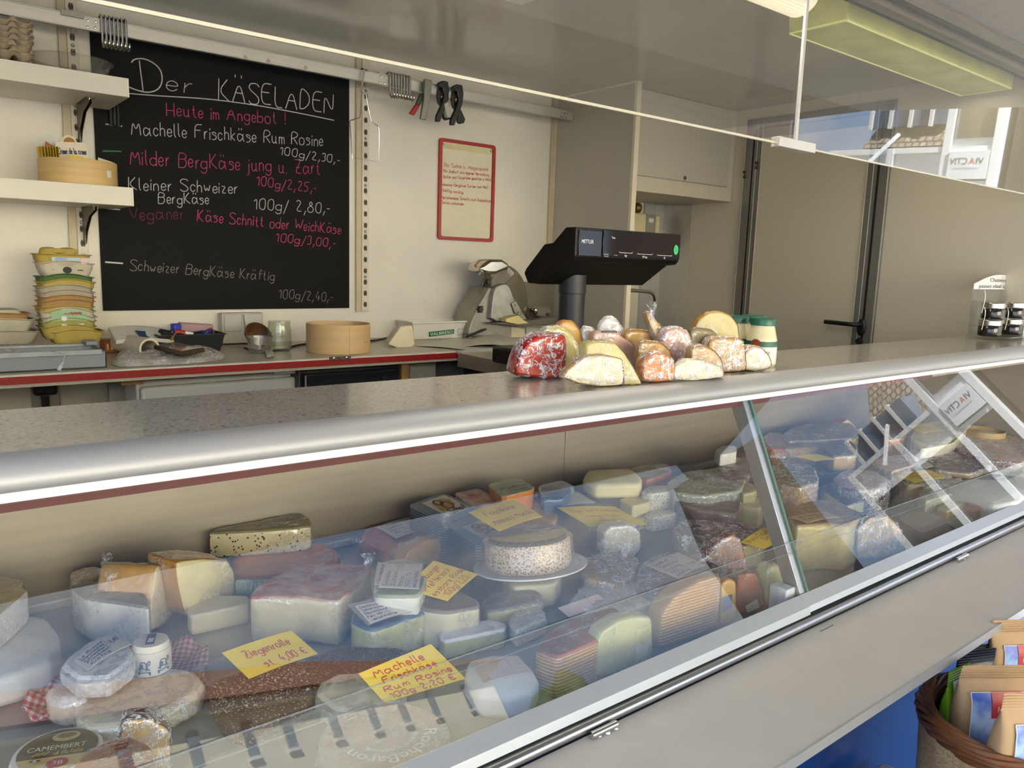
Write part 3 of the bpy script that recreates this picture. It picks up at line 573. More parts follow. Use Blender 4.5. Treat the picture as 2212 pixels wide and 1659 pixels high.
# grey crate at the left
YF = at(200, 796, Z=ZB).y; xr_ = at(232, 795, Y=YF).x; zr = at(150, 757, Y=YF).z
t = thing('grey_crate', 'flat grey plastic crate at the left end of the back worktop', 'crate', (xr_ - .3, YF + .1, ZB))
gb = mat('crate_grey', '7f858a', .4, var=.06, scale=8); YK = YF + .17
obj('crate_wall', MB().bb((-.6, YF, ZB + .001), (xr_, YF + .006, zr - .006)).bb((xr_ - .006, YF, ZB + .001), (xr_, YK, zr - .006)).bb((-.6, YK - .006, ZB + .001), (xr_, YK, zr - .004)).bb((-.6, YF, ZB + .001), (xr_, YK, ZB + .006)), gb, t, bevel=.002)
obj('rim', MB().bb((-.6, YF - .006, zr - .014), (xr_ - .012, YF + .004, zr)).bb((-.6, YK - .01, zr - .008), (xr_ - .012, YK + .012, zr)), mat('crate_rim', '9aa0a3', .4, var=.1), t, bevel=.002)
obj('corner_post', MB().bb((xr_ - .03, YK - .05, ZB + .05), (xr_ + .002, YK + .012, zr + .01)), gb, t, bevel=.003)
m = MB()
for i in range(34):
    x = -.25 + i * .0145; z = zr + .002 + R.uniform(0, .003); sheet(m, (x, YF + .01, z), (x + .02, YF + .012, z + R.uniform(-.003, .004)), (x + .02, YF + .05, z + R.uniform(-.004, .005)), (x, YF + .05, z + R.uniform(-.004, .004)), .0004, 2)
film_lo = film_mat('film_light', .55, .04, 30, .5)
obj('torn_film', m, film_lo, t)
m = MB(); pp = [at(*q, Y=YF - .006) for q in ((108, 752), (113, 760), (127, 762), (136, 768), (133, 780), (128, 795), (122, 812), (118, 820), (110, 826))]
l = [p + V((R.uniform(-.004, .004), 0, 0)) for p in pp]; r_ = [p + V((R.uniform(.004, .009), -.004, R.uniform(-.004, .004))) for p in pp]; n = len(pp)
m.add(l + r_, [(i, i + 1, n + i + 1, n + i) for i in range(n - 1)]); obj('film_shred', m, film_mat('film_shred_m', .85, .2, 30, .9), t)
# egg cartons
def carton(w_, d_, h, arch, c, rz, flip=False, k=12):
    """open half of a six-egg carton: tapered tray with an arched front lip"""
    c = V(c); q = Matrix.Rotation(rz, 3, 'Z'); rs = []
    def ring(ww, dd, z, ar):
        r = []; n = 8
        for cx, cy, a0 in ((ww - .02, dd - .02, 0), (-ww + .02, dd - .02, 90), (-ww + .02, -dd + .02, 180), (ww - .02, -dd + .02, 270)):
            for j in range(n + 1):
                a = math.radians(a0 + 90 * j / n); r.append(V((cx + .02 * math.cos(a), cy + .02 * math.sin(a), z)))
        # extra points along the front for the arch
        r2 = []
        for i, p in enumerate(r):
            r2.append(p)
            if i == 3 * (n + 1) - 1:
                nxt = r[3 * (n + 1)]
                for j in range(1, k): r2.append(p.lerp(nxt, j / k))
        for p in r2:
            if p.y < 0: p.z += ar * max(0, 1 - (p.x / (ww * .82)) ** 2) * (1 if p.y < -dd + .021 else .3)
        return r2
    W2, D2 = w_ / 2, d_ / 2
    prof = [(.80, 0, 0), (.84, .004, 0), (.93, h * .6, arch * .5), (.96, h - .002, arch), (1.03, h, arch), (1.03, h + .0018, arch), (.95, h + .0018, arch), (.92, h * .6, arch * .5), (.82, .006, 0)]
    for s_, z, ar in prof: rs.append([c + q @ (V((p.x, p.y, -p.z + h)) if flip else p) for p in ring(W2 * s_, D2 * s_, z, ar)])
    return MB().rings(rs)
ecm = {n: mat('carton_' + n, c, .85, var=.1, scale=20, bump=.25, bscale=110) for n, c in dict(yellow='b09a4c', lime='a09c55', grey='a99f8c', white='c3baa6', brown='a5814f', green='4c6b35', pale='b9b39d').items()}
YE = YF + .26; cxE = at(147, 650, Y=YE - .05).x
stack = [('yellow', .02, .008, 'bottom yellow egg carton half of the tall stack'), ('yellow', .0, .009, 'yellow egg carton half second from the bottom of the tall stack'), ('lime', 0, .012, 'lime green egg carton half with two small slots in the tall stack'), ('pale', .003, .012, 'pale egg carton half right above the lime green one'), ('white', .0, .013, 'egg carton half with a pale green printed label'), ('yellow', -.004, .006, 'yellow egg carton half under the brown ones'), ('brown', .0, .008, 'lower brown egg carton half in the tall stack'), ('brown', .002, .008, 'upper brown egg carton half in the tall stack'), ('grey', .0, .009, 'lower grey egg carton half above the brown ones'), ('grey', -.002, .009, 'upper grey egg carton half above the brown ones'), ('yellow', .003, .01, 'yellow egg carton half under the dark green one'), ('green', .0, .011, 'dark green egg carton half with a pale arched lip'), ('white', .002, .008, 'whitish egg carton half with a dark round hole in front'), ('yellow', -.004, .001, 'topmost yellow egg carton half with raised knobs and a picture label')]
ztop_ = Z(147, 600, YE - .055); zbot_ = Z(147, 735, YE - .055) - .012
zs = [zbot_ + i * (ztop_ - .034 - zbot_) / 11 for i in range(12)]; zs += [zs[-1] + .038, zs[-1] + .038 + .027]
WCT = (at(213, 640, Y=YE - .055) - at(84, 640, Y=YE - .055)).length
for i, ((cn, dx, ar, lab), z) in enumerate(zip(stack, zs)):
    big = i in (12,); h = .036 if i in (2, 4, 6, 12) else .034
    o = solo('egg_carton', carton(WCT * .95, .115, h, ar, (cxE + dx, YE, z), R.uniform(-.03, .03)), ecm[cn], lab, 'egg carton', 'egg cartons on the back worktop', base=(cxE, YE, z))
    fy = YE - .0575
    if i == 13:
        m = MB()
        for kx in (-.03, .018):
            m.lathe([(.026, .032), (.022, .05), (.014, .054), (.001, .055)], (cxE + kx - .005, YE + .01, z), 12, None, True, True)
        m.box((cxE - .005, YE + .015, z + .045), (.085, .05, .014)); obj('lid_knob', m, ecm['yellow'], o, bevel=.003)
        m = MB(); m.add([V((cxE + a, fy + .001 - (.0 if b else -.004), z + (.027 if b else .008))) for a, b in ((-.034, 0), (.058, 0), (.06, 1), (-.036, 1))], [(0, 1, 2, 3)]); lb = obj('picture_label', m, mat('carton_sky', '7f9dc0', .5, col2='d8dfe4', scale=30), o)
        m = MB(); m.lathe([(.0003, 0), (.009, 0), (.009, .0004), (.0003, .0004)], (cxE + .045, fy, z + .017), 16, Matrix.Rotation(math.pi / 2, 3, 'X')); obj('round_mark', m, mat('carton_mark', 'd9b3b0', .5), lb)
    if i == 12:
        m = MB().lathe([(.0005, 0), (.0095, 0), (.0095, .0012), (.0005, .0012)], (cxE + .002, fy + .0045, z + .018), 20, Matrix.Rotation(math.pi / 2, 3, 'X'), sx=1.2); obj('dark_hole', m, black_m, o)
        mb = MB(); printed(mb, 'A', planefn((cxE - .036, fy + .0035, z + .016), (1, 0, 0), (0, 0, 1)), .005)
        for k in range(3): mb.bb((cxE - .028 + k * .006, fy - .0005, z + .038 - k * .004), (cxE + .03 - k * .006, fy, z + .0388 - k * .004))
        mb.bb((cxE + .028, fy + .0025, z + .016), (cxE + .042, fy + .003, z + .02)); obj('print', mb, mat('print_grey', '5f6455', .7), o, smooth=0)
    if i == 4:
        n = 10; vs = []
        for b in (0, 1):
            for k in range(n + 1):
                u = -.046 + .092 * k / n; ar_ = .013 * max(0, 1 - (u / (WCT * .39)) ** 2)
                vs.append(V((cxE + u, fy - .003 + (.004 if not b else .0015), z + (.007 + ar_ * .4 if not b else .031 + ar_))))
        lb = obj('green_label', MB().add(vs, [(k, k + 1, n + 2 + k, n + 1 + k) for k in range(n)]), mat('label_green', '93b890', .5, var=.05), o)
        mb = MB(); write(mb, 'Auerhofer', planefn((cxE + .032, fy - .004, z + .036), (-1, 0, 0), (0, 0, -1), -.0004), .009, .0014, .03); write(mb, 'Eier', planefn((cxE, fy - .004, z + .034), (-1, 0, 0), (0, 0, -1), -.0004), .006, .001, .014); obj('red_script', mb, mat('ink_redc', 'b23a33', .7, var=0), lb, smooth=0)
        obj('emblem', MB().lathe([(.0003, 0), (.0075, 0), (.0075, .0006), (.0003, .0006)], (cxE - .014, fy - .0022, z + .018), 18, Matrix.Rotation(math.pi / 2, 3, 'X')), white, lb)
    if i == 2:
        m = MB()
        for kx in (-.014, .03): m.bb((cxE + kx - .007, fy - .0015, z + .026), (cxE + kx + .007, fy - .0005, z + .031))
        obj('slot', m, mat('slot_pale', 'd8d6c0', .7), o, bevel=.0015)
cx2 = at(8, 700, Y=YE - .05).x; zl = Z(30, 735, YE - .055) - .012
for i, (cn, lab, z) in enumerate((('grey', 'lowest grey egg carton of the left stack', zl), ('pale', 'middle pale egg carton of the left stack', zl + .034), ('brown', 'brown egg carton lid sandwiched in the left stack', zl + .05), ('pale', 'topmost pale egg carton of the left stack', zl + .062))):
    solo('egg_carton', carton(.17, .115, .034, .004, (cx2 - .01 * i, YE, z), .02 * i, flip=i == 3), ecm[cn], lab, 'egg carton', 'egg cartons on the back worktop', base=(cx2, YE, z))
# items along the back worktop
def topy(px, py): return at(px, py, Z=ZB)
p = topy(252, 765); m = MB().box(p + V((0, .06, .022)), (.06, .05, .043), .1)
o = solo('small_box', m, mat('orange_box', '8f4a24', .5, var=.1), 'small brown and orange box beside the paper roll', 'box', bevel=.001)
mb = MB()
for k in range(4): mb.box(p + V((-.018 + k * .012, .033, .02)), (.005, .001, .02), .1)
obj('printed_bar', mb, mat('bar_cream', 'd6b27a', .5), o)
a, b = at(325, 753, Z=ZB + .028), at(258, 727, Y=2.72); a.y = 2.47; a = at(323, 742, Y=2.5); d = (b - a).normalized()
ring = lambda c, r: [c + (d.cross(V((0, 0, 1))).normalized() * math.cos(2 * math.pi * k / 28) + V((0, 0, 1)) * math.sin(2 * math.pi * k / 28)) * r for k in range(28)]
a.z = ZB + .033; b.z = ZB + .033
solo('paper_roll', MB().rings([ring(a, .031), ring(b, .031), ring(b, .025), ring(a, .025), ring(a, .031)], False, False), mat('roll_paper', 'cfc6ae', .75, var=.04), 'roll of brown-white wrapping paper lying left of the black tray', 'paper roll', base=(a.x, a.y, ZB))
p = V((X(310, 725, 2.66), 2.48, ZB)); mb = MB(); sheet(mb, *[V((p.x + x, p.y + .18 + y, ZB + z)) for x, y, z in ((-.09, -.05, .05), (.075, -.06, .046), (.07, .05, .075), (-.09, .05, .082))], .012, 6, .008)
o = solo('folded_package', mb, mat('package_white', 'dcd8cc', .4), 'white plastic package with blue print behind the paper roll', 'package')
f = bilin(*[V((p.x + x, p.y + .18 + y, ZB + z)) for x, y, z in ((-.09, -.05, .05), (.075, -.06, .046), (.07, .05, .075), (-.09, .05, .082))], .001, .0095); mb = MB()
mb.add([f(.4, .05), f(.95, .05), f(.95, .55), f(.4, .55)], [(0, 1, 2, 3)]); obj('blue_print', mb, mat('print_blue', '3c5684', .5, var=.3, scale=60), o)
# flat bag of clear film bags
def soft(mb, poly, h, n=10, seed=0, amp=.006):
    """cushion: outline on a plane, bulged upward with soft creases"""
    poly = chaik([V(p) for p in poly], 2, True); c = sum(poly, V((0, 0, 0))) / len(poly); rs = []
    for j in range(n + 1):
        s_ = 1 - j / n; rs.append([c.lerp(p, s_) + V((0, 0, h * (1 - s_ ** 4) ** .6 + amp * mnoise.noise(V((p.x * 28, p.y * 28, seed + s_ * 3))) * min(1, 4 * (1 - s_)))) for p in poly])
    base = [p.copy() for p in poly]; return mb.rings([base] + rs, True, False)
m = soft(MB(), [topy(*q) for q in ((236, 794), (300, 792), (420, 786), (478, 779), (490, 768), (440, 757), (330, 756), (250, 764))], .024, 12, 3, .012)
film_h = film_mat('film_heavy', .85, .06, 24, 1.15); film_m = film_mat('film_mid', .7, .05, 28, .7)
t = thing('film_bag_pack', 'flat pack of shiny clear plastic bags on the back worktop', 'plastic bags', topy(370, 785)); t.location.z = ZB
m.v = [v + V((0, 0, .001)) for v in m.v]; obj('bag_stack', m, mat('bag_stack', 'd6d0c2', .14, .15, var=.12, scale=40, bump=1, bscale=34, stretch=(1, 3, 3)), t); c_b = V(t.location); m.v = [c_b + (v - c_b) * 1.006 + V((0, 0, .0016)) for v in m.v]; obj('bag_film', m, film_h, t)
# phone in a dark case on it
q = [at(*k, Z=ZB + .043) for k in ((332, 745), (392, 760), (443, 752), (378, 738))]
m = MB().rings([[v - V((0, 0, .012)) for v in q], q]); o = solo('mobile_phone', m, mat('case_brown', '4a3521', .4, var=.2), 'mobile phone in a brown case lying on the clear bags', 'phone', bevel=.002)
c = sum(q, V((0, 0, 0))) / 4; obj('screen', MB().add([c.lerp(v, .9) + V((0, 0, .0006)) for v in q], [(0, 1, 2, 3)]), mat('screen_glass', '8f897d', .08, var=.1, scale=30), o)
# black tray with odds and ends
YT = 2.60; xa, xb = X(342, 735, YT), X(486, 725, YT); zt_ = Z(420, 722, YT)
t = thing('black_tray', 'black plastic tray of odds and ends on the back worktop', 'tray', ((xa + xb) / 2, YT + .06, ZB))
def taper(x0, x1, y0, y1, z0, z1, i, th=.003):
    A = lambda o_, z: [V((x0 + o_, y0 + o_, z)), V((x1 - o_, y0 + o_, z)), V((x1 - o_, y1 - o_, z)), V((x0 + o_, y1 - o_, z))]
    return MB().rings([A(i + th, z0 + th), A(th, z1), A(-.004, z1), A(-.004, z1 - .003), A(0, z1 - .003), A(i, z0)], True, True)
obj('tray_body', taper(xa, xb, YT, YT + .16, ZB + .001, zt_, .014), black_m, t, smooth=0)
yy = YT + .05
def rod(pa, pb, ya, yb, r, m_, label, name='marker_pen', cat='pen'):
    a, b = at(*pa, Y=ya), at(*pb, Y=yb); return solo(name, MB().tube([a, a.lerp(b, .5), b], r, 12), m_, label, cat, base=a)
rod((438, 722), (457, 712), yy, yy + .02, .008, mat('pen_blue', '2337a0', .35), 'blue marker cap sticking out of the black tray')
o = rod((378, 715), (399, 719), yy - .01, yy - .02, .007, mat('pen_red', 'b01d1c', .4), 'red marker with a white barrel in the black tray')
a, b = at(399, 719, Y=yy - .02), at(417, 722, Y=yy - .02); obj('barrel', MB().tube([a, b], .006, 10), white, o)
rod((346, 718), (366, 722), yy, yy + .01, .012, black_m, 'black stapler end in the left of the black tray', 'stapler', 'stapler')
a, b = at(380, 699, Y=YT + .1), at(380, 722, Y=YT + .1)
solo('tape_dispenser', MB().box((a + b) / 2, (.026, .03, (a - b).length), .2), mat('pen_blue', ''), 'shiny blue box standing at the back of the black tray', 'box', bevel=.004)
a, b, c, d = [at(*q, Y=YT + .13) for q in ((388, 722), (462, 722), (462, 701), (386, 696))]
solo('pink_lid', MB().ext([a, b, c, d], (0, .02, 0)), mat('pink_plastic', 'a07f83', .4, var=.04), 'dusty pink plastic lid standing behind the black tray', 'lid', bevel=.006)
m = MB(); pts = [at(x, y, Y=YT - .004) for x, y in ((402, 722), (385, 716), (376, 722), (374, 732), (369, 738), (371, 728), (376, 724))]; m.tube(chaik(pts, 2), .0016, 6)
solo('twine', m, mat('twine', '8a6a3c', .9), 'loop of brown twine hanging over the front of the black tray', 'twine')
m = MB(); pts = [at(x, y, Y=YT + .02) for x, y in ((445, 722), (448, 712), (455, 709), (462, 713), (461, 722))]; m.tube(chaik(pts, 2), .0025, 6)
solo('rubber_band', m, mat('band_brown', '6e3b1e', .7), 'brown rubber band loop at the right in the black tray', 'rubber band')
for i, (pa, pb, m_, lab) in enumerate((((388, 724), (440, 716), black_m, 'thin black pen lying across the black tray'), ((352, 726), (372, 718), mat('pencil', 'b79a5a', .6), 'ochre pencil in the left of the black tray'))): rod(pa, pb, yy - .01, yy + .02, .004, m_, lab)
# double socket box on the wall
t = thing('socket_box', 'grey double socket box with hinged flaps on the wall under the chalkboard', 'socket', at(520, 745, Y=WY))
sg = mat('socket_cream', 'b9b3a4', .4, var=.03)
a, b = at(476, 676, Y=WY - .03), at(566, 718, Y=WY - .03); obj('housing', MB().bb((a.x, WY - .045, ZB + .004), (b.x, WY - .001, a.z)), sg, t, bevel=.004)
a, b = at(484, 679, Y=WY - .05), at(523, 716, Y=WY - .05); obj('flap', MB().bb((a.x, WY - .05, b.z), (b.x, WY - .045, a.z)), mat('flap_grey', 'adaca4', .35, var=.03), t, bevel=.003)
q = [at(*k, Y=WY - .055) for k in ((532, 714), (571, 711), (563, 677), (526, 679))]; obj('flap', MB().ext(q, (0, .005, 0)), mat('flap_grey', ''), t, bevel=.002)
# brown bowl, coin cup, glass jar
YJ = 2.58; p = at(557, 725, Y=YJ + .03)
bowlm = mat('bowl_brown', '5d3d1e', .5, var=.2, scale=30)
c = V((X(556, 735, YJ + .05), YJ + .05, ZB + .048)); q = Matrix.Rotation(.9, 3, 'X') @ Matrix.Rotation(.15, 3, 'Y')
solo('brown_bowl', MB().lathe([(.001, -.025), (.03, -.022), (.046, .0), (.048, .012), (.044, .012), (.042, .002), (.028, -.018), (.001, -.021)], c, 28, q), bowlm, 'glossy brown bowl tilted behind the coin cup', 'bowl')
c = V((X(561, 742, YJ - .03), YJ - .03, ZB)); t = thing('coin_cup', 'clear plastic cup with copper coins on the back worktop', 'cup', c)
obj('cup_wall', MB().lathe([(.034, .0), (.041, .052), (.044, .053), (.044, .055), (.040, .054), (.033, .002), (.001, .002)], c, 30, None, True, False), clear, t)
cop = mat('copper', '9c6239', .3, .8, var=.2, scale=80); names = ('lowest', 'second', 'third', 'fourth', 'upright')
for i in range(5):
    mt = Matrix.Rotation(R.uniform(-.4, .4) + (1.3 if i > 2 else 0), 3, 'X') @ Matrix.Rotation(R.uniform(-.4, .4), 3, 'Y')
    solo('coin', MB().lathe([(.001, -.001), (.011, -.001), (.011, .001), (.001, .001)], c + V((-.014 + .009 * i, -.012 + R.uniform(-.006, .012), .008 + .003 * i)), 20, mt), cop, '%s of the copper coins in the clear cup' % ('leftmost', 'second from left', 'middle', 'second from right', 'rightmost')[i], 'coin', 'copper coins in the clear cup')
c = V((X(604, 742, YJ), YJ + .0, ZB)); rj = (at(630, 720, Y=YJ) - at(578, 720, Y=YJ)).length / 2 * .92; hj = Z(604, 693, YJ) - ZB
m = MB().lathe([(.002, 0), (rj * .9, 0), (rj, .006), (rj, hj * .72), (rj * .93, hj * .84), (rj * .93, hj * .9), (rj * .97, hj * .91), (rj * .97, hj * .96), (rj * .92, hj), (rj * .88, hj), (rj * .88, hj * .85), (rj * .95, hj * .72), (rj * .95, .01), (.002, .008)], c, 36)
solo('glass_jar', m, pane_mat('jar_glass', (.9, .92, .86), .07, .02, .05), 'empty open glass jar left of the round wooden ring', 'jar')
q = [at(*k, Z=ZB + .002) for k in ((570, 757), (588, 756), (592, 771), (577, 774))]; solo('plastic_clip', MB().ext(q, (0, 0, .008)), pane_mat('clip_clear', (.85, .85, .82), .08, .1, .35), 'small clear plastic clip in front of the coin cup', 'clip', bevel=.002)
m = MB().tube(chaik([at(*k, Z=ZB + .004) for k in ((528, 752), (560, 758), (600, 757), (630, 748), (662, 742), (800, 738), (845, 728), (862, 726))], 2), .0035, 6)
solo('power_cable', m, rubber, 'black cable lying along the back worktop behind the wooden ring', 'cable')
# wooden ring, cheese lump, tub, papers
c = at(731, 768, Z=ZB); rw = (at(800, 735, Y=c.y + .1) - at(661, 735, Y=c.y + .1)).length / 2 * .9; c.y += rw; c.x = X(731, 740, c.y)
hw = Z(731, 712, c.y - rw) - ZB + .012; t = thing('round_wooden_box', 'empty round thin wooden ring on the back worktop near its red edge', 'box', c)
obj('box_wall', MB().lathe([(rw, .001), (rw, hw), (rw - .003, hw), (rw - .003, .001), (rw, .001)], c, 56, None, False, False), mat('veneer2', 'c9a878', .5, var=.06, scale=4, stretch=(1, 1, 10)), t)
obj('overlap_seam', MB().bb((c.x - .012, c.y - rw - .001, ZB + .002), (c.x + .012, c.y - rw + .001, ZB + hw - .002)), mat('veneer2', ''), t)
mb = MB(); printed(mb, 'FSC C 012', lambda s_, h: c + V((math.sin(.45 + s_ / rw) * (rw + .0006), -math.cos(.45 + s_ / rw) * (rw + .0006), .036 + h)), .0035); obj('small_print', mb, black_m, t, smooth=0)
def lump(name, c, r, hull, m_, label, cat, seed=0, amp=.12, sub=3):
    bm = bmesh.new(); bmesh.ops.create_icosphere(bm, subdivisions=sub, radius=1); mb = MB()
    mb.v = [V((v.co.x * r[0], v.co.y * r[1], v.co.z * r[2])) * (1 + amp * mnoise.noise(v.co * 1.7 + V((seed, 0, 0)))) + V(c) for v in bm.verts]; mb.f = [tuple(v.index for v in f.verts) for f in bm.faces]; bm.free(); return solo(name, mb, m_, label, cat) if label else mb
ivory = mat('ivory_cheese', 'dfd2b0', .55, var=.05, scale=18, bump=.25, bscale=40)
p = at(870, 752, Z=ZB); mb = MB(); q = [at(*k, Y=p.y + .03) for k in ((838, 744), (850, 728), (866, 705), (884, 703), (890, 702), (893, 712), (897, 744), (888, 752), (860, 752))]
mb.rings([[v for v in q], [sum(q, V((0, 0, 0))) / len(q) + (v - sum(q, V((0, 0, 0))) / len(q)) * .75 + V((0, .06, 0)) for v in q]])
solo('cheese_lump', mb, ivory, 'bare pale cheese lump standing before the white tub', 'cheese', bevel=.004)
YV = at(944, 733, Z=ZB).y; xa, xb = X(897, 735, YV), X(1008, 725, YV); zt_ = Z(950, 694, YV)
t = thing('white_tub', 'white rectangular tub with a green label beside the slicer', 'tub', ((xa + xb) / 2, YV + .06, ZB)); tubm = mat('tub_white', 'dcd8cb', .35, var=.03)
mm_ = MB(); i = .012; A = lambda o_, z: [V((xa - .012 + o_, YV - .0 + o_, z)), V((xb + .012 - o_, YV + o_, z)), V((xb + .012 - o_, YV + .13 - o_, z)), V((xa - .012 + o_, YV + .13 - o_, z))]
obj('tub_body', MB().rings([A(i + .003, ZB + .004), A(.003, zt_), A(-.006, zt_), A(-.006, zt_ - .008), A(0, zt_ - .008), A(i, ZB + .001)]), tubm, t, smooth=0, bevel=.002)
def slope(px, py, d=.0015):  # a point on the tub's sloping front
    k = lambda y: at(px, py, Y=y); p = k(YV + .006); s_ = (zt_ - p.z) / (zt_ - ZB) * .012; return at(px, py, Y=YV + s_ - d)
lq = [slope(*k) for k in ((925, 728), (981, 718), (981, 711), (925, 714))]
lq = [slope(*k) for k in ((926, 728), (981, 721), (981, 711), (926, 717))]; lb = obj('green_label', MB().add(lq, [(0, 1, 2, 3)]), mat('label_dgreen', '1f6a3c', .5, var=0), t)
mb = MB(); f = bilin(*lq, off=.0008); printed(mb, 'VALBRESO', lambda s_, h: f(.06 + s_, .2 + h), .6, .88); obj('label_lettering', mb, white, lb, smooth=0)
mb = MB(); pts = [slope(*k, .003) for k in ((990, 722), (989, 716), (991, 711), (996, 710), (1001, 711), (1003, 716), (1002, 722), (999, 723), (998, 719), (994, 719), (993, 723), (990, 722), (989, 713), (992, 709))]; mb.tube(pts, .0005, 5); mb.tube([slope(988, 724, .003), slope(1006, 723, .003)], .0007, 5); obj('sheep_drawing', mb, mat('print_greyd', '5d6a5a', .7), t)
mb = MB(); f = [topy(*k) + V((0, 0, .002)) for k in ((897, 748), (1010, 757), (1125, 748), (985, 730))]; sheet(mb, *f, .0015, 10, .004)
solo('paper_sheets', mb, mat('sheet_white', 'c9c4b5', .35, var=.05), 'loose white paper sheets on the worktop before the slicer', 'paper')
mb = MB(); f = [topy(*k) + V((0, 0, .0055)) for k in ((1000, 752), (1125, 755), (1130, 742), (1035, 722))]; sheet(mb, *f, .001, 8, .012)
solo('paper_sheets', mb, mat('sheet_white', ''), 'curled wrapping paper under the foot of the slicer', 'paper')
# ---------------------------------------------------------------- steel table, slicer, scale
TX = 1.582; PXN = 2.467
t = thing('steel_table', 'dull steel side table joining the back worktop behind the counter', 'table', (2.0, 1.85, FLOOR))
stl2 = mat('steel_table_top', 'b0a792', .3, .55, var=.1, scale=8)
obj('table_top', MB().bb((TX, 1.66, ZB - .055), (PXN - .004, YB - .004, ZB - .002)), stl2, t, bevel=.003)
obj('raised_rim', MB().bb((TX - .001, YB - .012, ZB - .01), (PXN - .004, YB - .002, ZB + .004)), alu, t)
obj('side_panel', MB().bb((TX + .02, 1.68, FLOOR), (PXN - .02, YB - .02, ZB - .056)), black_m, t)
mb = MB(); q = [at(*k, Z=ZB + .002) for k in ((1062, 756), (1090, 766), (1084, 769), (1057, 759))]; sheet(mb, *q, .001, 5, .003); solo('foil_strip', mb, mat('foil', 'e2dcc8', .25, .4), 'small crumpled bright foil strip lying on the steel table', 'foil')
# slicer, its blade across the worktop
YS = at(1040, 733, Z=ZB).y
sx = lambda px, py, dy=0: at(px, py, Y=YS + dy)
t = thing('meat_slicer', 'grey metal slicing machine standing at the right end of the back worktop', 'slicer', V((sx(1110, 735).x, YS + .12, ZB)))
smet = mat('cast_aluminium', '98948a', .38, .6, var=.1, scale=30, bump=.08); sdark = mat('slicer_dark', '6b665a', .4, .5, var=.1)
def pslab(pts, dy, th, m_, name, parent=t, it=0, **k):
    p_ = [sx(*q, dy) for q in pts]
    if it: p_ = chaik(p_, it, True)
    return obj(name, MB().ext(p_, (0, th, 0)), m_, parent, **k)
pslab([(1013, 735), (1013, 712), (1020, 690), (1030, 665), (1046, 640), (1056, 620), (1100, 625), (1140, 690), (1215, 695), (1213, 740), (1136, 740)], .03, .14, smet, 'base_housing', bevel=.006)
pslab([(1018, 727), (1015, 722), (1130, 733), (1134, 742), (1126, 743)], .02, .15, sdark, 'base_plate', bevel=.003)
pslab([(1059, 696), (1063, 662), (1068, 622), (1082, 614), (1096, 613), (1104, 625), (1114, 655), (1124, 685), (1118, 692)], .005, .03, mat('slicer_face', 'a9a8a2', .36, .7, var=.12, scale=25), 'blade_guard', bevel=.004, it=1)
bl = []
for k in range(40):
    a = 2 * math.pi * k / 40; bl.append(sx(1088 + 52 * math.cos(a), 648 + 76 * math.sin(a), .07))
obj('blade_disc', MB().ext(bl, (0, .012, 0)), mat('blade_steel', '76705f', .25, .9, var=.08), t, bevel=.003)
pslab([(1060, 622), (1060, 600), (1058, 590), (1070, 585), (1102, 580), (1106, 600), (1092, 615), (1084, 618)], .03, .05, sdark, 'head_bracket', bevel=.004)
hp = [(1036, 586), (1040, 574), (1060, 560), (1086, 560), (1098, 568), (1104, 578), (1072, 592), (1055, 592)]
pslab(hp, .0, .10, mat('polished', 'cfc9bb', .16, 1, var=.04), 'sharpener_cover', bevel=.012)
pslab([(1098, 575), (1112, 588), (1113, 592), (1104, 600), (1093, 588)], .03, .05, smet, 'cover_neck', bevel=.004)
def knob(px, py, dy, r, nm='knob'):
    c = sx(px, py, dy); m = MB(); n = 30; rr = lambda a: r * (1 + .16 * math.cos(6 * a)); rs = []
    for z, s_ in ((0, .7), (-.004, 1), (-.014, 1), (-.018, .75)): rs.append([c + V((rr(2 * math.pi * k / n) * s_ * math.cos(2 * math.pi * k / n), z, rr(2 * math.pi * k / n) * s_ * math.sin(2 * math.pi * k / n))) for k in range(n)])
    return obj(nm, m.rings(rs), blackp, t)
knob(1034, 668, 0, .014); knob(1051, 609, 0, .012)
m = MB().tube([sx(1034, 668, 0), sx(1048, 660, .05)], .004).tube([sx(1052, 608, .0), sx(1072, 594, .05)], .003).tube([sx(1035, 593, 0), sx(1045, 588, .01)], .006); obj('spindle', m, chrome, t)
pslab([(1105, 656), (1115, 650), (1128, 674), (1122, 682), (1112, 676)], -.004, .008, smet, 'hinge_plate', bevel=.002)
m = MB()
for q in ((1112, 659), (1118, 675)): m.lathe([(.0005, 0), (.004, 0), (.003, .003), (.0005, .003)], sx(*q, -.005), 12, Matrix.Rotation(math.pi / 2, 3, 'X'))
obj('bolt', m, chrome, t)
pslab([(1060, 698), (1126, 694), (1200, 685), (1212, 692), (1195, 700), (1128, 706)], -.02, .06, sdark, 'carriage', bevel=.002)
pslab([(1125, 608), (1214, 613), (1214, 640), (1212, 685), (1140, 690), (1128, 660)], .16, .006, mat('plate_grey', '8f8a7b', .3, .6, var=.08, stretch=(1, 1, 8)), 'thickness_plate', bevel=.002)
m = MB().tube([sx(*q, .155) for q in ((1197, 613), (1210, 632), (1212, 650), (1211, 680))], .002); obj('plate_edge', m, chrome, t)
pslab([(1155, 668), (1160, 662), (1188, 663), (1193, 672), (1192, 686), (1170, 690), (1158, 684)], .03, .05, mat('polished', ''), 'pusher', bevel=.01)
for q in ((1157, 675), (1184, 679)): obj('pusher_knob', MB().lathe([(.0005, -.004), (.007, 0), (.007, .004), (.0005, .006)], sx(*q, .028), 12, Matrix.Rotation(math.pi / 2, 3, 'X')), blackp, t)
a, b, c_, d_ = [sx(*q, .0285) for q in ((1104, 728), (1134, 731), (1133, 711), (1105, 706))]
lb = obj('rating_label', MB().add([a, b, c_, d_], [(0, 1, 2, 3)]), mat('label_beige', 'c9bfa4', .5, var=.05), t)
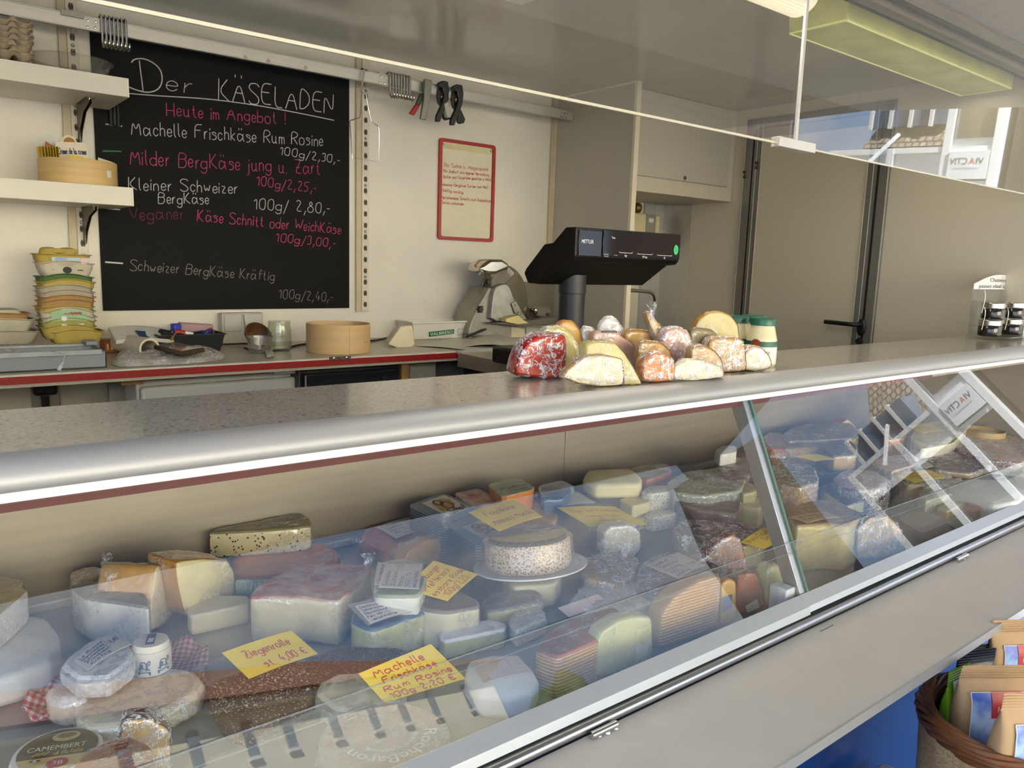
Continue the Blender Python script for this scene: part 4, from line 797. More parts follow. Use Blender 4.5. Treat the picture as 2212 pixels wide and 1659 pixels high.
pslab([(1137, 734), (1195, 736), (1196, 712), (1138, 707)], .024, .01, mat('switch_panel', 'b3afa4', .35, .2, var=.05), 'switch_panel', bevel=.002)
obj('start_button', MB().lathe([(.001, -.003), (.009, 0), (.009, .008), (.001, .009)], sx(1160, 720, .022), 16, Matrix.Rotation(math.pi / 2, 3, 'X')), mat('button_green', '7d9484', .4, var=0), t)
m = MB().tube(chaik([sx(*q, .02) for q in ((1050, 711), (1035, 717), (1018, 724), (1008, 727))], 2), .0045); obj('power_lead', m, rubber, t)
p_ = [sx(*q, -.04) for q in ((1093, 696), (1094, 688), (1120, 681), (1130, 690), (1143, 698), (1120, 701))]
solo('cheese_rest', MB().ext(p_, (0, .045, 0)), mat('paste_yellow', 'cdbd80', .5, var=.05, bump=.1), 'leftover cheese end lying on the carriage of the slicer', 'cheese', bevel=.003)
# scale with its high customer display
YD = 1.70; hx = at(1469, 535, Y=YD).x; hx0 = at(1243, 520, Y=YD).x
ya = at(1365.5, 614, X=hx).y; zb_ = at(1365.5, 614, X=hx).z
zt_, zf = at(1469.5, 506.4, Y=YD).z, at(1466, 563, Y=YD).z
t = thing('shop_scale', 'black shop scale with a raised customer display on a round pole', 'scale', ((hx + hx0) / 2, YD + .22, ZB))
# side profile (Y, z): front face, underside falling back, sloping operator side
ym = ya + .03
prof = [(YD, zf), (YD, zt_), (YD + .045, zt_), (YD + .10, zt_ - .045), (YD + .14, zt_ - .05), (ym - .01, zb_ + .045), (ym, zb_ + .03), (ym - .02, zb_), (ya - .05, zb_ - .002), (YD + .05, zf - .018), (YD + .012, zf - .014)]
def sideprism(x0, x1, prof, in0=0): 
    c = V((0, sum(p[0] for p in prof) / len(prof), sum(p[1] for p in prof) / len(prof)))
    A = lambda x, k: [V((x, c.y + (p[0] - c.y) * k, c.z + (p[1] - c.z) * k)) for p in prof]
    return MB().rings([A(x0, 1), A(x1, 1)])
obj('display_housing', sideprism(hx0, hx, prof), mat('scale_black', '11100f', .4, var=.05, spec=.25), t, smooth=0, bevel=.004)
gl = mat('display_gloss', '060607', .06, var=0, spec=.3)
a, b, c_, d_ = [at(*q, Y=YD - .001) for q in ((1300, 553), (1466, 560), (1468, 509), (1303, 497))]
fp = obj('display_window', MB().bb((a.x, YD - .004, (a.z + b.z) / 2), (b.x, YD + .001, (c_.z + d_.z) / 2)), gl, t, bevel=.001)
a2, b2, c2 = at(1246, 552, Y=YD - .001), at(1298, 551, Y=YD - .001), at(1247, 496, Y=YD - .001)
obj('logo_window', MB().bb((a2.x + .004, YD - .003, a2.z), (b2.x, YD + .001, c2.z)), mat('display_gloss2', '101114', .08, var=0, spec=.35), t, bevel=.001)
def onface(mb, txt, pa, pb, h): 
    a, b = at(*pa, Y=YD - .0042), at(*pb, Y=YD - .0042); a.z = b.z = (a.z + b.z) / 2; printed(mb, txt, planefn(a, b - a, (0, 0, 1), .0004), h, (b - a).length)
mb = MB(); onface(mb, 'METTLER', (1256, 525), (1282, 526), .0105); onface(mb, 'Tara', (1321, 515), (1329, 516), .006)
for tx, xa_, xb_, y in (('kg', 1349, 1354, 554), ('€/kg', 1387, 1398, 557), ('€', 1433, 1437, 559)): onface(mb, tx, (xa_, y), (xb_, y + .3), .006)
for xa_, xb_, y in ((1338, 1366, 546), (1377, 1409, 549), (1420, 1451, 552)):
    a, b = at(xa_, y, Y=YD - .0044), at(xb_, y + .8, Y=YD - .0044); mb.bb((a.x, YD - .0047, a.z), (b.x, YD - .0042, a.z + .001)); mb.bb((a.x, YD - .0047, a.z), (a.x + .001, YD - .0042, a.z + .004)); mb.bb((b.x - .001, YD - .0047, a.z), (b.x, YD - .0042, a.z + .004))
for k in range(2):
    onface(mb, ('Max 6 kg', 'Min 40 g')[k], (1305, 550 + k * 4.5), (1314, 550.5 + k * 4.5), .003); 
onface(mb, 'e = 2 g', (1326, 552), (1333, 552.4), .003)
obj('display_print', mb, mat('print_white', 'e6e6e2', .6, var=0, emit=0), t, smooth=0)
c = at(1460, 540, Y=YD - .005); o = obj('green_sticker', MB().lathe([(.0005, 0), (.0125, 0), (.0125, .0008), (.0005, .0008)], c, 28, Matrix.Rotation(math.pi / 2, 3, 'X'), sx=.9, sy=1.25), mat('sticker_green', '2fae68', .45, var=0), t)
mb = MB(); printed(mb, '2024', planefn(c + V((-.006, -.001, .003)), (1, 0, 0), (0, 0, 1), .0003), .004); mb.bb((c.x - .007, c.y - .0014, c.z - .002), (c.x + .007, c.y - .001, c.z - .001)); mb.bb((c.x - .006, c.y - .0014, c.z - .005), (c.x + .006, c.y - .001, c.z - .004)); obj('sticker_print', mb, mat('print_dgreen', '0f6a38', .6, var=0), o, smooth=0)
pc = at(1236, 620, Y=ya - .06); rp = (at(1259, 620, Y=pc.y) - at(1216, 620, Y=pc.y)).length / 2 * .97
obj('pole', MB().lathe([(rp, ZB + .05), (rp, zb_ - .03), (rp * 1.06, zb_ - .028), (rp * 1.06, zb_ + .03)], (pc.x, pc.y, 0), 32), mat('pole_black', '26262a', .45, var=.05), t)
obj('scale_base', MB().bb((pc.x - .18, pc.y - .16, ZB), (pc.x + .18, pc.y + .18, ZB + .055)), mat('scale_black', ''), t, bevel=.01)
obj('weighing_plate', MB().bb((pc.x - .17, pc.y - .15, ZB + .056), (pc.x + .17, pc.y + .0, ZB + .066)), stl2, t, bevel=.004)
# ---------------------------------------------------------------- partition, wall cabinet and its corner
YPn = 2.335
struct('wall_partition', MB().bb((PXN, YPn + .012, ZB - .3), (PXN + .018, WY, CEIL)), greyp)
struct('trim_4', MB().bb((PXN - .002, YPn, ZB - .3), (PXN + .024, YPn + .014, CEIL)), mat('edge_cream', 'd8cdb5', .4, var=.03))
struct('trim_5', MB().bb((PXN - .008, YPn + .01, CEIL - .006), (PXN, WY, CEIL)), mat('edge_cream', ''))
YC2 = 2.42; zc0 = at(1576, 436, Y=YC2).z; cx0 = PXN + .02
t = thing('wall_cabinet', 'grey hanging wall cabinet with one door under the ceiling', 'cabinet', ((cx0 + WX) / 2, 2.63, zc0))
obj('cabinet_body', MB().bb((cx0, YC2 + .001, zc0), (WX - .001, WY - .001, CEIL - .001)), mat('cabinet_cream', 'bfb6a3', .38, var=.03), t, bevel=.002)
a, b = at(1389, 207, Y=YC2), at(1569, 405, Y=YC2)
dr = obj('cabinet_door', MB().bb((cx0 + .022, YC2 - .014, b.z), (WX - .055, YC2, CEIL - .045)), greyp, t, bevel=.0015)
q = at(1478.5, 385, Y=YC2 - .014); obj('door_lock', MB().lathe([(.0005, .002), (.005, .002), (.006, .004), (.011, .003), (.012, 0)], q, 20, Matrix.Rotation(math.pi / 2, 3, 'X')), chrome, dr)
obj('lock_core', MB().lathe([(.0003, 0), (.0055, 0), (.0055, .0015), (.0003, .0015)], q + V((0, -.0035, 0)), 14, Matrix.Rotation(math.pi / 2, 3, 'X')), black_m, dr)
YW = WY - .001
def wallbox(px0, py0, px1, py1, d): a, b = at(px0, py0, Y=YW - d), at(px1, py1, Y=YW - d); return MB().bb((a.x, YW - d, b.z), (b.x, YW, a.z))
t = thing('paper_dispenser', 'beige paper towel dispenser with a grey window strip under the wall cabinet', 'dispenser', at(1400, 520, Y=YW))
obj('housing', wallbox(1366, 459, 1424, 530, .08), mat('dispenser_beige', 'dccfa4', .4, var=.03), t, bevel=.008)
obj('window_strip', wallbox(1397, 462, 1414, 525, .083), mat('strip_grey', '8e887d', .4, var=.05), t, bevel=.001)
obj('window_label', wallbox(1402, 471, 1412, 481, .0845), white, t)
q = at(1376, 449, Y=2.60); solo('brass_valve', MB().lathe([(.001, -.02), (.02, -.02), (.024, -.008), (.024, .01), (.012, .022), (.001, .022)], q, 16, Matrix.Rotation(math.pi / 2, 3, 'Y')).tube([q, q + V((0, WY - q.y, 0))], .008), mat('brass', '7d6a2c', .35, .8, var=.1), 'dark brass valve on the wall just under the wall cabinet', 'valve', base=q)
YTp = 2.56; tp = lambda *q: at(*q, Y=YTp)
t = thing('water_tap', 'thin chrome water tap bending down beside the grey partition', 'tap', tp(1361, 627))
obj('spout', MB().tube(chaik([tp(1345, 626), tp(1361, 627), tp(1403, 630), tp(1412, 636), tp(1414, 650)], 2), .0085, 12), chrome, t)
obj('tap_body', MB().tube([V((tp(1345, 626).x, YTp, ZB - .02)), tp(1345, 622)], .014, 14), chrome, t)
m = MB().bb((PXN + .02, YPn + .05, ZB - .3), (WX - .002, WY - .002, ZB - .03)); solo('sink_unit', m, stl2, 'steel sink unit under the tap behind the cheese pile', 'sink')
# ---------------------------------------------------------------- lamps in the ceiling
dif = mat('diffuser_yellow', 'c9c878', .35, var=.12, scale=9, bump=.25, bscale=240, emit=.12)  # faint glow put into the yellowed cover and rim of an unlit lamp
t = thing('ceiling_lamp', 'large ceiling lamp with a yellowed ribbed plastic cover near the opening', 'lamp', (2.66, 1.31, 2.28))
A = lambda o_, z: [V((2.085 + o_, 1.212 + o_, z)), V((3.245 - o_, 1.212 + o_, z)), V((3.245 - o_, 1.40 - o_, z)), V((2.085 + o_, 1.40 - o_, z))]
obj('lamp_cover', MB().rings([A(0, CEIL), A(.006, 2.284), A(.012, 2.28)]), dif, t, bevel=.003)
obj('lamp_edge', MB().tube([V((2.093, 1.22, 2.2815)), V((3.237, 1.22, 2.2815)), V((3.237, 1.392, 2.2815)), V((2.093, 1.392, 2.2815)), V((2.093, 1.22, 2.2815))], .0035, 6), mat('diffuser_rim', 'e0e08e', .3, var=0, emit=.25), t)
q = at(1735, 30, Z=2.30); t = thing('ceiling_lamp', 'fluorescent strip lamp with a clear ribbed cover, partly out of view at the top', 'lamp', (q.x - .5, q.y, 2.29))
n = 40; m = MB(); rs = []
for xx in (q.x - 1.1, q.x - .02, q.x):
    rs.append([V((xx, q.y + (.055 if xx < q.x else .045) * math.cos(math.pi * k / n) * (1 + .012 * (k % 2)), CEIL - .012 - (.055 if xx < q.x else .042) * math.sin(math.pi * k / n) * (1 + .03 * (k % 2)))) for k in range(n + 1)])
obj('ribbed_cover', m.rings(rs, True, True, True), mat('diffuser_lit', 'f0e6c4', .3, var=0, emit=.8), t, smooth=0)
obj('lamp_base', MB().bb((q.x - 1.12, q.y - .06, CEIL - .014), (q.x + .015, q.y + .06, CEIL)), white, t)
lt = bpy.data.lights.new('lamp_light', 'AREA'); lt.shape = 'RECTANGLE'; lt.size = 1.0; lt.size_y = .09; lt.energy = LAMP_W = 7; lt.color = (1, .93, .82)
lo = bpy.data.objects.new('lamp_light', lt); COL.objects.link(lo); lo.location = (q.x - .5, q.y, CEIL - .078)
lt = bpy.data.lights.new('lamp_light', 'AREA'); lt.shape = 'RECTANGLE'; lt.size = 1.1; lt.size_y = .15; lt.energy = 1.2; lt.color = (1, .98, .7)  # weak added light below the unlit yellowed lamp
lo = bpy.data.objects.new('lamp_light', lt); COL.objects.link(lo); lo.location = (2.66, 1.306, 2.272)
a, b = at(1062, 0, Z=CEIL - .012), at(1128, 12, Z=CEIL - .012)
solo('ceiling_vent', MB().bb((b.x - .4, b.y - .3, CEIL - .012), (b.x, b.y, CEIL)), white, 'white square ceiling vent cut off at the top edge', 'vent', bevel=.003)
# ---------------------------------------------------------------- hanging acrylic guard
YG = 1.092; zg = at(1400, 251.5, Y=YG).z
gm = pane_mat('acrylic_panel', (.955, .955, .94), .05, 0, .035, (.75, .72, .66)); gedge = mat('acrylic_edge_glow', 'cfc8b0', .3, var=.03)  # edge glow of the clear acrylic put into an opaque cream colour
t = thing('hanging_guard', 'clear acrylic guard panels hanging over the counter on a thin rod', 'sneeze guard', (1.5, YG, zg))
xj = at(1712, 318, Y=YG).x
def hung(x0, x1): return MB().hexa([(x, y + k, z) for z, k in ((zg + .003, 0), (2.345, -.012)) for x, y in ((x0, YG - .002), (x1, YG - .002), (x1, YG + .002), (x0, YG + .002))])
obj('acrylic_panel', hung(-1.4, xj - .004), gm, t)
obj('acrylic_panel', hung(xj + .004, WX + .3), gm, t)
obj('panel_edge', MB().bb((-1.4, YG - .0025, zg - .002), (xj - .004, YG + .0025, zg + .003)).bb((xj + .004, YG - .0025, zg - .001), (WX + .3, YG + .0025, zg + .003)), gedge, t)
cl_ = mat('clip_alu', 'd6d0c6', .35, .3, var=.03)
a, b = at(1675, 312, Y=YG), at(1752, 328, Y=YG)
obj('panel_clip', MB().bb((a.x, YG - .012, zg - .008), (b.x, YG + .012, zg + .014)), cl_, t, bevel=.001)
obj('rod', MB().bb((xj - .0045, YG - .009, zg + .014), (xj + .0045, YG - .003, 2.345)), cl_, t)
# ---------------------------------------------------------------- front counter
ZC = 1.39; YCF, YCB = .932, 1.186
spk = bpy.data.materials.new('speckled_laminate'); spk.use_nodes = True; nt = spk.node_tree; b = nt.nodes['Principled BSDF']; b.inputs['Roughness'].default_value = .16
tcn = N(nt, 'ShaderNodeTexCoord'); mpn = N(nt, 'ShaderNodeMapping'); mpn.inputs['Scale'].default_value = (.85, 1, 1); L(nt, tcn.outputs['Object'], mpn.inputs[0])
n1 = N(nt, 'ShaderNodeTexNoise', i_Scale=300, i_Detail=3); L(nt, mpn.outputs[0], n1.inputs['Vector'])
n2 = N(nt, 'ShaderNodeTexNoise', i_Scale=165, i_Detail=1); L(nt, mpn.outputs[0], n2.inputs['Vector'])
base = ramp(nt, n1.outputs['Fac'], (.32, lin('8a8476')), (.5, lin('a0998b')), (.68, lin('b0a99b')))
dk = ramp(nt, n2.outputs['Fac'], (.27, (1, 1, 1)), (.33, (0, 0, 0)))
mx = N(nt, 'ShaderNodeMix', data_type='RGBA'); L(nt, dk, mx.inputs[0]); L(nt, base, mx.inputs[6]); mx.inputs[7].default_value = (*lin('6a645a'), 1); L(nt, mx.outputs[2], b.inputs['Base Color'])
t = thing('serving_counter', 'speckled grey serving countertop with a rounded aluminium front edge', 'countertop', (1.3, 1.05, 1.345))
XA, XB = -.7, WX - .004
obj('countertop', MB().bb((XA, YCF, ZC - .03), (XB, YCB, ZC)), spk, t, bevel=.001)
nose = [(.934, 1.3905), (.922, 1.3903), (.910, 1.3882), (.900, 1.3838), (.8925, 1.377), (.889, 1.3695), (.8898, 1.3635), (.8945, 1.358), (.902, 1.3552), (.934, 1.3552)]
mm = MB().rings([[V((x, y, z)) for y, z in nose] for x in (XA, XB)]); obj('edge_profile', mm, mat('satin_alu', 'a8a7a5', .56, .5, var=.02, scale=4, stretch=(.1, 1, 20)), t)
obj('white_strip', MB().bb((XA, .9045, 1.3445), (XB, .93, 1.3552)), mat('strip_white', 'f0eeea', .3, var=0), t)
zr2 = at(0, 1109.5, Y=.918).z; xre = at(2013, 812, Y=.918).x
obj('red_strip', MB().bb((XA, .918, zr2), (xre, .93, 1.3445)), dark_red, t)
obj('steel_strip', MB().bb((xre + .002, .918, zr2 + .004), (XB, .93, 1.3445)), mat('strip_tan', 'a79c8b', .4, .4), t)
m = MB()
for pa, pb in (((722, 984), (808, 972)), ((1470, 875), (1522, 866)), ((1695, 850), (1745, 842))): a, b = at(*pa, Y=.917), at(*pb, Y=.917); m.bb((a.x, .9165, a.z - .003), (b.x, .9185, a.z + .003))
obj('bracket_plate', m, mat('plate_greige', '9a9080', .35, .5), t)
# ---------------------------------------------------------------- refrigerated case
GB, GT = V((0, .749, .994)), V((0, .911, 1.345)); gt_ = (GT - GB).normalized(); gn = V((0, -gt_.z, gt_.y))
ZD = .93; YBK = 1.63; XJ = 1.334
case = thing('display_case', 'long refrigerated glass display case full of cheese under the counter', 'display case', (1.3, 1.1, FLOOR))
deckm = mat('deck_steel', '9aa0a4', .4, .35, var=.1, scale=7)
obj('deck', MB().bb((XA, .752, ZD - .02), (XB, YBK, ZD)), deckm, case)
obj('back_panel', MB().bb((XA, YBK, ZD - .02), (at(1220, 960, Y=YBK).x - .0008, YBK + .012, 1.27)).bb((at(1220, 960, Y=YBK).x + .0008, YBK, ZD - .02), (XB, YBK + .012, 1.27)), steel, case, smooth=0)
obj('back_ledge', MB().bb((XA, YBK - .03, ZD), (XB, YBK - .001, ZD + .018)), mat('ledge', 'b5b6b3', .4, .3), case, bevel=.003)
obj('top_cover', MB().hexa([(XA, YCB - .01, 1.345), (XB, YCB - .01, 1.345), (XB, YBK + .012, 1.265), (XA, YBK + .012, 1.265), (XA, YCB - .01, 1.36), (XB, YCB - .01, 1.36), (XB, YBK + .012, 1.28), (XA, YBK + .012, 1.28)]), mat('cover_dark', '7d786e', .5), case)
obj('case_body', MB().bb((XA, .745, FLOOR), (XB, YBK + .012, ZD - .02)), mat('case_body', '8b8780', .5), case)
ep = [V((XB, y, z)) for y, z in ((.752, ZD), (YBK, ZD), (YBK, 1.265), (1.18, 1.35), (.915, 1.345))]
obj('end_panel', MB().ext(ep, (-.012, 0, 0)), mat('end_panel', 'b9ab97', .35, var=.04), case)
glass = pane_mat('case_glass', (.97, .985, .975), .058)
def pane(x0, x1, name, m_, th=.005, a=GB, b=GT): return obj(name, MB().add([V((x, 0, 0)) + p + gn * k for x in (x0, x1) for p in (a, b) for k in (0, -th)], [(0, 2, 6, 4), (1, 5, 7, 3), (0, 4, 5, 1), (2, 3, 7, 6), (0, 1, 3, 2), (4, 6, 7, 5)]), m_, case, smooth=0)
def onesheet(x0, x1): return obj('glass_pane', MB().add([V((x, 0, 0)) + p for x, p in ((x0, GB), (x1, GB), (x1, GT), (x0, GT))], [(0, 1, 2, 3)]), glass, case, smooth=0)
onesheet(XA, XJ); onesheet(XJ + .006, XB - .012)
pane(XJ - .0008, XJ + .0052, 'glass_edge', mat('glass_edge', '47705f', .15, var=.1), .006)
k0 = -.006
m = MB().add([V((x, 0, 0)) + p + gn * k for x in (XJ - .019, XJ - .001) for p in (GB, GT) for k in (-.004, -.034)], [(0, 2, 6, 4), (1, 5, 7, 3), (0, 4, 5, 1), (2, 3, 7, 6), (0, 1, 3, 2), (4, 6, 7, 5)])
obj('divider_bar', m, mat('bar_alu', 'b4b7b6', .34, .85, var=.06, scale=10), case, bevel=.0008)
m = MB().bb((XJ - .05, .762, ZD + .0), (XJ - .02, .80, ZD + .075)).bb((XJ + .006, .77, ZD), (XJ + .016, .80, ZD + .08)); obj('bar_foot', m, mat('foot_white', 'cfd3d3', .4), case, bevel=.003)
zE = at(1250, 1557.3, Y=.722).z; zCr = at(1250, 1534, Y=.7255).z; railp = [(.7495, .9945), (.7255, zCr), (.722, zE), (.728, zE - .004), (.76, zE - .004), (.76, .986), (.753, .992)]
xs = at(1752, 1318, Y=.722).x
obj('bottom_rail', MB().rings([[V((x, y, z)) for y, z in railp] for x in (XA, xs)]).rings([[V((x, y + (.002 if 0 < i < 4 else 0), z + (.003 if 1 < i < 4 else 0))) for i, (y, z) in enumerate(railp)] for x in (xs + .001, XB)]), mat('rail_silver', 'c3c8cb', .3, .55, var=.02), case, smooth=25)
zu = at(1200, 1347, Y=.785).z
up = pane_mat('acrylic_strip', (.95, .96, .96), .06, .02, .04)
obj('front_upstand', MB().add([V((x, y, z)) for x in (XA, XB - .02) for y, z in ((.776, ZD), (.785, zu))], [(0, 1, 3, 2)]), up, case, smooth=0)
obj('upstand_edge', MB().bb((XA, .7845, zu - .001), (XB - .02, .7862, zu + .0004)).bb((XA, .7835, zu - .022), (XB - .02, .785, zu - .0212)), pane_mat('acrylic_lip', (.85, .88, .89), .1, .1, .14), case)
obj('rubber_gap', MB().bb((XA, .724, zE - .03), (XB, .745, zE - .004)), mat('gap_dark', '3b3d3c', .6, var=.2), case)
# ---------------------------------------------------------------- fold-down shelf in front
zS = at(1250, 1598, Y=.712).z; YSF = at(1900, 1518.3, Z=zS).y; xEnd = 3.0
t = thing('fold_shelf', 'grey fold-down customer shelf hinged below the glass case', 'shelf', (1.4, .6, zS - .018))
shm = mat('shelf_greige', 'c0b8aa', .42, var=.03, scale=14, bump=.03)
obj('shelf_board', MB().bb((XA, YSF + .002, zS - .016), (xEnd, .712, zS)), shm, t)
obj('front_edge', MB().bb((XA, YSF, zS - .0165), (xEnd, YSF + .0025, zS + .0006)), mat('edge_alu', 'b9bcbd', .35, .7, var=.05, stretch=(.2, 1, 1)), t)
obj('hinge_tube', MB().tube([(XA, .719, zS + .0085), (xEnd, .719, zS + .0085)], .0085, 16), mat('tube_alu', 'b8b8b6', .26, 1, var=.03, stretch=(.1, 1, 1)), t)
for (ax, ay), (bx, by), rv in (((1270, 1583), (1323, 1557), [(1293, 1588), (1312, 1582), (1329, 1572)]), ((2056, 1206), (2078, 1195), [(2073, 1209), (2081, 1206), (2088, 1202)])):
    a, b = at(ax, ay, Z=zS + .006), at(bx, by, Z=zS + .006); o = obj('hinge', MB().tube([V((a.x, .703, zS + .005)), V((b.x, .703, zS + .005))], .0055, 12), chrome, t)
    m = MB()
    for q in rv: m.lathe([(.005, 0), (.004, .002), (.0005, .003)], at(*q, Z=zS), 12)
    obj('rivet', m, chrome, o)
mb = MB(); cl2 = [at(*q, Z=zS + .0005) for q in ((1772, 1364), (1785, 1358), (1800, 1350))]; mb.tube(cl2, .0007, 5); obj('scratch', mb, mat('scratch_dark', '4d4a46', .6, var=0), t)
# ---------------------------------------------------------------- cheese building
PASTE = {k: mat('paste_' + k, c, .48, var=.05, scale=22, bump=.12, bscale=70) for k, c in dict(ivory='e3d7b4', pale='e6dcc0', yellow='dcc27a', gold='cfa04a', lemon='cfc07a', white='e9e5da', orange='d0813a', tan='bf9a64', green='c9c68f', butter='e9dba4', pink='c99a86', amber='b98a3c').items()}
def speckmat(name, c, dark, scale, lo, hi): 
    m = mat(name, c, .5, var=.04, scale=20, bump=.15); nt = m.node_tree; b = [n for n in nt.nodes if n.type == 'BSDF_PRINCIPLED'][0]
    src = b.inputs['Base Color'].links[0].from_socket; tcn = N(nt, 'ShaderNodeTexCoord'); vn = N(nt, 'ShaderNodeTexVoronoi', i_Scale=scale); L(nt, tcn.outputs['Object'], vn.inputs['Vector'])
    nz = N(nt, 'ShaderNodeTexNoise', i_Scale=scale * .6); L(nt, tcn.outputs['Object'], nz.inputs['Vector'])
    ad = N(nt, 'ShaderNodeMath', operation='MULTIPLY_ADD', n1=.35); L(nt, nz.outputs['Fac'], ad.inputs[0]); L(nt, vn.outputs['Distance'], ad.inputs[2])
    f = ramp(nt, ad.outputs[0], (lo, (1, 1, 1)), (hi, (0, 0, 0))); mx = N(nt, 'ShaderNodeMix', data_type='RGBA'); L(nt, f, mx.inputs[0]); L(nt, src, mx.inputs[6]); mx.inputs[7].default_value = (*lin(dark), 1); L(nt, mx.outputs[2], b.inputs['Base Color']); return m
PASTE['seeds'] = speckmat('paste_seeds', 'e4d7ac', '4c4030', 115, .40, .45)
PASTE['herb'] = speckmat('paste_herb', 'e4dec9', '6a6a52', 150, .4, .46)
PASTE['nut'] = speckmat('paste_nut', 'd8c6ae', '7a5138', 240, .5, .68)
RIND = {k: mat('rind_' + k, c, r_, var=v, scale=s_, bump=b_, bscale=90, col2=c2) for k, c, r_, v, s_, b_, c2 in (('tan', 'b98f55', .5, .1, 12, .2, None), ('brown', '6a4a36', .6, .15, 20, .4, '4a3226'), ('amber', 'b8822f', .4, .1, 10, .15, None), ('orange', 'cf7d2c', .35, .08, 9, .1, None), ('red', 'a82a22', .3, .08, 8, .1, 'c0392b'), ('white', 'e6e3de', .75, .04, 14, .3, None), ('herbblue', '5d6670', .6, .2, 30, .4, '8c8a7c'), ('olive', '7a7350', .55, .15, 14, .3, '94805a'), ('redprint', 'a8474a', .45, .15, 22, .1, 'd9c3b4'), ('bluepaper', '3c5576', .4, .15, 12, .1, '6d7f90'), ('darkred', '5e1f22', .35, .1, 15, .15, None), ('darkgreen', '2f4740', .4, .2, 40, .2, None), ('purple', '5b4a58', .45, .2, 18, .3, '8a7a74'), ('greengrey', '7d8f78', .45, .2, 16, .1, 'b9b9a0'), ('redbrown', '9a4f33', .5, .15, 18, .3, '6d3424'), ('kraft', 'b99a6c', .7, .06, 12, .15, None), ('greyrind', '8d8172', .65, .15, 18, .3, None))}
wm = bpy.data.materials.new('waffle_rind'); wm.use_nodes = True; nt = wm.node_tree; b = nt.nodes['Principled BSDF']; b.inputs['Roughness'].default_value = .55
tcn = N(nt, 'ShaderNodeTexCoord'); wv = N(nt, 'ShaderNodeTexWave', i_Scale=55, i_Distortion=.6, bands_direction='Z'); L(nt, tcn.outputs['Object'], wv.inputs['Vector'])
wv2 = N(nt, 'ShaderNodeTexWave', i_Scale=50, i_Distortion=.6, bands_direction='X'); L(nt, tcn.outputs['Object'], wv2.inputs['Vector'])
mxx = N(nt, 'ShaderNodeMath', operation='MAXIMUM'); L(nt, wv.outputs['Fac'], mxx.inputs[0]); L(nt, wv2.outputs['Fac'], mxx.inputs[1])
L(nt, ramp(nt, wv.outputs['Fac'], (.2, lin('9a6a35')), (.7, lin('d8a866'))), b.inputs['Base Color']); bp = N(nt, 'ShaderNodeBump', i_Strength=.5, i_Distance=.004); L(nt, wv.outputs['Fac'], bp.inputs['Height']); L(nt, bp.outputs[0], b.inputs['Normal'])
PASTE['waffle'] = wm
FILM = {'h': film_h, 'm': film_m, 'l': film_lo}
tx = bpy.data.textures.new('crinkle', 'CLOUDS'); tx.noise_scale = .014; tx.noise_depth = 2
ZT = {}
def prism(poly, e, r=.004, it=2, bulge=0, off=0, lvl=4):
    """rounded slab: planar outline swept by e, edges eased, sides bulged"""
    p = chaik(chaik([V(q) for q in poly], 1, True, .1), it - 1, True); c = sum(p, V((0, 0, 0))) / len(p); e = V(e); el = e.length; eu = e / el; r = min(r, el * .3)
    n_ = [(q - c).normalized() for q in p]; seq = [(0, r), (r * .3 / el, r * .3), (r / el, 0)] + [(k / lvl, 0) for k in range(1, lvl)] + [(1 - r / el, 0), (1 - r * .3 / el, r * .3), (1, r)]
    seq = sorted(set(seq)); rs = []
    for s_, ins in seq: rs.append([q + e * s_ + n * (off - ins + bulge * math.sin(math.pi * s_)) - eu * off * (1 - 2 * s_) for q, n in zip(p, n_)])
    return rs
def film_on(pts, root, kind, grow=.0015, zmin=None, tails=(), amp=.0055):
    c = sum(pts, V((0, 0, 0))) / len(pts); bm = bmesh.new()
    for q in pts:
        d = q - c; p = q + d.normalized() * grow
        if zmin is not None: p.z = max(p.z, zmin)
        bm.verts.new(p)
    bmesh.ops.convex_hull(bm, input=bm.verts); mb = MB(); bm.verts.ensure_lookup_table()
    loose = [v for v in bm.verts if not v.link_faces]; bmesh.ops.delete(bm, geom=loose, context='VERTS'); bm.verts.index_update()
    mb.v = [v.co.copy() for v in bm.verts]; mb.f = [tuple(v.index for v in f.verts) for f in bm.faces]; bm.free()
    o = obj('cling_film', mb, FILM[kind], root, smooth=70)
    a = o.modifiers.new('remesh', 'REMESH'); a.mode = 'VOXEL'; a.voxel_size = .0048; a.use_smooth_shade = True
    a = o.modifiers.new('crinkle', 'DISPLACE'); a.texture = tx; a.texture_coords = 'GLOBAL'; a.strength = amp; a.mid_level = .42
    for tl in tails: tail(root, tl, kind)
    return o
def tail(root, tl, kind, h=.03, wd=.022):
    p = V(tl); m = MB()
    for k in range(3):
        a = R.uniform(0, 3.1); u = V((math.cos(a), math.sin(a), 0)); rows = []
        for j in range(7):
            t_ = j / 6; row = []
            for i in range(7):
                s_ = i / 6 - .5; q = p + u * s_ * wd * (.35 + t_) + V((0, 0, t_ * h)); nn = mnoise.noise_vector(q * 60 + V((k * 7, 0, 0))) * .012 * (.3 + t_); row.append(q + nn)
            rows.append(row)
        n = len(m.v); m.add([q for r in rows for q in r], [(j * 7 + i, j * 7 + i + 1, (j + 1) * 7 + i + 1, (j + 1) * 7 + i) for j in range(6) for i in range(6)])
    return obj('film_twist', m, FILM[kind], root, smooth=60)
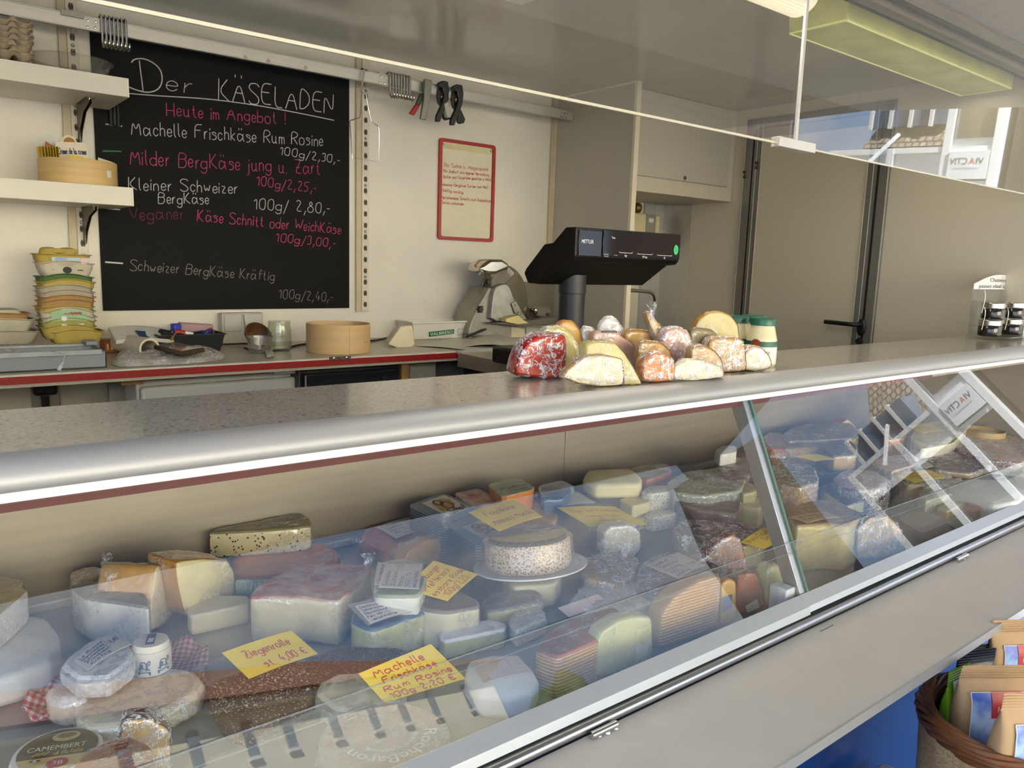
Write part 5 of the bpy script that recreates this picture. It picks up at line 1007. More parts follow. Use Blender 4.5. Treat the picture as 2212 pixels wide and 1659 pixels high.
def piece(key, label, poly, e, paste, rind=None, spec='', film=None, r=.005, it=2, bulge=0, group=None, zmin=None, tails=(), amp=.0055, cat='cheese', name='cheese', lvl=4):
    rs = prism(poly, e, r, it, bulge, 0, lvl); allp = [q for a in rs for q in a]
    lo = [min(q[i] for q in allp) for i in range(3)]; hi = [max(q[i] for q in allp) for i in range(3)]
    t = thing(name, label, cat, ((lo[0] + hi[0]) / 2, (lo[1] + hi[1]) / 2, lo[2]), group)
    pm = PASTE.get(paste) or RIND.get(paste) or MATS[paste]
    obj('paste' if cat == 'cheese' else 'body', MB().rings(rs), pm, t, smooth=50)
    if rind:
        m = MB(); n = len(rs[0]); q = prism(poly, e, r, it, bulge, .0008, lvl)
        if 'f' in spec: m.add(q[0], [tuple(range(n))]); m.rings(q[:3], False, False)
        if 'b' in spec: m.add(q[-1], [tuple(range(n))]); m.rings(q[-3:], False, False)
        if 's' in spec: m.rings(q[1:-1], False, False)
        k0 = [c for c in spec if c.isdigit()]
        if k0:  # some sides only: numbers are sides of the outline
            np_ = len(poly); k = n // np_
            for c in k0:
                i0 = int(c) * k; idx = [(i0 + j + k // 2) % n for j in range(k + 1)]; m.rings([[ring[i] for i in idx] for ring in q[1:-1]], False, False, False)
        obj('rind' if cat == 'cheese' else 'wrapper', m, RIND.get(rind) or PASTE.get(rind) or MATS[rind], t, smooth=50)
    if film: film_on(allp, t, film, zmin=zmin if zmin is not None else lo[2] + .002, tails=tails, amp=amp)
    return t
def lay(key, label, poly, zb=None, zt=None, ft=None, fb=None, paste='ivory', rind=None, spec='f', film=None, **k):
    """a piece lying flat: px outline of its top face; ft / fb are one upright edge, top and foot"""
    zb = ZD + .001 if zb is None else zb + .001
    if zt is None: zt = at(*ft, Y=at(*fb, Z=zb).y).z
    ZT[key] = zt; P_ = [at(*q, Z=zt) for q in poly]
    for p in P_: p.y = min(p.y, YBK - .012) if zb < 1.3 else p.y
    return piece(key, label, P_, (0, 0, zb - zt), paste, rind, spec, film, **k)
def stand(key, label, poly, base, a, th, zb=None, paste='ivory', rind=None, spec='s', film=None, **k):
    """a piece standing up: px outline of the face turned to us, on an upright plane through its foot"""
    zb = ZD + .001 if zb is None else zb + .001; p0 = at(*base, Z=zb); a = math.radians(a); n = V((-math.sin(a), -math.cos(a), 0))
    P_ = [onplane(*q, p0, n) for q in poly]
    for p in P_: p.z = max(p.z, zb)
    ZT[key] = max(p.z for p in P_); return piece(key, label, P_, -n * th, paste, rind, spec, film, **k)
ink_r = mat('ink_felt_red', 'b03a35', .7, var=0); ink_b = mat('ink_felt_blue', '2c3a66', .7, var=0); ink_k = mat('ink_felt_dark', '3a3438', .7, var=0)
ylab = mat('label_yellow', 'e6c84a', .55, var=.03, scale=12); wlab = mat('label_paper', 'ded6cc', .5, var=.03)
def card(pts, zs, m_, label, lines=(), ink=None, name='price_label', cat='label', wgt=.0013, bend=.0025, th=.0007, ruled=False):
    """card by its px corners bl br tr tl and their heights"""
    zs = zs if isinstance(zs, (list, tuple)) else (zs,) * 4; P_ = [at(*q, Z=z) for q, z in zip(pts, zs)]; mb = MB(); sheet(mb, *P_, th, 8, bend); o = solo(name, mb, m_, label, cat, base=sum(P_, V((0, 0, 0))) / 4)
    f = bilin(*P_, off=.0007, bend=bend); L_ = (P_[1] - P_[0]).length; H_ = (P_[3] - P_[0]).length
    if ruled:
        mb = MB()
        for v in (.1, .3, .5, .7): mb.add([f(.06, v), f(.94, v), f(.94, v + .012), f(.06, v + .012)], [(0, 1, 2, 3)])
        mb.add([f(.66, .3), f(.67, .3), f(.67, .95), f(.66, .95)], [(0, 1, 2, 3)]); obj('ruled_lines', mb, mat('rule_grey', '8c8a90', .7, var=0), o)
    if lines:
        mb = MB()
        for tx_, u0, u1, v, h in lines: write(mb, tx_, lambda s_, t2: f(u0 + s_ / L_, v + t2 / H_), h * H_, wgt, (u1 - u0) * L_)
        obj('handwriting', mb, ink or ink_r, o, smooth=0)
    return o
# ---------------------------------------------------------------- wrapped cheeses on the countertop
G = 'wrapped cheese pieces on the countertop'
def cst(key, label, poly, base, a, th, **k): return stand(key, label, poly, base, a, th, zb=ZC, group=G, **k)
cst('A', 'large red waxed cheese wrapped in film at the left front of the countertop pile', [(1113, 808), (1120, 776), (1137, 745), (1160, 727), (1222, 726), (1222, 765), (1219, 812), (1180, 819)], (1175, 818), 22, .06, paste='orange', rind='red', spec='fs', film='h', bulge=.004)
cst('B', 'pale lemon yellow half wheel behind the red waxed piece', [(1163, 800), (1165, 725), (1180, 708), (1212, 704), (1240, 725), (1256, 757), (1262, 800), (1225, 810)], (1235, 805), 25, .03, paste='lemon', film='m')
cst('C', 'deep orange rounded cheese peeking out above the lemon yellow one', [(1203, 790), (1203, 702), (1218, 692), (1238, 694), (1254, 713), (1261, 745), (1262, 795)], (1240, 797), 28, .02, paste='gold', rind='orange', film='l')
cst('D', 'small cheese in crumpled clear film just left of the dark labelled piece', [(1258, 792), (1256, 718), (1264, 706), (1280, 708), (1296, 727), (1300, 792)], (1278, 797), 30, .025, paste='pale', film='h')
cst('H', 'white film wrapped cheese sticking up at the back, left of centre', [(1295, 795), (1296, 702), (1310, 685), (1326, 683), (1341, 701), (1350, 718), (1348, 795)], (1320, 797), 30, .025, paste='white', film='h')
cst('G', 'pink wrapped cheese with a dark grey label at the middle of the pile', [(1280, 800), (1281, 717), (1332, 713), (1346, 728), (1372, 747), (1390, 800)], (1330, 803), 22, .03, paste='pink', film='m')
p = at(1330, 803, Z=ZC); nrm = V((-math.sin(math.radians(22)), -math.cos(math.radians(22)), 0)); mb = MB(); lq = [onplane(*q, p, nrm) + nrm * .006 for q in ((1296, 738), (1330, 741), (1330, 714), (1296, 713))]; mb.ext(lq, nrm * .0006)
obj('dark_label', mb, mat('label_slate', '4a4746', .5, var=.2, scale=60), [o for o in COL.objects if o.get('label', '').startswith('pink wrapped cheese with a dark')][0])
cst('I', 'amber cheese slice standing behind the tan half round one', [(1348, 800), (1349, 717), (1370, 711), (1400, 714), (1421, 731), (1424, 800)], (1385, 801), 28, .02, paste='amber', rind='amber', film='l')
cst('L', 'tall tan cheese slab leaning up at the middle of the pile with a film tuft', [(1395, 677), (1403, 672), (1418, 692), (1440, 715), (1470, 760), (1474, 802), (1436, 804), (1420, 745)], (1450, 804), 24, .02, paste='tan', rind='tan', film='m', tails=[at(1405, 692, Y=1.03)])
cst('M', 'pinkish cheese in white crumpled film right of the tall tan slab', [(1430, 735), (1440, 712), (1465, 706), (1489, 716), (1497, 748), (1496, 806), (1445, 808)], (1470, 808), 22, .03, paste='pink', film='h')
cst('J', 'tan rinded half round cheese at the centre of the pile', [(1376, 810), (1379, 745), (1393, 736), (1430, 740), (1452, 760), (1459, 810)], (1420, 812), 24, .022, paste='amber', rind='tan', film='m')
cst('F', 'tall yellow cheese wedge with a blue and purple printed side at the front', [(1266, 790), (1267, 744), (1285, 737), (1330, 740), (1352, 764), (1373, 800), (1388, 832), (1375, 837), (1340, 832)], (1340, 832), 15, .03, paste='yellow', rind='lemon', film='l')
p = at(1340, 832, Z=ZC); a_ = math.radians(15); nrm = V((-math.sin(a_), -math.cos(a_), 0)); F_ = [o for o in COL.objects if o.get('label', '').startswith('tall yellow cheese wedge')][0]
for pts, mn, mc in (([(1363, 790), (1371, 800), (1385, 830), (1378, 833), (1370, 812)], 'print_purple', '55507a'), ([(1357, 800), (1364, 806), (1372, 835), (1362, 835)], 'print_orange', 'd29a3a')): obj('printed_label', MB().ext([onplane(*q, p, nrm) + nrm * .001 for q in pts], nrm * .0006), mat(mn, mc, .5), F_)
cst('E', 'low beige cheese piece in front at the edge of the countertop', [(1218, 815), (1226, 800), (1262, 771), (1300, 766), (1347, 775), (1349, 832), (1300, 836), (1250, 828)], (1290, 836), 10, .02, paste='ivory', rind='tan', spec='s', film='h')
p = at(1290, 836, Z=ZC); a_ = math.radians(10); nrm = V((-math.sin(a_), -math.cos(a_), 0)); obj('printed_label', MB().ext([onplane(*q, p, nrm) + nrm * .0012 for q in ((1322, 831), (1330, 812), (1347, 800), (1348, 831))], nrm * .0006), mat('print_purple', ''), [o for o in COL.objects if o.get('label', '').startswith('low beige cheese')][0])
cst('K', 'orange cheese wrapped in film with a blue label at the front middle', [(1391, 822), (1392, 782), (1410, 764), (1430, 761), (1457, 776), (1459, 822), (1420, 826)], (1425, 826), 14, .03, paste='orange', film='h')
cst('P', 'big golden half disc of cheese standing at the back beside the jars', [(1497, 792), (1499, 712), (1510, 690), (1530, 675), (1555, 672), (1580, 681), (1595, 702), (1599, 740), (1597, 792)], (1550, 795), 30, .025, paste='yellow', rind='amber', film='l')
cst('Q', 'dark olive rinded cheese in front of the big golden half disc', [(1488, 800), (1490, 714), (1508, 708), (1540, 713), (1553, 727), (1553, 800)], (1520, 800), 28, .018, paste='tan', rind='olive', spec='sf', film='l')
cst('O', 'brown yellow cheese block in crumpled film right of centre', [(1530, 806), (1532, 740), (1545, 728), (1605, 732), (1611, 750), (1614, 800), (1575, 806)], (1590, 804), 18, .03, paste='tan', rind='amber', film='h')
cst('N', 'tan cheese with a small dark label in the right half of the front row', [(1490, 812), (1496, 750), (1520, 745), (1545, 757), (1560, 776), (1567, 814), (1520, 818)], (1530, 818), 18, .025, paste='tan', rind='tan', film='m')
cst('S', 'small round beige cheese in film at the right end of the pile', [(1606, 798), (1609, 762), (1625, 748), (1646, 750), (1664, 770), (1669, 788), (1661, 797), (1630, 803)], (1640, 802), 24, .035, paste='ivory', rind='tan', film='h')
cst('R', 'low crumpled film parcel with a green label in the front row', [(1456, 820), (1460, 792), (1480, 775), (1520, 778), (1558, 792), (1566, 814), (1500, 823)], (1500, 823), 14, .015, paste='ivory', film='h')
# jars of cream
jg = mat('jar_cream', 'ded2a4', .25, var=.02, coat=.5); lidg = mat('lid_green', '1f5c43', .35, var=.04)
def creamjar(px, base, label):
    b_ = at(px, base, Z=ZC); r_ = .0333; hj = .106; t = thing('cream_jar', label, 'jar', b_, 'jars of cream on the countertop')
    obj('jar_body', MB().lathe([(.004, 0), (r_ - .002, 0), (r_, .004), (r_, .06), (r_ - .002, .065), (r_ * .8, .085), (r_ * .76, .09), (.004, .09)], b_, 40), jg, t)
    obj('lid', MB().lathe([(r_ * .8, .09), (r_ * .84, .091), (r_ * .84, .104), (r_ * .8, hj), (.002, hj - .001)], b_, 40, None, False, True), lidg, t)
    d = (CAM - b_); a0 = math.atan2(d.x, -d.y)  # label faces the customers
    fn = lambda off: (lambda s_, h: b_ + V((math.sin(a0 * -1 * -1 + s_ / r_) * (r_ + off) * 1, -math.cos(a0 + s_ / r_) * (r_ + off), h)))
    def band(z0, z1, w_, off, m_, nm):
        m = MB(); n = 20; f = fn(off); vs = [f(-w_ / 2 + w_ * k / n, z) for z in (z0, z1) for k in range(n + 1)]; m.add(vs, [(k, k + 1, n + 2 + k, n + 1 + k) for k in range(n)]); return obj(nm, m, m_, t)
    band(.006, .052, .11, .0006, mat('label_white', 'e8e4da', .5, var=.02), 'label'); g = band(.044, .056, .112, .0009, lidg, 'green_band')
    m = MB(); f = fn(.0016); m.add([f(-.012, .05)] + [f(-.012 + .011 * math.cos(2 * math.pi * k / 24), .05 + .011 * math.sin(2 * math.pi * k / 24)) for k in range(24)], [(0, k + 1, (k + 1) % 24 + 1) for k in range(24)]); obj('gold_seal', m, mat('seal_gold', '9c4a35', .4, .3, var=.2, scale=200), t)
    m = MB(); f = fn(.0014); printed(m, 'ENGLISH', lambda s_, h: f(-.004 + s_, .0355 + h), .0022); printed(m, 'CLOTTED', lambda s_, h: f(-.006 + s_, .029 + h), .005, .026); printed(m, 'CREAM', lambda s_, h: f(-.003 + s_, .0225 + h), .005, .02); obj('label_lettering', m, black_m, t, smooth=0)
    m = MB(); m.add([f(-.024 + a, .022 + b2) for a, b2 in ((0, 0), (.014, 0), (.014, .01), (0, .01))], [(0, 1, 2, 3)]); obj('flag_print', m, mat('flag_print', 'a8303a', .5, col2='2e3a78', scale=220, thr=(.48, .52)), t)
    m = MB()
    for k in range(5): m.add([f(-.004 + k * .006 + a, .008 + b2) for a, b2 in ((0, 0), (.004, 0), (.004, .004), (0, .004))], [(0, 1, 2, 3)])
    obj('scone_print', m, mat('scone_print', '7a4a2a', .5, var=.2, scale=200), t)
creamjar(1641, 789, 'cream jar with a green lid at the right front of the three jars'); creamjar(1584, 781, 'cream jar with a green lid left behind the golden half disc'); creamjar(1621, 777, 'cream jar with a green lid standing at the back between two others')
# chutney display
b0 = at(2107, 727, Z=ZC + .008); t = thing('chutney_stand', 'clear acrylic stand with a white arched sign at the right end of the counter', 'display stand', (b0.x + .1, b0.y + .02, ZC))
YX = b0.y; xs0, xs1 = at(2101, 640, Y=YX + .05).x, at(2206, 640, Y=YX + .05).x
acr = pane_mat('stand_acrylic', (.93, .94, .93), .07, .02, .05)
sb = at(2150, 625, Y=YX + .05).z; st = at(2150, 593, Y=YX + .05).z; ss = at(2102, 613, Y=YX + .05).z
obj('stand_base', MB().bb((xs0 - .01, YX - .09, ZC + .004), (WX - .012, YX + .056, ZC + .011)), acr, t, bevel=.002)
obj('stand_back', MB().bb((xs0, YX + .05, ZC + .011), (xs1, YX + .053, sb)).bb((xs0, YX - .02, ZC + .011), (xs0 + .003, YX + .05, sb - .04)), acr, t)
arc = [V((xs0, YX + .049, sb)), V((xs1, YX + .049, sb)), V((xs1, YX + .049, ss))] + [V((xs0 + (xs1 - xs0) * (1 - k / 16), YX + .049, ss + (st - ss) * math.sin(math.pi * k / 16))) for k in range(1, 16)] + [V((xs0, YX + .049, ss))]
sg_ = obj('arched_sign', MB().ext(arc, (0, .002, 0)), mat('sign_white', 'e9e7e2', .4, var=0), t)
mb = MB()
for tx_, pa, pb, h in (('Chutneys', (2138, 609), (2172, 609), 8), ('passen ideal zu Käse', (2114, 621), (2194, 623), 8)):
    a, b = at(*pa, Y=YX + .049), at(*pb, Y=YX + .049); a.z = b.z = (a.z + b.z) / 2; printed(mb, tx_, planefn(a, b - a, (0, 0, 1), .0008), h * .0017, (b - a).length)
obj('sign_lettering', mb, black_m, sg_, smooth=0)
m = MB()
for x_, z_ in ((2125, 640), (2125, 676), (2175, 678)):
    q = at(x_, z_, Y=YX - .055); m.tube(chaik([q + V((0, 0, .02)), q + V((0, -.006, 0)), q + V((0, 0, -.055))], 2), .0014, 6)
obj('wire_holder', m, alu, t)
jd = mat('chutney_dark', '1d1512', .12, var=.3, coat=.6); lidm = mat('lid_metal', 'b5b0a6', .22, 1, var=.03)
rj = .036
def chut(px, zb_, dy, label, tagc):
    c = at(px, 700, Y=YX - .03 + dy); c = V((c.x, YX - .03 + dy, zb_)); t2 = thing('chutney_jar', label, 'jar', c, 'chutney jars in the acrylic stand')
    obj('jar_body', MB().lathe([(.004, 0), (rj - .002, 0), (rj, .004), (rj, .03), (rj - .003, .035), (.004, .035)], c, 36), jd, t2); obj('lid', MB().lathe([(rj - .001, .037), (rj, .038), (rj, .053), (rj - .002, .055), (.002, .055)], c, 36), lidm, t2)
    m = MB(); n = 14; a0 = -.5; vs = [c + V((math.sin(a0 + k / n * 1.3) * (rj + .0005), -math.cos(a0 + k / n * 1.3) * (rj + .0005), z)) for z in (.005, .031) for k in range(n + 1)]; m.add(vs, [(k, k + 1, n + 2 + k, n + 1 + k) for k in range(n)]); obj('label', m, mat('chutney_label', '3b3836', .5, var=.4, scale=300, col2='7b7874', thr=(.5, .68)), t2)
    if tagc: m = MB(); vs = [c + V((math.sin(.75 + k * .07) * (rj + .0008), -math.cos(.75 + k * .07) * (rj + .0008), z)) for z in (.03, .0562) for k in range(4)]; m.add(vs, [(k, k + 1, 5 + k, 4 + k) for k in range(3)]); obj('tamper_seal', m, tagc, t2)
so, sr = mat('seal_orange', 'c98a2e', .5), mat('seal_red', '8c2f28', .5)
zl_ = ZC + .012; pit = .0585
chut(2139, zl_, 0, 'dark chutney jar at the left of the lower row in the acrylic stand', None); chut(2185, zl_, 0, 'dark chutney jar with a red seal at the right of the lower row', sr)
chut(2142, zl_ + pit, 0, 'dark chutney jar with a red seal at the left of the upper row', sr); chut(2187, zl_ + pit, 0, 'dark chutney jar with an orange seal in the upper row', so); chut(2232, zl_ + pit, 0, 'dark chutney jar at the right frame edge of the upper row', None); chut(2232, zl_, 0, 'dark chutney jar at the right frame edge of the lower row', so)
# ---------------------------------------------------------------- inside the case: left pane
paperw = mat('wax_paper', 'e8e4dd', .6, var=.04, scale=10, bump=.9, bscale=20)
lay('wheel', 'large white paper wrapped cheese wheel at the left edge of the case', [(-90, 1400), (-50, 1345), (40, 1322), (100, 1331), (126, 1360), (133, 1395), (110, 1425), (40, 1455), (-60, 1480)], ft=(60, 1449), fb=(60, 1517), paste='wax_paper', r=.012)
lay('brie', 'yellowish brie wedge with a white rind lying on the large white wheel', [(-70, 1262), (0, 1245), (44, 1251), (60, 1275), (30, 1302), (-30, 1350), (-80, 1370)], zb=ZT['wheel'], zt=ZT['wheel'] + .055, paste='yellow', rind='white', spec='s', r=.006, film='l')
lay('goat', 'white quarter cheese with a herb covered top wrapped in film', [(152, 1266), (185, 1256), (245, 1251), (292, 1262), (322, 1296), (322, 1312), (250, 1300), (186, 1293)], ft=(186, 1293), fb=(186, 1386), paste='white', rind='herbblue', film='m')
lay('backwrap', 'small film wrapped cheese behind the white herb cheese', [(152, 1236), (185, 1224), (236, 1226), (240, 1243), (195, 1254), (155, 1256)], zt=1.0039, paste='tan', film='h', tails=[at(232, 1232, Z=0.9986)])
stand('goudahalf', 'tall cream half wheel with tan rind between the herb cheese and the yellow wedge', [(336, 1232), (342, 1221), (372, 1221), (398, 1240), (405, 1280), (402, 1315), (385, 1345), (355, 1360), (326, 1366), (326, 1300)], (340, 1365), -50, .10, paste='ivory', rind='tan', film='l', r=.008)
stand('wedgeE', 'pale yellow wedge with an orange brown rind on top under film strands', [(400, 1330), (384, 1262), (379, 1214), (440, 1207), (493, 1211), (508, 1235), (509, 1272), (495, 1322), (450, 1338)], (445, 1338), -22, .08, paste='butter', rind='amber', film='m', r=.006)
lay('thai', 'half wheel with a bulging orange rind under the speckled half wheel', [(500, 1206), (522, 1184), (592, 1172), (700, 1172), (727, 1187), (731, 1213), (640, 1240), (545, 1250), (506, 1238)], ft=(600, 1250), fb=(600, 1290), paste='orange', rind='orange', spec='fs', bulge=.006, r=.014, film='l')
g_ = stand('thailab', 'green', [(507, 1252), (600, 1252), (727, 1228), (729, 1262), (600, 1288), (512, 1286)], (600, 1290), 6, .003, paste='greengrey', cat='label', name='green_label')
g_['label'] = 'green wrapper edge lettered in white on the front of the orange half wheel'
p0 = at(600, 1290, Z=ZD + .001); n0 = V((-math.sin(.105), -math.cos(.105), 0)); a, b = onplane(520, 1275, p0, n0), onplane(660, 1262, p0, n0); mb = MB(); printed(mb, 'Thai Gouda', planefn(a, b - a, (0, 0, 1), .0012), .018, (b - a).length); obj('lettering', mb, mat('print_pale', 'b9cdb8', .6, var=0), g_, smooth=0)
lay('seeds', 'half wheel speckled with dark seeds stacked on the orange half wheel', [(449, 1152), (454, 1130), (475, 1110), (520, 1095), (590, 1090), (640, 1101), (668, 1120), (674, 1137), (560, 1147)], zb=ZT['thai'], ft=(560, 1147), fb=(560, 1200), paste='seeds', rind='olive', spec='f', film='l', r=.004)
lay('redtop', 'large ivory cheese block with a red printed top under film', [(537, 1292), (560, 1262), (640, 1225), (700, 1217), (798, 1219), (801, 1236), (734, 1302), (640, 1287)], ft=(734, 1302), fb=(734, 1398), paste='ivory', rind='redprint', film='m', r=.004, tails=[at(795, 1228, Z=1.0197)])
lay('bare', 'bare cream cheese wedge without film beside the large red topped block', [(403, 1318), (422, 1298), (465, 1286), (538, 1287), (540, 1305), (411, 1332)], ft=(411, 1332), fb=(413, 1375), paste='ivory', rind='pale', spec='f', r=.004)
# gingham paper with the brie pile
ging = bpy.data.materials.new('gingham'); ging.use_nodes = True; nt = ging.node_tree; b = nt.nodes['Principled BSDF']; b.inputs['Roughness'].default_value = .7
tcn = N(nt, 'ShaderNodeTexCoord'); mpn = N(nt, 'ShaderNodeMapping'); mpn.inputs['Rotation'].default_value = (0, 0, .5); mpn.inputs['Scale'].default_value = (110, 110, 110); L(nt, tcn.outputs['Object'], mpn.inputs[0]); spn = N(nt, 'ShaderNodeSeparateXYZ'); L(nt, mpn.outputs[0], spn.inputs[0])
st_ = []
for ax in ('X', 'Y'):
    f1 = N(nt, 'ShaderNodeMath', operation='FRACT'); L(nt, spn.outputs[ax], f1.inputs[0]); f2 = N(nt, 'ShaderNodeMath', operation='GREATER_THAN', n1=.5); L(nt, f1.outputs[0], f2.inputs[0]); st_.append(f2.outputs[0])
sm = N(nt, 'ShaderNodeMath', operation='ADD'); L(nt, st_[0], sm.inputs[0]); L(nt, st_[1], sm.inputs[1]); hf = N(nt, 'ShaderNodeMath', operation='MULTIPLY', n1=.5); L(nt, sm.outputs[0], hf.inputs[0])
L(nt, ramp(nt, hf.outputs[0], (0, lin('e9e0dc')), (.5, lin('c98f92')), (1, lin('b0404a'))), b.inputs['Base Color'])
lo_ = [at(*q, Z=ZD + .004) for q in ((40, 1540), (75, 1510), (95, 1478), (180, 1440), (300, 1400), (380, 1390), (435, 1400), (456, 1425), (440, 1470), (446, 1520), (400, 1560), (345, 1572), (300, 1582), (230, 1565), (150, 1562), (110, 1576), (60, 1562))]
oc = sum(lo_, V((0, 0, 0))) / len(lo_); rr_ = []; oo = chaik(lo_, 2, True)
for k in range(8):
    s_ = k / 7; rr_.append([oc.lerp(p, .55 + .45 * s_) + V((0, 0, .022 * max(0, (s_ - .4)) ** 1.2 + .009 * s_ * s_ * math.sin(i * 1.3))) for i, p in enumerate(oo)])
o = solo('gingham_paper', MB().rings(rr_, True, False), ging, 'red and white checked paper spread under the cream brie pieces', 'paper', smooth=60); sm_ = o.modifiers.new('thick', 'SOLIDIFY'); sm_.thickness = .0006
lay('rust2', 'pale brie piece at the left on the checked paper', [(97, 1490), (130, 1464), (190, 1456), (206, 1478), (186, 1508), (135, 1516), (104, 1508)], zb=ZD + .006, zt=0.9796, paste='pale', rind='white', spec='f', film='m', r=.012)
rw_ = lay('rust', 'large flat brie in film at the front of the checked paper', [(160, 1515), (190, 1488), (260, 1462), (350, 1436), (420, 1446), (442, 1474), (425, 1500), (350, 1540), (260, 1568), (190, 1574), (165, 1555)], zb=ZD + .006, zt=0.9711, paste='pale', rind='pale', spec='f', film='h', r=.012)
q = at(400, 1446, Z=0.9754); mb = MB(); printed(mb, 'LE RUSTIQUE', lambda s_, h: V((q.x - .02 + s_, q.y + h, 0.9759)), .006, .04); obj('lettering', mb, ink_k, rw_, smooth=0)
lay('camwrap', 'soft camembert in a clear bag lying on the brie pile with a blue lettered label', [(128, 1440), (150, 1413), (220, 1368), (272, 1382), (292, 1402), (288, 1428), (235, 1466), (165, 1468)], zb=0.9796, zt=1.0112, paste='pale', rind='white', spec='fs', film='m', r=.011)
card([(190, 1447), (285, 1391), (241, 1365), (161, 1427)], ZT['camwrap'] + .006, wlab, 'white label in blue handwriting on the bagged camembert', [('Le Rustice', .06, .62, .76, .13), ('Weichkäse', .06, .6, .6, .12), ('Camembert', .08, .62, .44, .12), ('Frankreich', .1, .62, .28, .12), ('Kräftig', .12, .55, .1, .12), ('2,85', .72, .95, .5, .16)], ink_b, wgt=.0011, bend=.004, ruled=True)
# small tub with a cow
b0 = at(337, 1456, Z=0.9733); rk = (at(380, 1420, Z=0.9986) - at(293, 1420, Z=0.9986)).length / 2 * .95
t = thing('mini_cheese_tub', 'small round cheese in a paper sleeve with a cow drawing on the brie pile', 'cheese', b0); b0.y += rk * .8; t.location = b0
obj('sleeve', MB().lathe([(rk, 0), (rk, .036), (rk - .001, .036), (rk - .001, .001), (rk, 0)], b0, 40, None, False, False), mat('sleeve_cream', 'dcd2c4', .5, var=.03), t)
obj('cheese_top', MB().lathe([(rk - .002, .002), (rk - .0015, .037), (rk - .004, .045), (.002, .046)], b0, 40, None, True, True), mat('cheese_top', 'e3d9c6', .5, var=.05, bump=.3), t)
mb = MB()
def onk(u, z): return b0 + V((math.sin(u) * (rk + .0008), -math.cos(u) * (rk + .0008), z))
for u0 in (-.95, .05):
    for pts in ([(0, .008), (.15, .006), (.5, .008), (.62, .006)], [(.1, .01), (.12, .02), (.2, .024), (.45, .023), (.52, .012)], [(.15, .01), (.15, .022)], [(.45, .01), (.46, .022)], [(.5, .02), (.6, .027), (.66, .021), (.55, .018)], [(0, .012), (.2, .014), (.62, .011)]): mb.tube(chaik([onk(u0 + a_, z) for a_, z in pts], 2), .0007, 5)
    m2 = [onk(u0 + .2 + .1 * math.cos(k / 10 * 2 * math.pi), .017 + .004 * math.sin(k / 10 * 2 * math.pi)) for k in range(10)]; mb.add(m2, [tuple(range(10))])
    m2 = [onk(u0 + a_, z) for a_, z in ((0, .003), (.66, .003), (.66, .008), (.3, .010), (0, .008))]; mb.add(m2, [tuple(range(5))])
obj('cow_drawing', mb, mat('print_slate', '5d6a80', .6, var=0), t)
mb = MB(); c = b0 + V((0, 0, .0468)); mb.box(c, (.012, .034, .0006), -.35); o = obj('blue_label', mb, mat('label_navy', '2a3a66', .5, var=.05), t); mb = MB()
for k in range(3): mb.box(c + V((.002 * k - .003, -.008 + .004 * k, .0006)), (.008, .002, .0004), -.35)
obj('label_print', mb, wlab, o)
# camembert in white paper with its dark label
b0 = at(125, 1622, Z=0.9669); rc = (at(226, 1590, Z=0.9669) - at(22, 1620, Z=0.9669)).length / 2; b0.z = ZD + .001
t = thing('boxed_camembert', 'white paper camembert with a large dark round label at the bottom left of the case', 'cheese', b0)
obj('wrapper', MB().lathe([(rc * .9, 0), (rc, .006), (rc, .028), (rc * .94, .036), (.004, .037)], b0, 44), paperw, t)
ring2 = lambda r_, z, n=44: [b0 + V((r_ * math.cos(2 * math.pi * k / n), r_ * math.sin(2 * math.pi * k / n), z)) for k in range(n)]
lb = obj('round_label', MB().ext(ring2(rc * .84, .0375), (0, 0, .0005)), mat('label_brown', '3f3530', .4, var=.05), t)
u_ = (at(220, 1600, Z=0.9669) - at(40, 1625, Z=0.9669)); u_.z = 0; u_.normalize(); v_ = V((-u_.y, u_.x, 0))
LP = lambda x, y, k=.0006: b0 + u_ * x + v_ * y + V((0, 0, .038 + k))
n = 24; m = MB(); vs = [LP(rc * .84 * math.cos(math.pi + math.pi * k / n), min(-rc * .28, rc * .84 * math.sin(math.pi + math.pi * k / n)), .0003) for k in range(n + 1)]; m.add(vs, [tuple(range(n + 1))]); obj('gold_field', m, mat('label_gold', 'c6b27a', .5, var=.05), lb)
m = MB(); printed(m, 'CAMEMBERT', lambda s_, h: LP(-rc * .66 + s_, rc * .0 + h), .0095, rc * 1.25); obj('title', m, mat('print_cream', 'd8d0bd', .6, var=0), lb, smooth=0)
m = MB(); write(m, 'di Bufala', lambda s_, h: LP(-.002 + s_, -rc * .22 + h), .008, .0012, rc * .6); obj('script', m, mat('print_gold', 'b79a55', .5, var=0), lb, smooth=0)
m = MB(); m.add([LP(rc * .08 + .0165 * math.cos(2 * math.pi * k / 20), rc * .5 + .0105 * math.sin(2 * math.pi * k / 20), .0008) for k in range(20)], [tuple(range(20))]); e_ = obj('emblem', m, mat('label_gold', ''), lb)
m = MB(); m.add([LP(rc * .08 + .012 * math.cos(2 * math.pi * k / 20), rc * .5 + .006 * math.sin(2 * math.pi * k / 20) + .002, .0012) for k in range(20)], [tuple(range(20))]); obj('emblem_picture', m, mat('emblem_dark', '3b342c', .6, col2='8a7a58', scale=260), lb)
m = MB(); m.add([LP(.006 + .0125 * math.cos(2 * math.pi * k / 24), -rc * .56 + .0105 * math.sin(2 * math.pi * k / 24), .0008) for k in range(24)], [tuple(range(24))]); rd = obj('red_badge', m, mat('badge_red', 'a8283a', .5, var=0), lb)
m = MB(); printed(m, '3B', lambda s_, h: LP(-.0005 + s_, -rc * .63 + h, .0013), .0075, .013); obj('badge_lettering', m, wlab, lb, smooth=0)
m = MB()
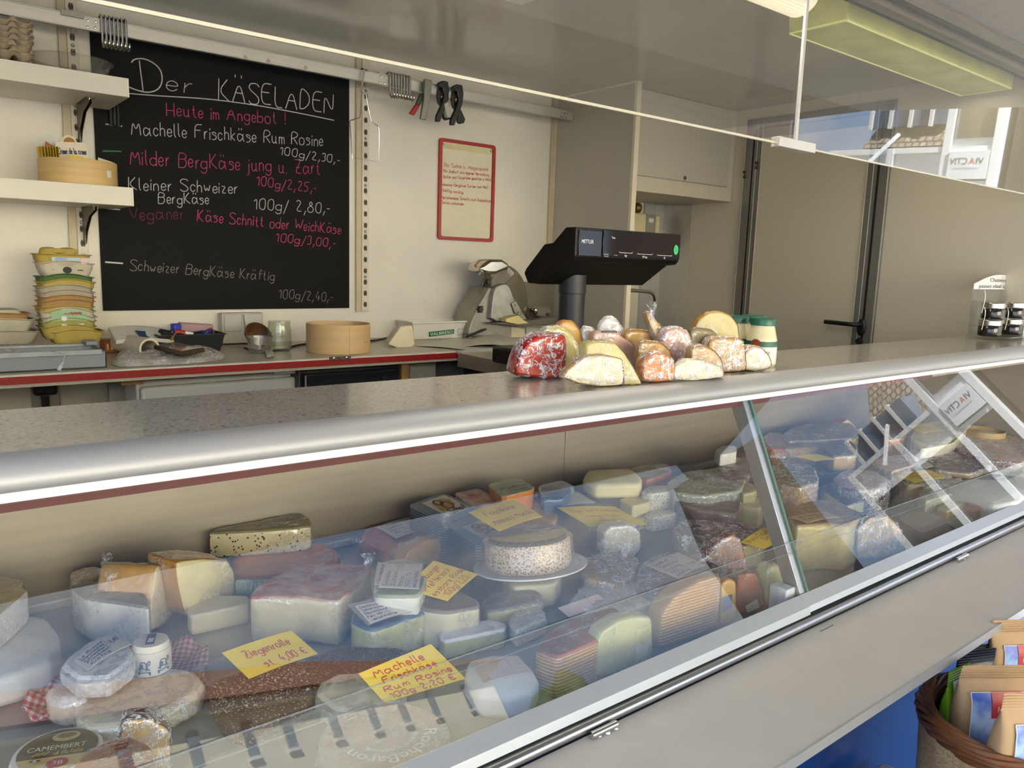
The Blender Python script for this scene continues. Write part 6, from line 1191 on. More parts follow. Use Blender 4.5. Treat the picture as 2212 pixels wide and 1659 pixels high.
for k, cc in enumerate(('flag_g', 'flag_w', 'flag_r')):
    m = MB(); x_ = -rc * .5 + k * .004; m.add([LP(x_, -rc * .42, .0008), LP(x_ + .004, -rc * .42, .0008), LP(x_ + .004, -rc * .35, .0008), LP(x_, -rc * .35, .0008)], [(0, 1, 2, 3)]); obj('flag_stripe', m, mat(cc, ('2f6a45', 'd9d9d2', 'a83030')[k], .5, var=0), lb)
m = MB()
for k in range(3): a, b = LP(-rc * .52 + k * .006, -rc * .18), LP(-rc * .4 + k * .006, -rc * .06); m.add([a, a + u_ * .003, b + u_ * .003, b], [(0, 1, 2, 3)])
obj('gold_stripe', m, mat('print_gold', ''), lb)
lay('browncut', 'reddish brown cheese piece in film at the bottom edge of the case', [(172, 1630), (230, 1596), (285, 1586), (330, 1612), (336, 1665), (310, 1700), (180, 1705), (150, 1665)], zb=ZD + .04, zt=1.0197, paste='redbrown', rind='redbrown', spec='f', film='m', r=.008)
stand('brownwedge', 'film wrapped cheese wedge with a dark rind leaning at the bottom edge of the case', [(256, 1600), (270, 1556), (320, 1552), (368, 1576), (372, 1680), (300, 1690), (290, 1625)], (330, 1690), 10, .03, paste='tan', rind='brown', film='h')
# herb coated roll and its tray
crust = speckmat('herb_crust', '4f3220', 'a8855a', 210, .42, .5); MATS['herb_crust'] = crust
bsd = [n for n in crust.node_tree.nodes if n.type == 'BSDF_PRINCIPLED'][0]; bsd.inputs['Roughness'].default_value = .8
lay('herbroll', 'dark herb crusted goat cheese roll lying in a clear tray', [(444, 1490), (470, 1462), (560, 1432), (640, 1415), (668, 1440), (676, 1500), (640, 1530), (540, 1568), (490, 1560)], zt=0.9669, paste='herb_crust', r=.015, lvl=6)
lay('reflection_roll', 'added dark crusted roll standing for the brown roof reflection under the yellow labels', [(650, 1425), (735, 1392), (870, 1395), (905, 1420), (860, 1452), (770, 1478), (690, 1500), (665, 1470)], zt=0.9638, paste='herb_crust', r=.014, lvl=6)  # made-up roll; its brown stands for the reflected tiled roof
m = MB()
for k in range(420):
    u, vv = R.random(), R.random(); q = at(455 + 215 * u, 1480 - 55 * u + 70 * vv, Z=0.9696); s_ = R.uniform(.0008, .0024); d_ = V((R.uniform(-1, 1), R.uniform(-1, 1), R.uniform(-.2, .5))) * s_ * 2; m.add([q + V((R.uniform(-s_, s_), R.uniform(-s_, s_), R.uniform(0, s_))) for _ in range(3)] + [q + d_], [(0, 1, 2), (0, 1, 3), (1, 2, 3), (2, 0, 3)])
o = [x for x in COL.objects if x.get('label', '').startswith('dark herb crusted goat')][0]; cr = obj('herb_crumbs', m, mat('crumb', 'a98e66', .8, var=.3, scale=200, col2='d8c7a0'), o, smooth=0); cr['kind'] = 'stuff'
tq = [at(*q, Z=ZD + .001) for q in ((430, 1478), (640, 1405), (735, 1540), (560, 1625))]
m = MB(); c = sum(tq, V((0, 0, 0))) / 4
m.rings([[p + V((0, 0, .0005)) for p in tq], [c.lerp(p, 1.04) + V((0, 0, .026)) for p in tq], [c.lerp(p, 1.09) + V((0, 0, .026)) for p in tq], [c.lerp(p, 1.09) + V((0, 0, .0275)) for p in tq], [c.lerp(p, 1.03) + V((0, 0, .0275)) for p in tq], [c.lerp(p, .99) + V((0, 0, .002)) for p in tq]])
solo('clear_tray', m, pane_mat('tray_clear', (.93, .93, .92), .06, .05, .12), 'clear plastic tray holding the dark herb crusted roll', 'tray', smooth=0)
card([(538, 1466), (687, 1412), (629, 1362), (479, 1410)], [0.9754, 0.9754, 0.9986, 0.9986], ylab, 'yellow price label lettered 400 in red on the dark herb roll', [('Ziegenrolle', .18, .82, .55, .26), ('st. 4,00 €', .3, .9, .12, .24)], wgt=.0017)
lay('cake2', 'pale soft cheese cake under the second yellow label at the front of the case', [(680, 1500), (690, 1472), (730, 1452), (790, 1450), (850, 1462), (880, 1490), (850, 1530), (790, 1545), (720, 1535)], zt=0.9669, paste='herb', rind='pale', spec='fs', film='m', r=.01)
card([(831, 1518), (1006, 1466), (931, 1391), (774, 1455)], [0.9669, 0.9669, 1.0039, 1.0039], ylab, 'bright yellow price label with four lines of red writing at the front of the case', [('Machelle', .12, .78, .72, .2), ('Frischkäse', .16, .84, .48, .18), ('Rum Rosine', .1, .95, .26, .15), ('100g 2,20 €', .1, .9, .05, .15)], wgt=.0017)
# round blue cheese in printed film with an arc of white letters
b0 = at(830, 1600, Z=0.9669); b0.z = ZD + .001; rq = (at(1010, 1590, Z=0.9669) - at(680, 1640, Z=0.9669)).length / 2 * .86
t = thing('round_cheese', 'round cheese in clear film with an arc of white letters at the front glass', 'cheese', b0)
bp_ = [b0 + V((rq * math.cos(2 * math.pi * k / 30), rq * math.sin(2 * math.pi * k / 30), 0)) for k in range(30)]
rs = prism([p + V((0, 0, .042)) for p in bp_], (0, 0, -.041), .008, 0); obj('paste', MB().rings(rs), mat('roche_grey', 'b3a79b', .6, var=.1, scale=30, bump=.3), t)
film_on([p for r in rs for p in r], t, 'm', zmin=b0.z + .002)
mb = MB()
def arcfn(r0, a0, z): return lambda s_, h: b0 + V(((r0 + h) * math.cos(a0 - s_ / r0), (r0 + h) * math.sin(a0 - s_ / r0), z))
printed(mb, 'RocheBaron', arcfn(rq * .62, -.5, .0505), .016, rq * 1.5); printed(mb, "BLEU D'AUVERGNE", arcfn(rq * .46, -.7, .0505), .006, rq * .9); obj('lettering', mb, mat('print_soft', 'e3dcd2', .6, var=0), t, smooth=0)
lay('parcel', 'white soft paper parcel with a pinkish label near the front upstand', [(1003, 1452), (1010, 1422), (1060, 1408), (1110, 1412), (1150, 1435), (1166, 1462), (1155, 1488), (1100, 1500), (1030, 1494)], ft=(1085, 1500), fb=(1085, 1562), paste='wax_paper', r=.014)
card([(1045, 1476), (1150, 1452), (1120, 1416), (1020, 1432)], ZT['parcel'] + .002, mat('label_pink', 'd9c4ba', .5, var=.04), 'pinkish ruled label on the white soft parcel', ruled=True)
lay('deich', 'ivory block with a blue paper top and a handwritten label in a clear holder', [(757, 1342), (770, 1302), (820, 1279), (880, 1272), (919, 1308), (921, 1322), (804, 1363)], ft=(804, 1363), fb=(804, 1442), paste='green', rind='bluepaper', film='m')
card([(795, 1351), (888, 1322), (855, 1290), (750, 1306)], [ZT['deich'] + .006] * 2 + [ZT['deich'] + .016] * 2, pane_mat('label_holder', (.9, .91, .93), .07, .05, .3), 'clear plastic label holder on the blue topped block', name='label_holder')
card([(800, 1347), (884, 1321), (853, 1295), (767, 1309)], [ZT['deich'] + .008] * 2 + [ZT['deich'] + .018] * 2, wlab, 'white label in blue handwriting in a holder on the blue topped block', [('Deichkäse', .05, .5, .78, .14), ('Schnittkäse', .05, .55, .6, .13), ('Deutschland', .05, .6, .42, .13), ('Fett 48% i.Tr.', .05, .62, .24, .12), ('mittel-kräftig', .12, .7, .06, .12), ('Bio', .5, .65, .88, .1), ('2,25', .72, .94, .5, .16)], ink_b, wgt=.001, ruled=True)
lay('hamb', 'ivory block with a tan rind under the tilted yellow label', [(862, 1294), (900, 1266), (980, 1270), (1034, 1298), (1036, 1311), (966, 1323), (922, 1318)], ft=(966, 1323), fb=(966, 1405), paste='ivory', rind='greyrind', film='l')
card([(967, 1298), (1033, 1240), (937, 1211), (875, 1271)], [ZT['hamb'] + .004, ZT['hamb'] + .004, ZT['hamb'] + .03, ZT['hamb'] + .03], ylab, 'tilted yellow price label with four red lines in the middle of the left pane', [('Hamburger', .1, .85, .76, .17), ('Pfeffersack', .08, .86, .53, .16), ('essbare Rinde', .03, .97, .3, .15), ('100g/2,20.-', .12, .9, .07, .17)], wgt=.0014)
lay('schaf', 'film wrapped cheese with two clipped white labels left of the tilted yellow label', [(806, 1288), (816, 1215), (870, 1205), (915, 1214), (921, 1255), (905, 1288)], zt=1.0302, paste='white', rind='greengrey', film='m')
card([(905, 1272), (913, 1218), (833, 1218), (817, 1268)], ZT['schaf'] + .007, wlab, 'white label turned sideways on the film wrapped cheese', [('Schafskäse', .05, .6, .78, .12), ('Süditalien', .05, .6, .6, .12), ('Italia', .05, .4, .42, .12), ('50% i.Tr.', .05, .6, .24, .12), ('mild/mild', .05, .6, .07, .12), ('1,85', .68, .95, .5, .16)], ink_b, wgt=.001, ruled=True)
card([(836, 1265), (838, 1216), (816, 1214), (808, 1262)], ZT['schaf'] + .004, wlab, 'narrow white label behind the sideways one', [('PIPPA', .1, .9, .3, .3)], ink_k, wgt=.0012)
lay('edam', 'red waxed cheese in film with a white label at the back of the left pane', [(778, 1165), (792, 1135), (832, 1115), (880, 1112), (938, 1128), (950, 1148), (925, 1188), (850, 1203)], ft=(850, 1203), fb=(850, 1232), paste='red', rind='red', spec='fs', film='m', r=.02, bulge=.006, tails=[at(770, 1190, Z=0.9458)])
card([(856, 1163), (922, 1142), (887, 1116), (814, 1138)], ZT['edam'] + .006, wlab, 'white label in dark handwriting on the red waxed cheese', [('Edamer', .06, .5, .78, .14), ('Schnittkäse', .08, .55, .58, .13), ('Holland', .1, .5, .4, .13), ('40% i.Tr.', .12, .6, .22, .13), ('mild', .3, .5, .04, .13), ('1,80', .7, .95, .5, .16)], ink_k, wgt=.0009, ruled=True)
stand('twist', 'tan cheese wedge in film twisted to a tuft before the dark striped boxes', [(872, 1216), (882, 1192), (925, 1165), (975, 1160), (985, 1176), (968, 1214), (930, 1222)], (930, 1222), -15, .035, paste='tan', rind='tan', film='m', tails=[at(958, 1160, Z=0.9986), at(958, 1150, Z=1.0039), at(960, 1135, Z=1.0197)])
# striped boxes and other packs at the back
strp = bpy.data.materials.new('striped_box'); strp.use_nodes = True; nt = strp.node_tree; b = nt.nodes['Principled BSDF']; b.inputs['Roughness'].default_value = .5
tcn = N(nt, 'ShaderNodeTexCoord'); wv = N(nt, 'ShaderNodeTexWave', i_Scale=52, i_Distortion=.15, bands_direction='Z'); L(nt, tcn.outputs['Object'], wv.inputs['Vector']); L(nt, ramp(nt, wv.outputs['Fac'], (.7, lin('2e3a48')), (.85, lin('6f8496'))), b.inputs['Base Color']); MATS['striped_box'] = strp
for key, poly, lp, lab, lt_ in (('b8a', [(878, 1092), (957, 1064), (1040, 1100), (962, 1131)], [(970, 1117), (1016, 1096), (959, 1069), (911, 1087)], 'dark blue striped box with a white label at the back, the left of the pair', 'Schaf'), ('b8b', [(963, 1133), (1042, 1102), (1118, 1140), (1035, 1182)], [(1040, 1162), (1083, 1140), (1044, 1124), (998, 1138)], 'dark blue striped box half hidden by the round nut cheese', 'Schaf')):
    bx_ = lay(key, lab, poly, zt=1.025, paste='striped_box', rind=None, r=.0015, it=1, cat='box', name='cheese_box')
    P_ = [at(*q, Z=ZT[key] + .001) for q in lp]; f = bilin(*P_, off=0); sg2 = obj('white_label', MB().add(P_, [(0, 1, 2, 3)]), wlab, bx_)
    m = MB(); m.add([f(u, v_2) + V((0, 0, .0004)) for u, v_2 in ((.12, .35), (.3, .3), (.8, .4), (.92, .7), (.7, .9), (.25, .85))], [tuple(range(6))]); obj('gold_brush', m, mat('brush_gold', 'c79a3c', .5, var=.2, scale=90), sg2)
    m = MB()
    for cx_, cy_, r_ in ((.42, .74, .11), (.55, .5, .15)):
        m.rings([[f(cx_ + (r_ + d_) * math.cos(2 * math.pi * k / 22), cy_ + (r_ + d_) * 1.1 * math.sin(2 * math.pi * k / 22)) + V((0, 0, .0008)) for k in range(22)] for d_ in (0, .05)], False, False)
    write(m, lt_, lambda s_, h: f(.25 + s_ / .05, .06 + h / .05) + V((0, 0, .0008)), .012, .0018, .034); obj('lettering', m, mat('print_black', '1d1c1c', .6, var=0), sg2, smooth=0)
lay('brbox', 'brown and cream carton behind the striped boxes', [(980, 1066), (1035, 1055), (1087, 1086), (1022, 1099)], zt=1.0197, paste='tan', rind='redprint', spec='f', r=.002, it=1, cat='box', name='cheese_box')
kb = lay('kuest', 'pale blue lettered carton with orange sides at the back of the case', [(1054, 1046), (1120, 1031), (1158, 1055), (1087, 1074)], zt=1.0461, paste='orange', rind='greengrey', spec='f', r=.002, it=1, film='l', cat='box', name='cheese_box')
a, b = at(1085, 1060, Z=1.0476), at(1145, 1047, Z=1.0476); m = MB(); printed(m, 'KÜSTEN', planefn(a, b - a, (b - a).cross(V((0, 0, -1)))), .016, (b - a).length * .9); a += V((.01, -.018, 0)); b += V((.01, -.018, 0)); printed(m, 'Tilsiter', planefn(a, b - a, (b - a).cross(V((0, 0, -1)))), .01, (b - a).length * .7); obj('lettering', m, mat('print_slate', ''), kb, smooth=0)
lay('blpk', 'blue film pack right of the pale blue carton', [(1162, 1048), (1215, 1036), (1242, 1050), (1218, 1076), (1172, 1078)], zt=1.0302, paste='bluepaper', film='m', r=.006)
lay('herbw', 'small white cheese with green specks behind the round nut cheese', [(1128, 1070), (1140, 1061), (1180, 1060), (1189, 1066), (1187, 1073), (1136, 1077)], ft=(1160, 1075), fb=(1160, 1112), paste='herb', film='l')
lay('beig', 'beige cheese block beside the round nut cheese', [(1130, 1098), (1150, 1078), (1206, 1110), (1200, 1126), (1152, 1114)], zt=0.9986, paste='tan', film='l')
lay('blueblock', 'blue grey wrapped block under the wide yellow label', [(1190, 1080), (1255, 1062), (1330, 1095), (1390, 1130), (1280, 1140), (1215, 1110)], zt=0.988, paste='bluepaper', film='m')
lay('butter', 'large smooth pale butter coloured block stacked high at the back', [(1258, 1032), (1268, 1013), (1365, 1010), (1388, 1030), (1387, 1044), (1285, 1047)], zb=0.9933, ft=(1300, 1047), fb=(1300, 1080), paste='butter', r=.014)
lay('yel1', 'upper bright yellow cheese block below the butter coloured block', [(1336, 1080), (1368, 1070), (1403, 1072), (1407, 1083), (1367, 1094)], zb=0.9617, ft=(1367, 1094), fb=(1367, 1120), paste='butter', rind='yellow', r=.003)
lay('yel2', 'lower bright yellow cheese block at the end of the wide yellow label', [(1345, 1115), (1370, 1106), (1406, 1108), (1409, 1116), (1370, 1127)], ft=(1370, 1127), fb=(1370, 1150), paste='butter', r=.003)
lay('spk1', 'cream block with fine specks right of the yellow blocks', [(1385, 1062), (1402, 1050), (1463, 1048), (1469, 1058), (1408, 1067)], zb=0.9564, ft=(1408, 1067), fb=(1408, 1112), paste='herb', film='l', r=.003)
lay('spk2', 'cream block with fine specks lying under its twin', [(1392, 1112), (1412, 1102), (1458, 1098), (1462, 1108), (1412, 1118)], ft=(1412, 1118), fb=(1412, 1150), paste='herb', r=.003)
lay('under', 'ivory block under the round nut cheese plate', [(1085, 1235), (1110, 1215), (1190, 1215), (1215, 1235), (1200, 1262), (1110, 1268)], zt=0.9796, paste='ivory', film='l')
# nut cheese ring under a clear dome
zp = 0.9933; c = at(1146, 1228, Z=zp); rp = (at(1268, 1205, Z=zp) - at(1021, 1215, Z=zp)).length / 2 * .95
t = thing('nut_cheese_ring', 'round nut coated cheese under a clear dome on a white plate', 'cheese', c); qm = Matrix.Rotation(math.radians(-9), 3, V((1, 0, 0)))
obj('plate', MB().lathe([(.004, 0), (rp * .86, 0), (rp * .95, .006), (rp, .007), (rp, .0095), (rp * .93, .009), (rp * .86, .004), (.004, .004)], c, 56, qm), mat('plate_white', 'dfe3e6', .3, var=0), t)
rk = rp * .76; c1 = c + qm @ V((.004, .01, .005)); cm = mat('nutm', 'd8c6ae', .6)
obj('nut_cheese', MB().lathe([(rk * .96, 0), (rk, .006), (rk, .05), (rk * .95, .056), (.004, .057)], c1, 64, qm), PASTE['nut'], t)
obj('dome', MB().lathe([(rp * .93, .004), (rp * .86, .012), (rk * 1.07, .03), (rk * 1.05, .06), (rk * .98, .064), (.004, .064)], c1 - qm @ V((0, 0, .004)), 56, qm, False, True), pane_mat('dome_clear', (.97, .97, .97), .06, .03, .06), t)
UX = (at(1240, 1150, Z=1.0619) - at(1080, 1160, Z=1.0619)); UX.z = 0; UX.normalize(); UY = V((-UX.y, UX.x, 0))
TP = lambda x, y, k=.0: c1 + qm @ (UX * x * rk + UY * y * rk + V((0, 0, .0652 + k)))
disc = lambda x, y, r_, k, a0=0, a1=2 * math.pi, n=36, e=1: [TP(x + r_ * math.cos(a0 + (a1 - a0) * i / n), y + r_ * e * math.sin(a0 + (a1 - a0) * i / n), k) for i in range(n + (0 if a1 - a0 > 6 else 1))]
lb = obj('round_label', MB().add(disc(0, 0, .93, 0), [tuple(range(36))]), mat('label_night', '2f3a57', .4, var=.03), t)
obj('yellow_field', MB().add(disc(0, 0, .93, .0004, math.pi * 1.02, math.pi * 2.0), [tuple(range(37))]), mat('label_corn', 'cdb465', .5, var=.08, scale=40), lb)
m = MB(); rr1, rr0 = disc(.38, .28, .36, .0008, .5, 6.0, 30, .8), disc(.38, .28, .15, .0008, .5, 6.0, 30, .8); m.add(rr1 + rr0, [(i, i + 1, 32 + i, 31 + i) for i in range(30)]); obj('ring_picture', m, PASTE['nut'], lb)
obj('bread_picture', MB().add(disc(-.28, .12, .42, .001, e=.4), [tuple(range(36))]), mat('bread_print', '9b8068', .6, var=.2, scale=60), lb)
m = MB(); printed(m, 'ANANAS', lambda s_, h: TP(-.15 + s_ / rk, .62 + h / rk, .001), .007, .034); printed(m, '& MANDEL', lambda s_, h: TP(-.1 + s_ / rk, .46 + h / rk, .001), .006, .034); obj('lettering', m, wlab, lb, smooth=0)
m = MB()
for x_, y_ in ((.62, -.12), (.35, -.08), (.2, -.45)): m.add([TP(x_ + a_, y_ + b_, .0009) for a_, b_ in ((-.1, -.04), (.05, -.12), (.14, .02), (.0, .08))], [(0, 1, 2, 3)])
obj('cheese_picture', m, wlab, lb)
zc_ = c1.z + .066
card([(1078, 1147), (1172, 1115), (1111, 1078), (1012, 1107)], [zc_ + .006, zc_ + .010, zc_ + .02, zc_ + .016], ylab, 'yellow price label with two red lines leaning on the dome', [('Frischkäse', .16, .78, .58, .22), ('Ananas-Mandel', .08, .95, .2, .22)], wgt=.0014)
card([(1275, 1138), (1399, 1133), (1328, 1094), (1203, 1096)], [0.9986, 0.9986, 1.0144, 1.0144], ylab, 'wide yellow price label with faint red writing right of the round nut cheese', [('Dijon Senf Rahmkäse', .1, .93, .68, .18), ('cremiger Rand', .2, .75, .4, .16), ('100g/2,20', .3, .75, .14, .15)], mat('ink_faint', 'b88a4a', .7, var=0), wgt=.0011)
card([(1223, 1092), (1287, 1086), (1250, 1063), (1195, 1073)], 1.0039, wlab, 'white ruled label behind the wide yellow label', ruled=True)
stand('trans', 'whitish translucent cheese in heavy film right of the round nut cheese', [(1303, 1212), (1305, 1152), (1320, 1138), (1364, 1135), (1384, 1150), (1384, 1188), (1364, 1214)], (1345, 1215), 15, .04, paste='pale', film='h')
lay('wraps', 'brownish cheese pieces in loose film below the translucent cheese', [(1258, 1247), (1262, 1207), (1300, 1191), (1350, 1186), (1378, 1206), (1375, 1240), (1330, 1262)], zt=0.9775, paste='tan', film='h', amp=.012, tails=[at(1300, 1200, Z=0.9775), at(1350, 1205, Z=0.9775)])
lay('flat', 'flat pale cheese in loose film with a pinkish label at its front', [(1226, 1300), (1270, 1257), (1330, 1246), (1435, 1262), (1450, 1285), (1380, 1310), (1290, 1322)], zt=0.9648, paste='white', film='h', amp=.01)
card([(1229, 1333), (1315, 1303), (1291, 1283), (1205, 1313)], [0.9564, 0.9564, 0.9754, 0.9754], mat('label_pink', ''), 'pinkish ruled price label near the front upstand', ruled=True)
lay('low', 'low whitish green cheese block near the front upstand', [(948, 1367), (966, 1350), (1060, 1338), (1092, 1346), (1091, 1360), (958, 1386)], ft=(958, 1386), fb=(958, 1428), paste='green', rind='white', spec='f', film='l')
lay('smallw', 'small pale wedge in film between the low block and the ruled label', [(1098, 1342), (1110, 1321), (1165, 1310), (1179, 1325), (1181, 1335), (1116, 1363)], ft=(1116, 1363), fb=(1116, 1402), paste='pale', film='h')
lay('spk3', 'pale block with dark specks in front of the white plate', [(1038, 1302), (1060, 1280), (1150, 1272), (1173, 1284), (1171, 1300), (1052, 1322)], ft=(1052, 1322), fb=(1052, 1366), paste='green', rind='herbblue', film='m')
lay('redw', 'cheese wedge with a red brown rind lying behind the front glass', [(1155, 1402), (1187, 1362), (1240, 1336), (1325, 1310), (1346, 1324), (1336, 1350), (1290, 1385), (1205, 1420)], ft=(1215, 1420), fb=(1220, 1508), paste='waffle', rind='redbrown', spec='f', film='m')
stand('greenhalf', 'pale green yellow half disc standing behind the front glass', [(1283, 1464), (1286, 1402), (1300, 1366), (1336, 1341), (1375, 1332), (1409, 1335), (1411, 1400), (1405, 1440), (1345, 1464)], (1345, 1452), 5, .03, paste='green', rind='green', film='l')
p = at(1345, 1452, Z=ZD); n5 = V((-math.sin(.087), -math.cos(.087), 0)); o = [x for x in COL.objects if x.get('label', '').startswith('pale green yellow half')][0]
obj('sticker', MB().ext([onplane(*q, p, n5) + n5 * .002 for q in ((1372, 1425), (1398, 1413), (1396, 1385), (1370, 1397))], n5 * .0005), mat('sticker_clear', 'd2cfb6', .4, var=.1), o)
lay('darkrind', 'dark brown rinded cheese behind the ribbed rind wedge', [(1418, 1268), (1450, 1232), (1520, 1206), (1560, 1225), (1556, 1250), (1480, 1266), (1440, 1300)], zt=0.988, paste='brown', rind='brown', spec='f', film='m')
stand('waffle', 'tan cheese wedge with a ribbed rind standing behind the front glass', [(1422, 1402), (1430, 1330), (1456, 1291), (1520, 1251), (1559, 1246), (1556, 1300), (1549, 1352), (1490, 1382)], (1470, 1392), 5, .035, paste='waffle', rind='tan', film='l')
stand('orslab', 'thin bright orange cheese slab with a blue printed label', [(1557, 1352), (1558, 1262), (1574, 1251), (1590, 1256), (1592, 1336), (1578, 1347)], (1570, 1350), 12, .012, paste='gold', rind='orange', film='l')
p = at(1570, 1350, Z=ZD); n5 = V((-math.sin(.21), -math.cos(.21), 0)); o = [x for x in COL.objects if x.get('label', '').startswith('thin bright orange')][0]; obj('blue_label', MB().ext([onplane(*q, p, n5) + n5 * .002 for q in ((1558, 1322), (1580, 1312), (1580, 1282), (1558, 1290))], n5 * .0005), mat('label_blue', '4a5a86', .5), o)
stand('orwedge', 'orange cheese wedge with a brown rind beside the divider bar foot', [(1590, 1332), (1592, 1262), (1598, 1240), (1632, 1238), (1648, 1270), (1653, 1308), (1640, 1318)], (1612, 1328), 10, .035, paste='orange', rind='redbrown', spec='fs', film='m')
p = at(1612, 1328, Z=ZD); n5 = V((-math.sin(.17), -math.cos(.17), 0)); o = [x for x in COL.objects if x.get('label', '').startswith('orange cheese wedge with a brown')][0]; obj('security_tag', MB().ext([onplane(*q, p, n5) + n5 * .004 for q in ((1612, 1322), (1638, 1310), (1632, 1292), (1606, 1308))], n5 * .0005), mat('sticker_clear', ''), o)
stand('pinkup', 'reddish brown cheese in crumpled film rising to a point behind the orange wedge', [(1502, 1246), (1506, 1216), (1535, 1196), (1560, 1166), (1582, 1155), (1600, 1166), (1610, 1200), (1618, 1246), (1560, 1258)], (1570, 1262), 18, .035, paste='pink', rind='redbrown', film='h', tails=[at(1480, 1190, Z=0.988)])
lay('gouda', 'blue grey wrapped block under the label lettered in dark ink', [(1372, 1260), (1385, 1215), (1440, 1190), (1500, 1215), (1530, 1240), (1470, 1275), (1420, 1290)], zt=0.9828, paste='bluepaper', film='h')
card([(1465, 1250), (1524, 1221), (1465, 1193), (1395, 1221)], ZT['gouda'] + .007, mat('label_pinkgrey', 'cdbdb0', .5, var=.04), 'greyish label in dark handwriting left of the divider bar', [('Gouda alt', .08, .5, .76, .14), ('Schnittkäse', .1, .6, .56, .14), ('Holland', .1, .5, .38, .13), ('48% i.Tr. 1,90', .1, .92, .22, .13), ('kräftig', .12, .5, .06, .13)], ink_k, wgt=.0009, ruled=True)
lay('bigw', 'cheese with a white edge stripe wrapped in film left of the divider bar', [(1456, 1086), (1472, 1076), (1590, 1066), (1602, 1082), (1593, 1113), (1500, 1098)], ft=(1500, 1098), fb=(1500, 1150), paste='purple', rind='greyrind', film='m')
lay('blk', 'tan topped brown block just left of the divider bar', [(1572, 1072), (1600, 1060), (1640, 1068), (1651, 1090), (1640, 1098), (1598, 1093)], ft=(1638, 1098), fb=(1638, 1142), paste='butter', rind='brown', spec='45', film='l')
lay('purp', 'long purplish film wrapped cheese under the block left of the divider', [(1455, 1138), (1480, 1121), (1590, 1126), (1662, 1150), (1640, 1170), (1560, 1187), (1480, 1161)], zt=0.9901, paste='yellow', rind='purple', spec='f', film='h')
card([(1650, 1186), (1737, 1145), (1651, 1139), (1600, 1171)], [0.988, 0.9901, 0.9986, 0.9965], ylab, 'yellow price label lettered in red right behind the divider bar', [('Brandy Gouda', .05, .75, .66, .24), ('Dorn', .3, .55, .36, .2), ('100g', .45, .68, .08, .2)], wgt=.0013)
stand('frontgreen', 'pale green rounded cheese at the left of the divider bar foot', [(1657, 1312), (1659, 1242), (1668, 1221), (1688, 1222), (1700, 1250), (1703, 1295)], (1676, 1312), 5, .03, paste='green', rind='green', film='l')
lay('greenpk', 'green printed film pack at the back left of the divider bar', [(1440, 1042), (1480, 1018), (1560, 1010), (1612, 1030), (1602, 1060), (1520, 1071), (1455, 1063)], zt=1.0197, paste='greengrey', rind='greengrey', film='h')
lay('wblock', 'small white block stacked high at the back left of the divider bar', [(1543, 972), (1560, 962), (1590, 963), (1592, 976), (1556, 983)], zb=1.0197, ft=(1556, 983), fb=(1556, 1008), paste='white', r=.003)
lay('backbr', 'brown green wrapped cheeses at the far back behind the butter coloured block', [(1340, 1018), (1380, 1005), (1440, 1000), (1452, 1016), (1400, 1036)], zt=1.025, paste='olive', rind='redbrown', spec='s', film='m')
lay('purpblk', 'blue purple wrapped cheese under the small white block', [(1545, 1012), (1575, 990), (1625, 985), (1635, 1010), (1610, 1035), (1570, 1040)], zt=1.0218, zb=0.985, paste='purple', film='m')
lay('oliv2', 'green yellow wrapped piece touching the divider bar', [(1590, 1050), (1615, 1042), (1640, 1050), (1632, 1062), (1605, 1068)], zt=1.0144, paste='green', film='m')
# ---------------------------------------------------------------- right pane
lay('r_pump', 'orange rounded cheese in film at the back right of the divider bar', [(1640, 948), (1660, 932), (1690, 934), (1707, 955), (1705, 972), (1662, 974)], zt=1.03, paste='orange', rind='orange', spec='fs', r=.02, film='m', bulge=.006)
lay('r_long', 'long flat brown topped wheel at the back of the right pane', [(1690, 936), (1720, 920), (1800, 908), (1840, 915), (1856, 935), (1850, 946), (1760, 952), (1700, 951)], zt=1.04, paste='tan', rind='greyrind', spec='f', film='m')
stand('r_half', 'orange rimmed half round cheese at the back of the right pane', [(1815, 968), (1816, 916), (1832, 905), (1850, 921), (1858, 950), (1857, 971)], (1836, 974), 15, .05, paste='tan', rind='orange', film='l')
lay('r_rim', 'brown cheese with a white paper edge in front of the long flat wheel', [(1690, 968), (1720, 955), (1830, 946), (1852, 965), (1850, 983), (1800, 986), (1770, 966)], zt=1.0355, zb=0.985, paste='tan', rind='greyrind', spec='f', film='m')
lay('r_under', 'dark brown block under the narrow yellow label', [(1722, 1012), (1750, 992), (1830, 985), (1873, 1000), (1870, 1013), (1790, 1022)], ft=(1790, 1022), fb=(1790, 1052), paste='brown', rind='greyrind', spec='f', film='m')
card([(1760, 996), (1812, 993), (1768, 981), (1716, 985)], [1.0323, 1.0323, 1.0387, 1.0387], ylab, 'narrow yellow price label at the back right of the divider bar')
lay('r_wheel', 'round olive topped cheese in film right of the divider bar', [(1662, 1012), (1680, 992), (1722, 988), (1760, 1010), (1770, 1040), (1730, 1052), (1680, 1042)], zt=1.0218, paste='tan', rind='olive', spec='f', film='h')
lay('r_blk', 'yellow cheese block with a dark brown left side right of the divider bar', [(1678, 1052), (1690, 1040), (1736, 1038), (1749, 1046), (1747, 1053), (1712, 1059)], ft=(1712, 1059), fb=(1712, 1098), paste='butter', rind='amber', spec='f', r=.003, film='l')
lay('r_pink', 'pinkish wrapped cheese in the middle of the right pane', [(1800, 1032), (1830, 1013), (1890, 1016), (1926, 1040), (1915, 1054), (1860, 1060), (1810, 1050)], zt=1.0091, paste='pink', rind='brown', spec='s', film='h')
lay('r_dark', 'dark red waxed wedge in film in the middle of the right pane', [(1770, 1052), (1800, 1041), (1850, 1046), (1872, 1066), (1869, 1080), (1830, 1091)], ft=(1830, 1091), fb=(1830, 1128), paste='butter', rind='darkred', spec='f012', film='m')
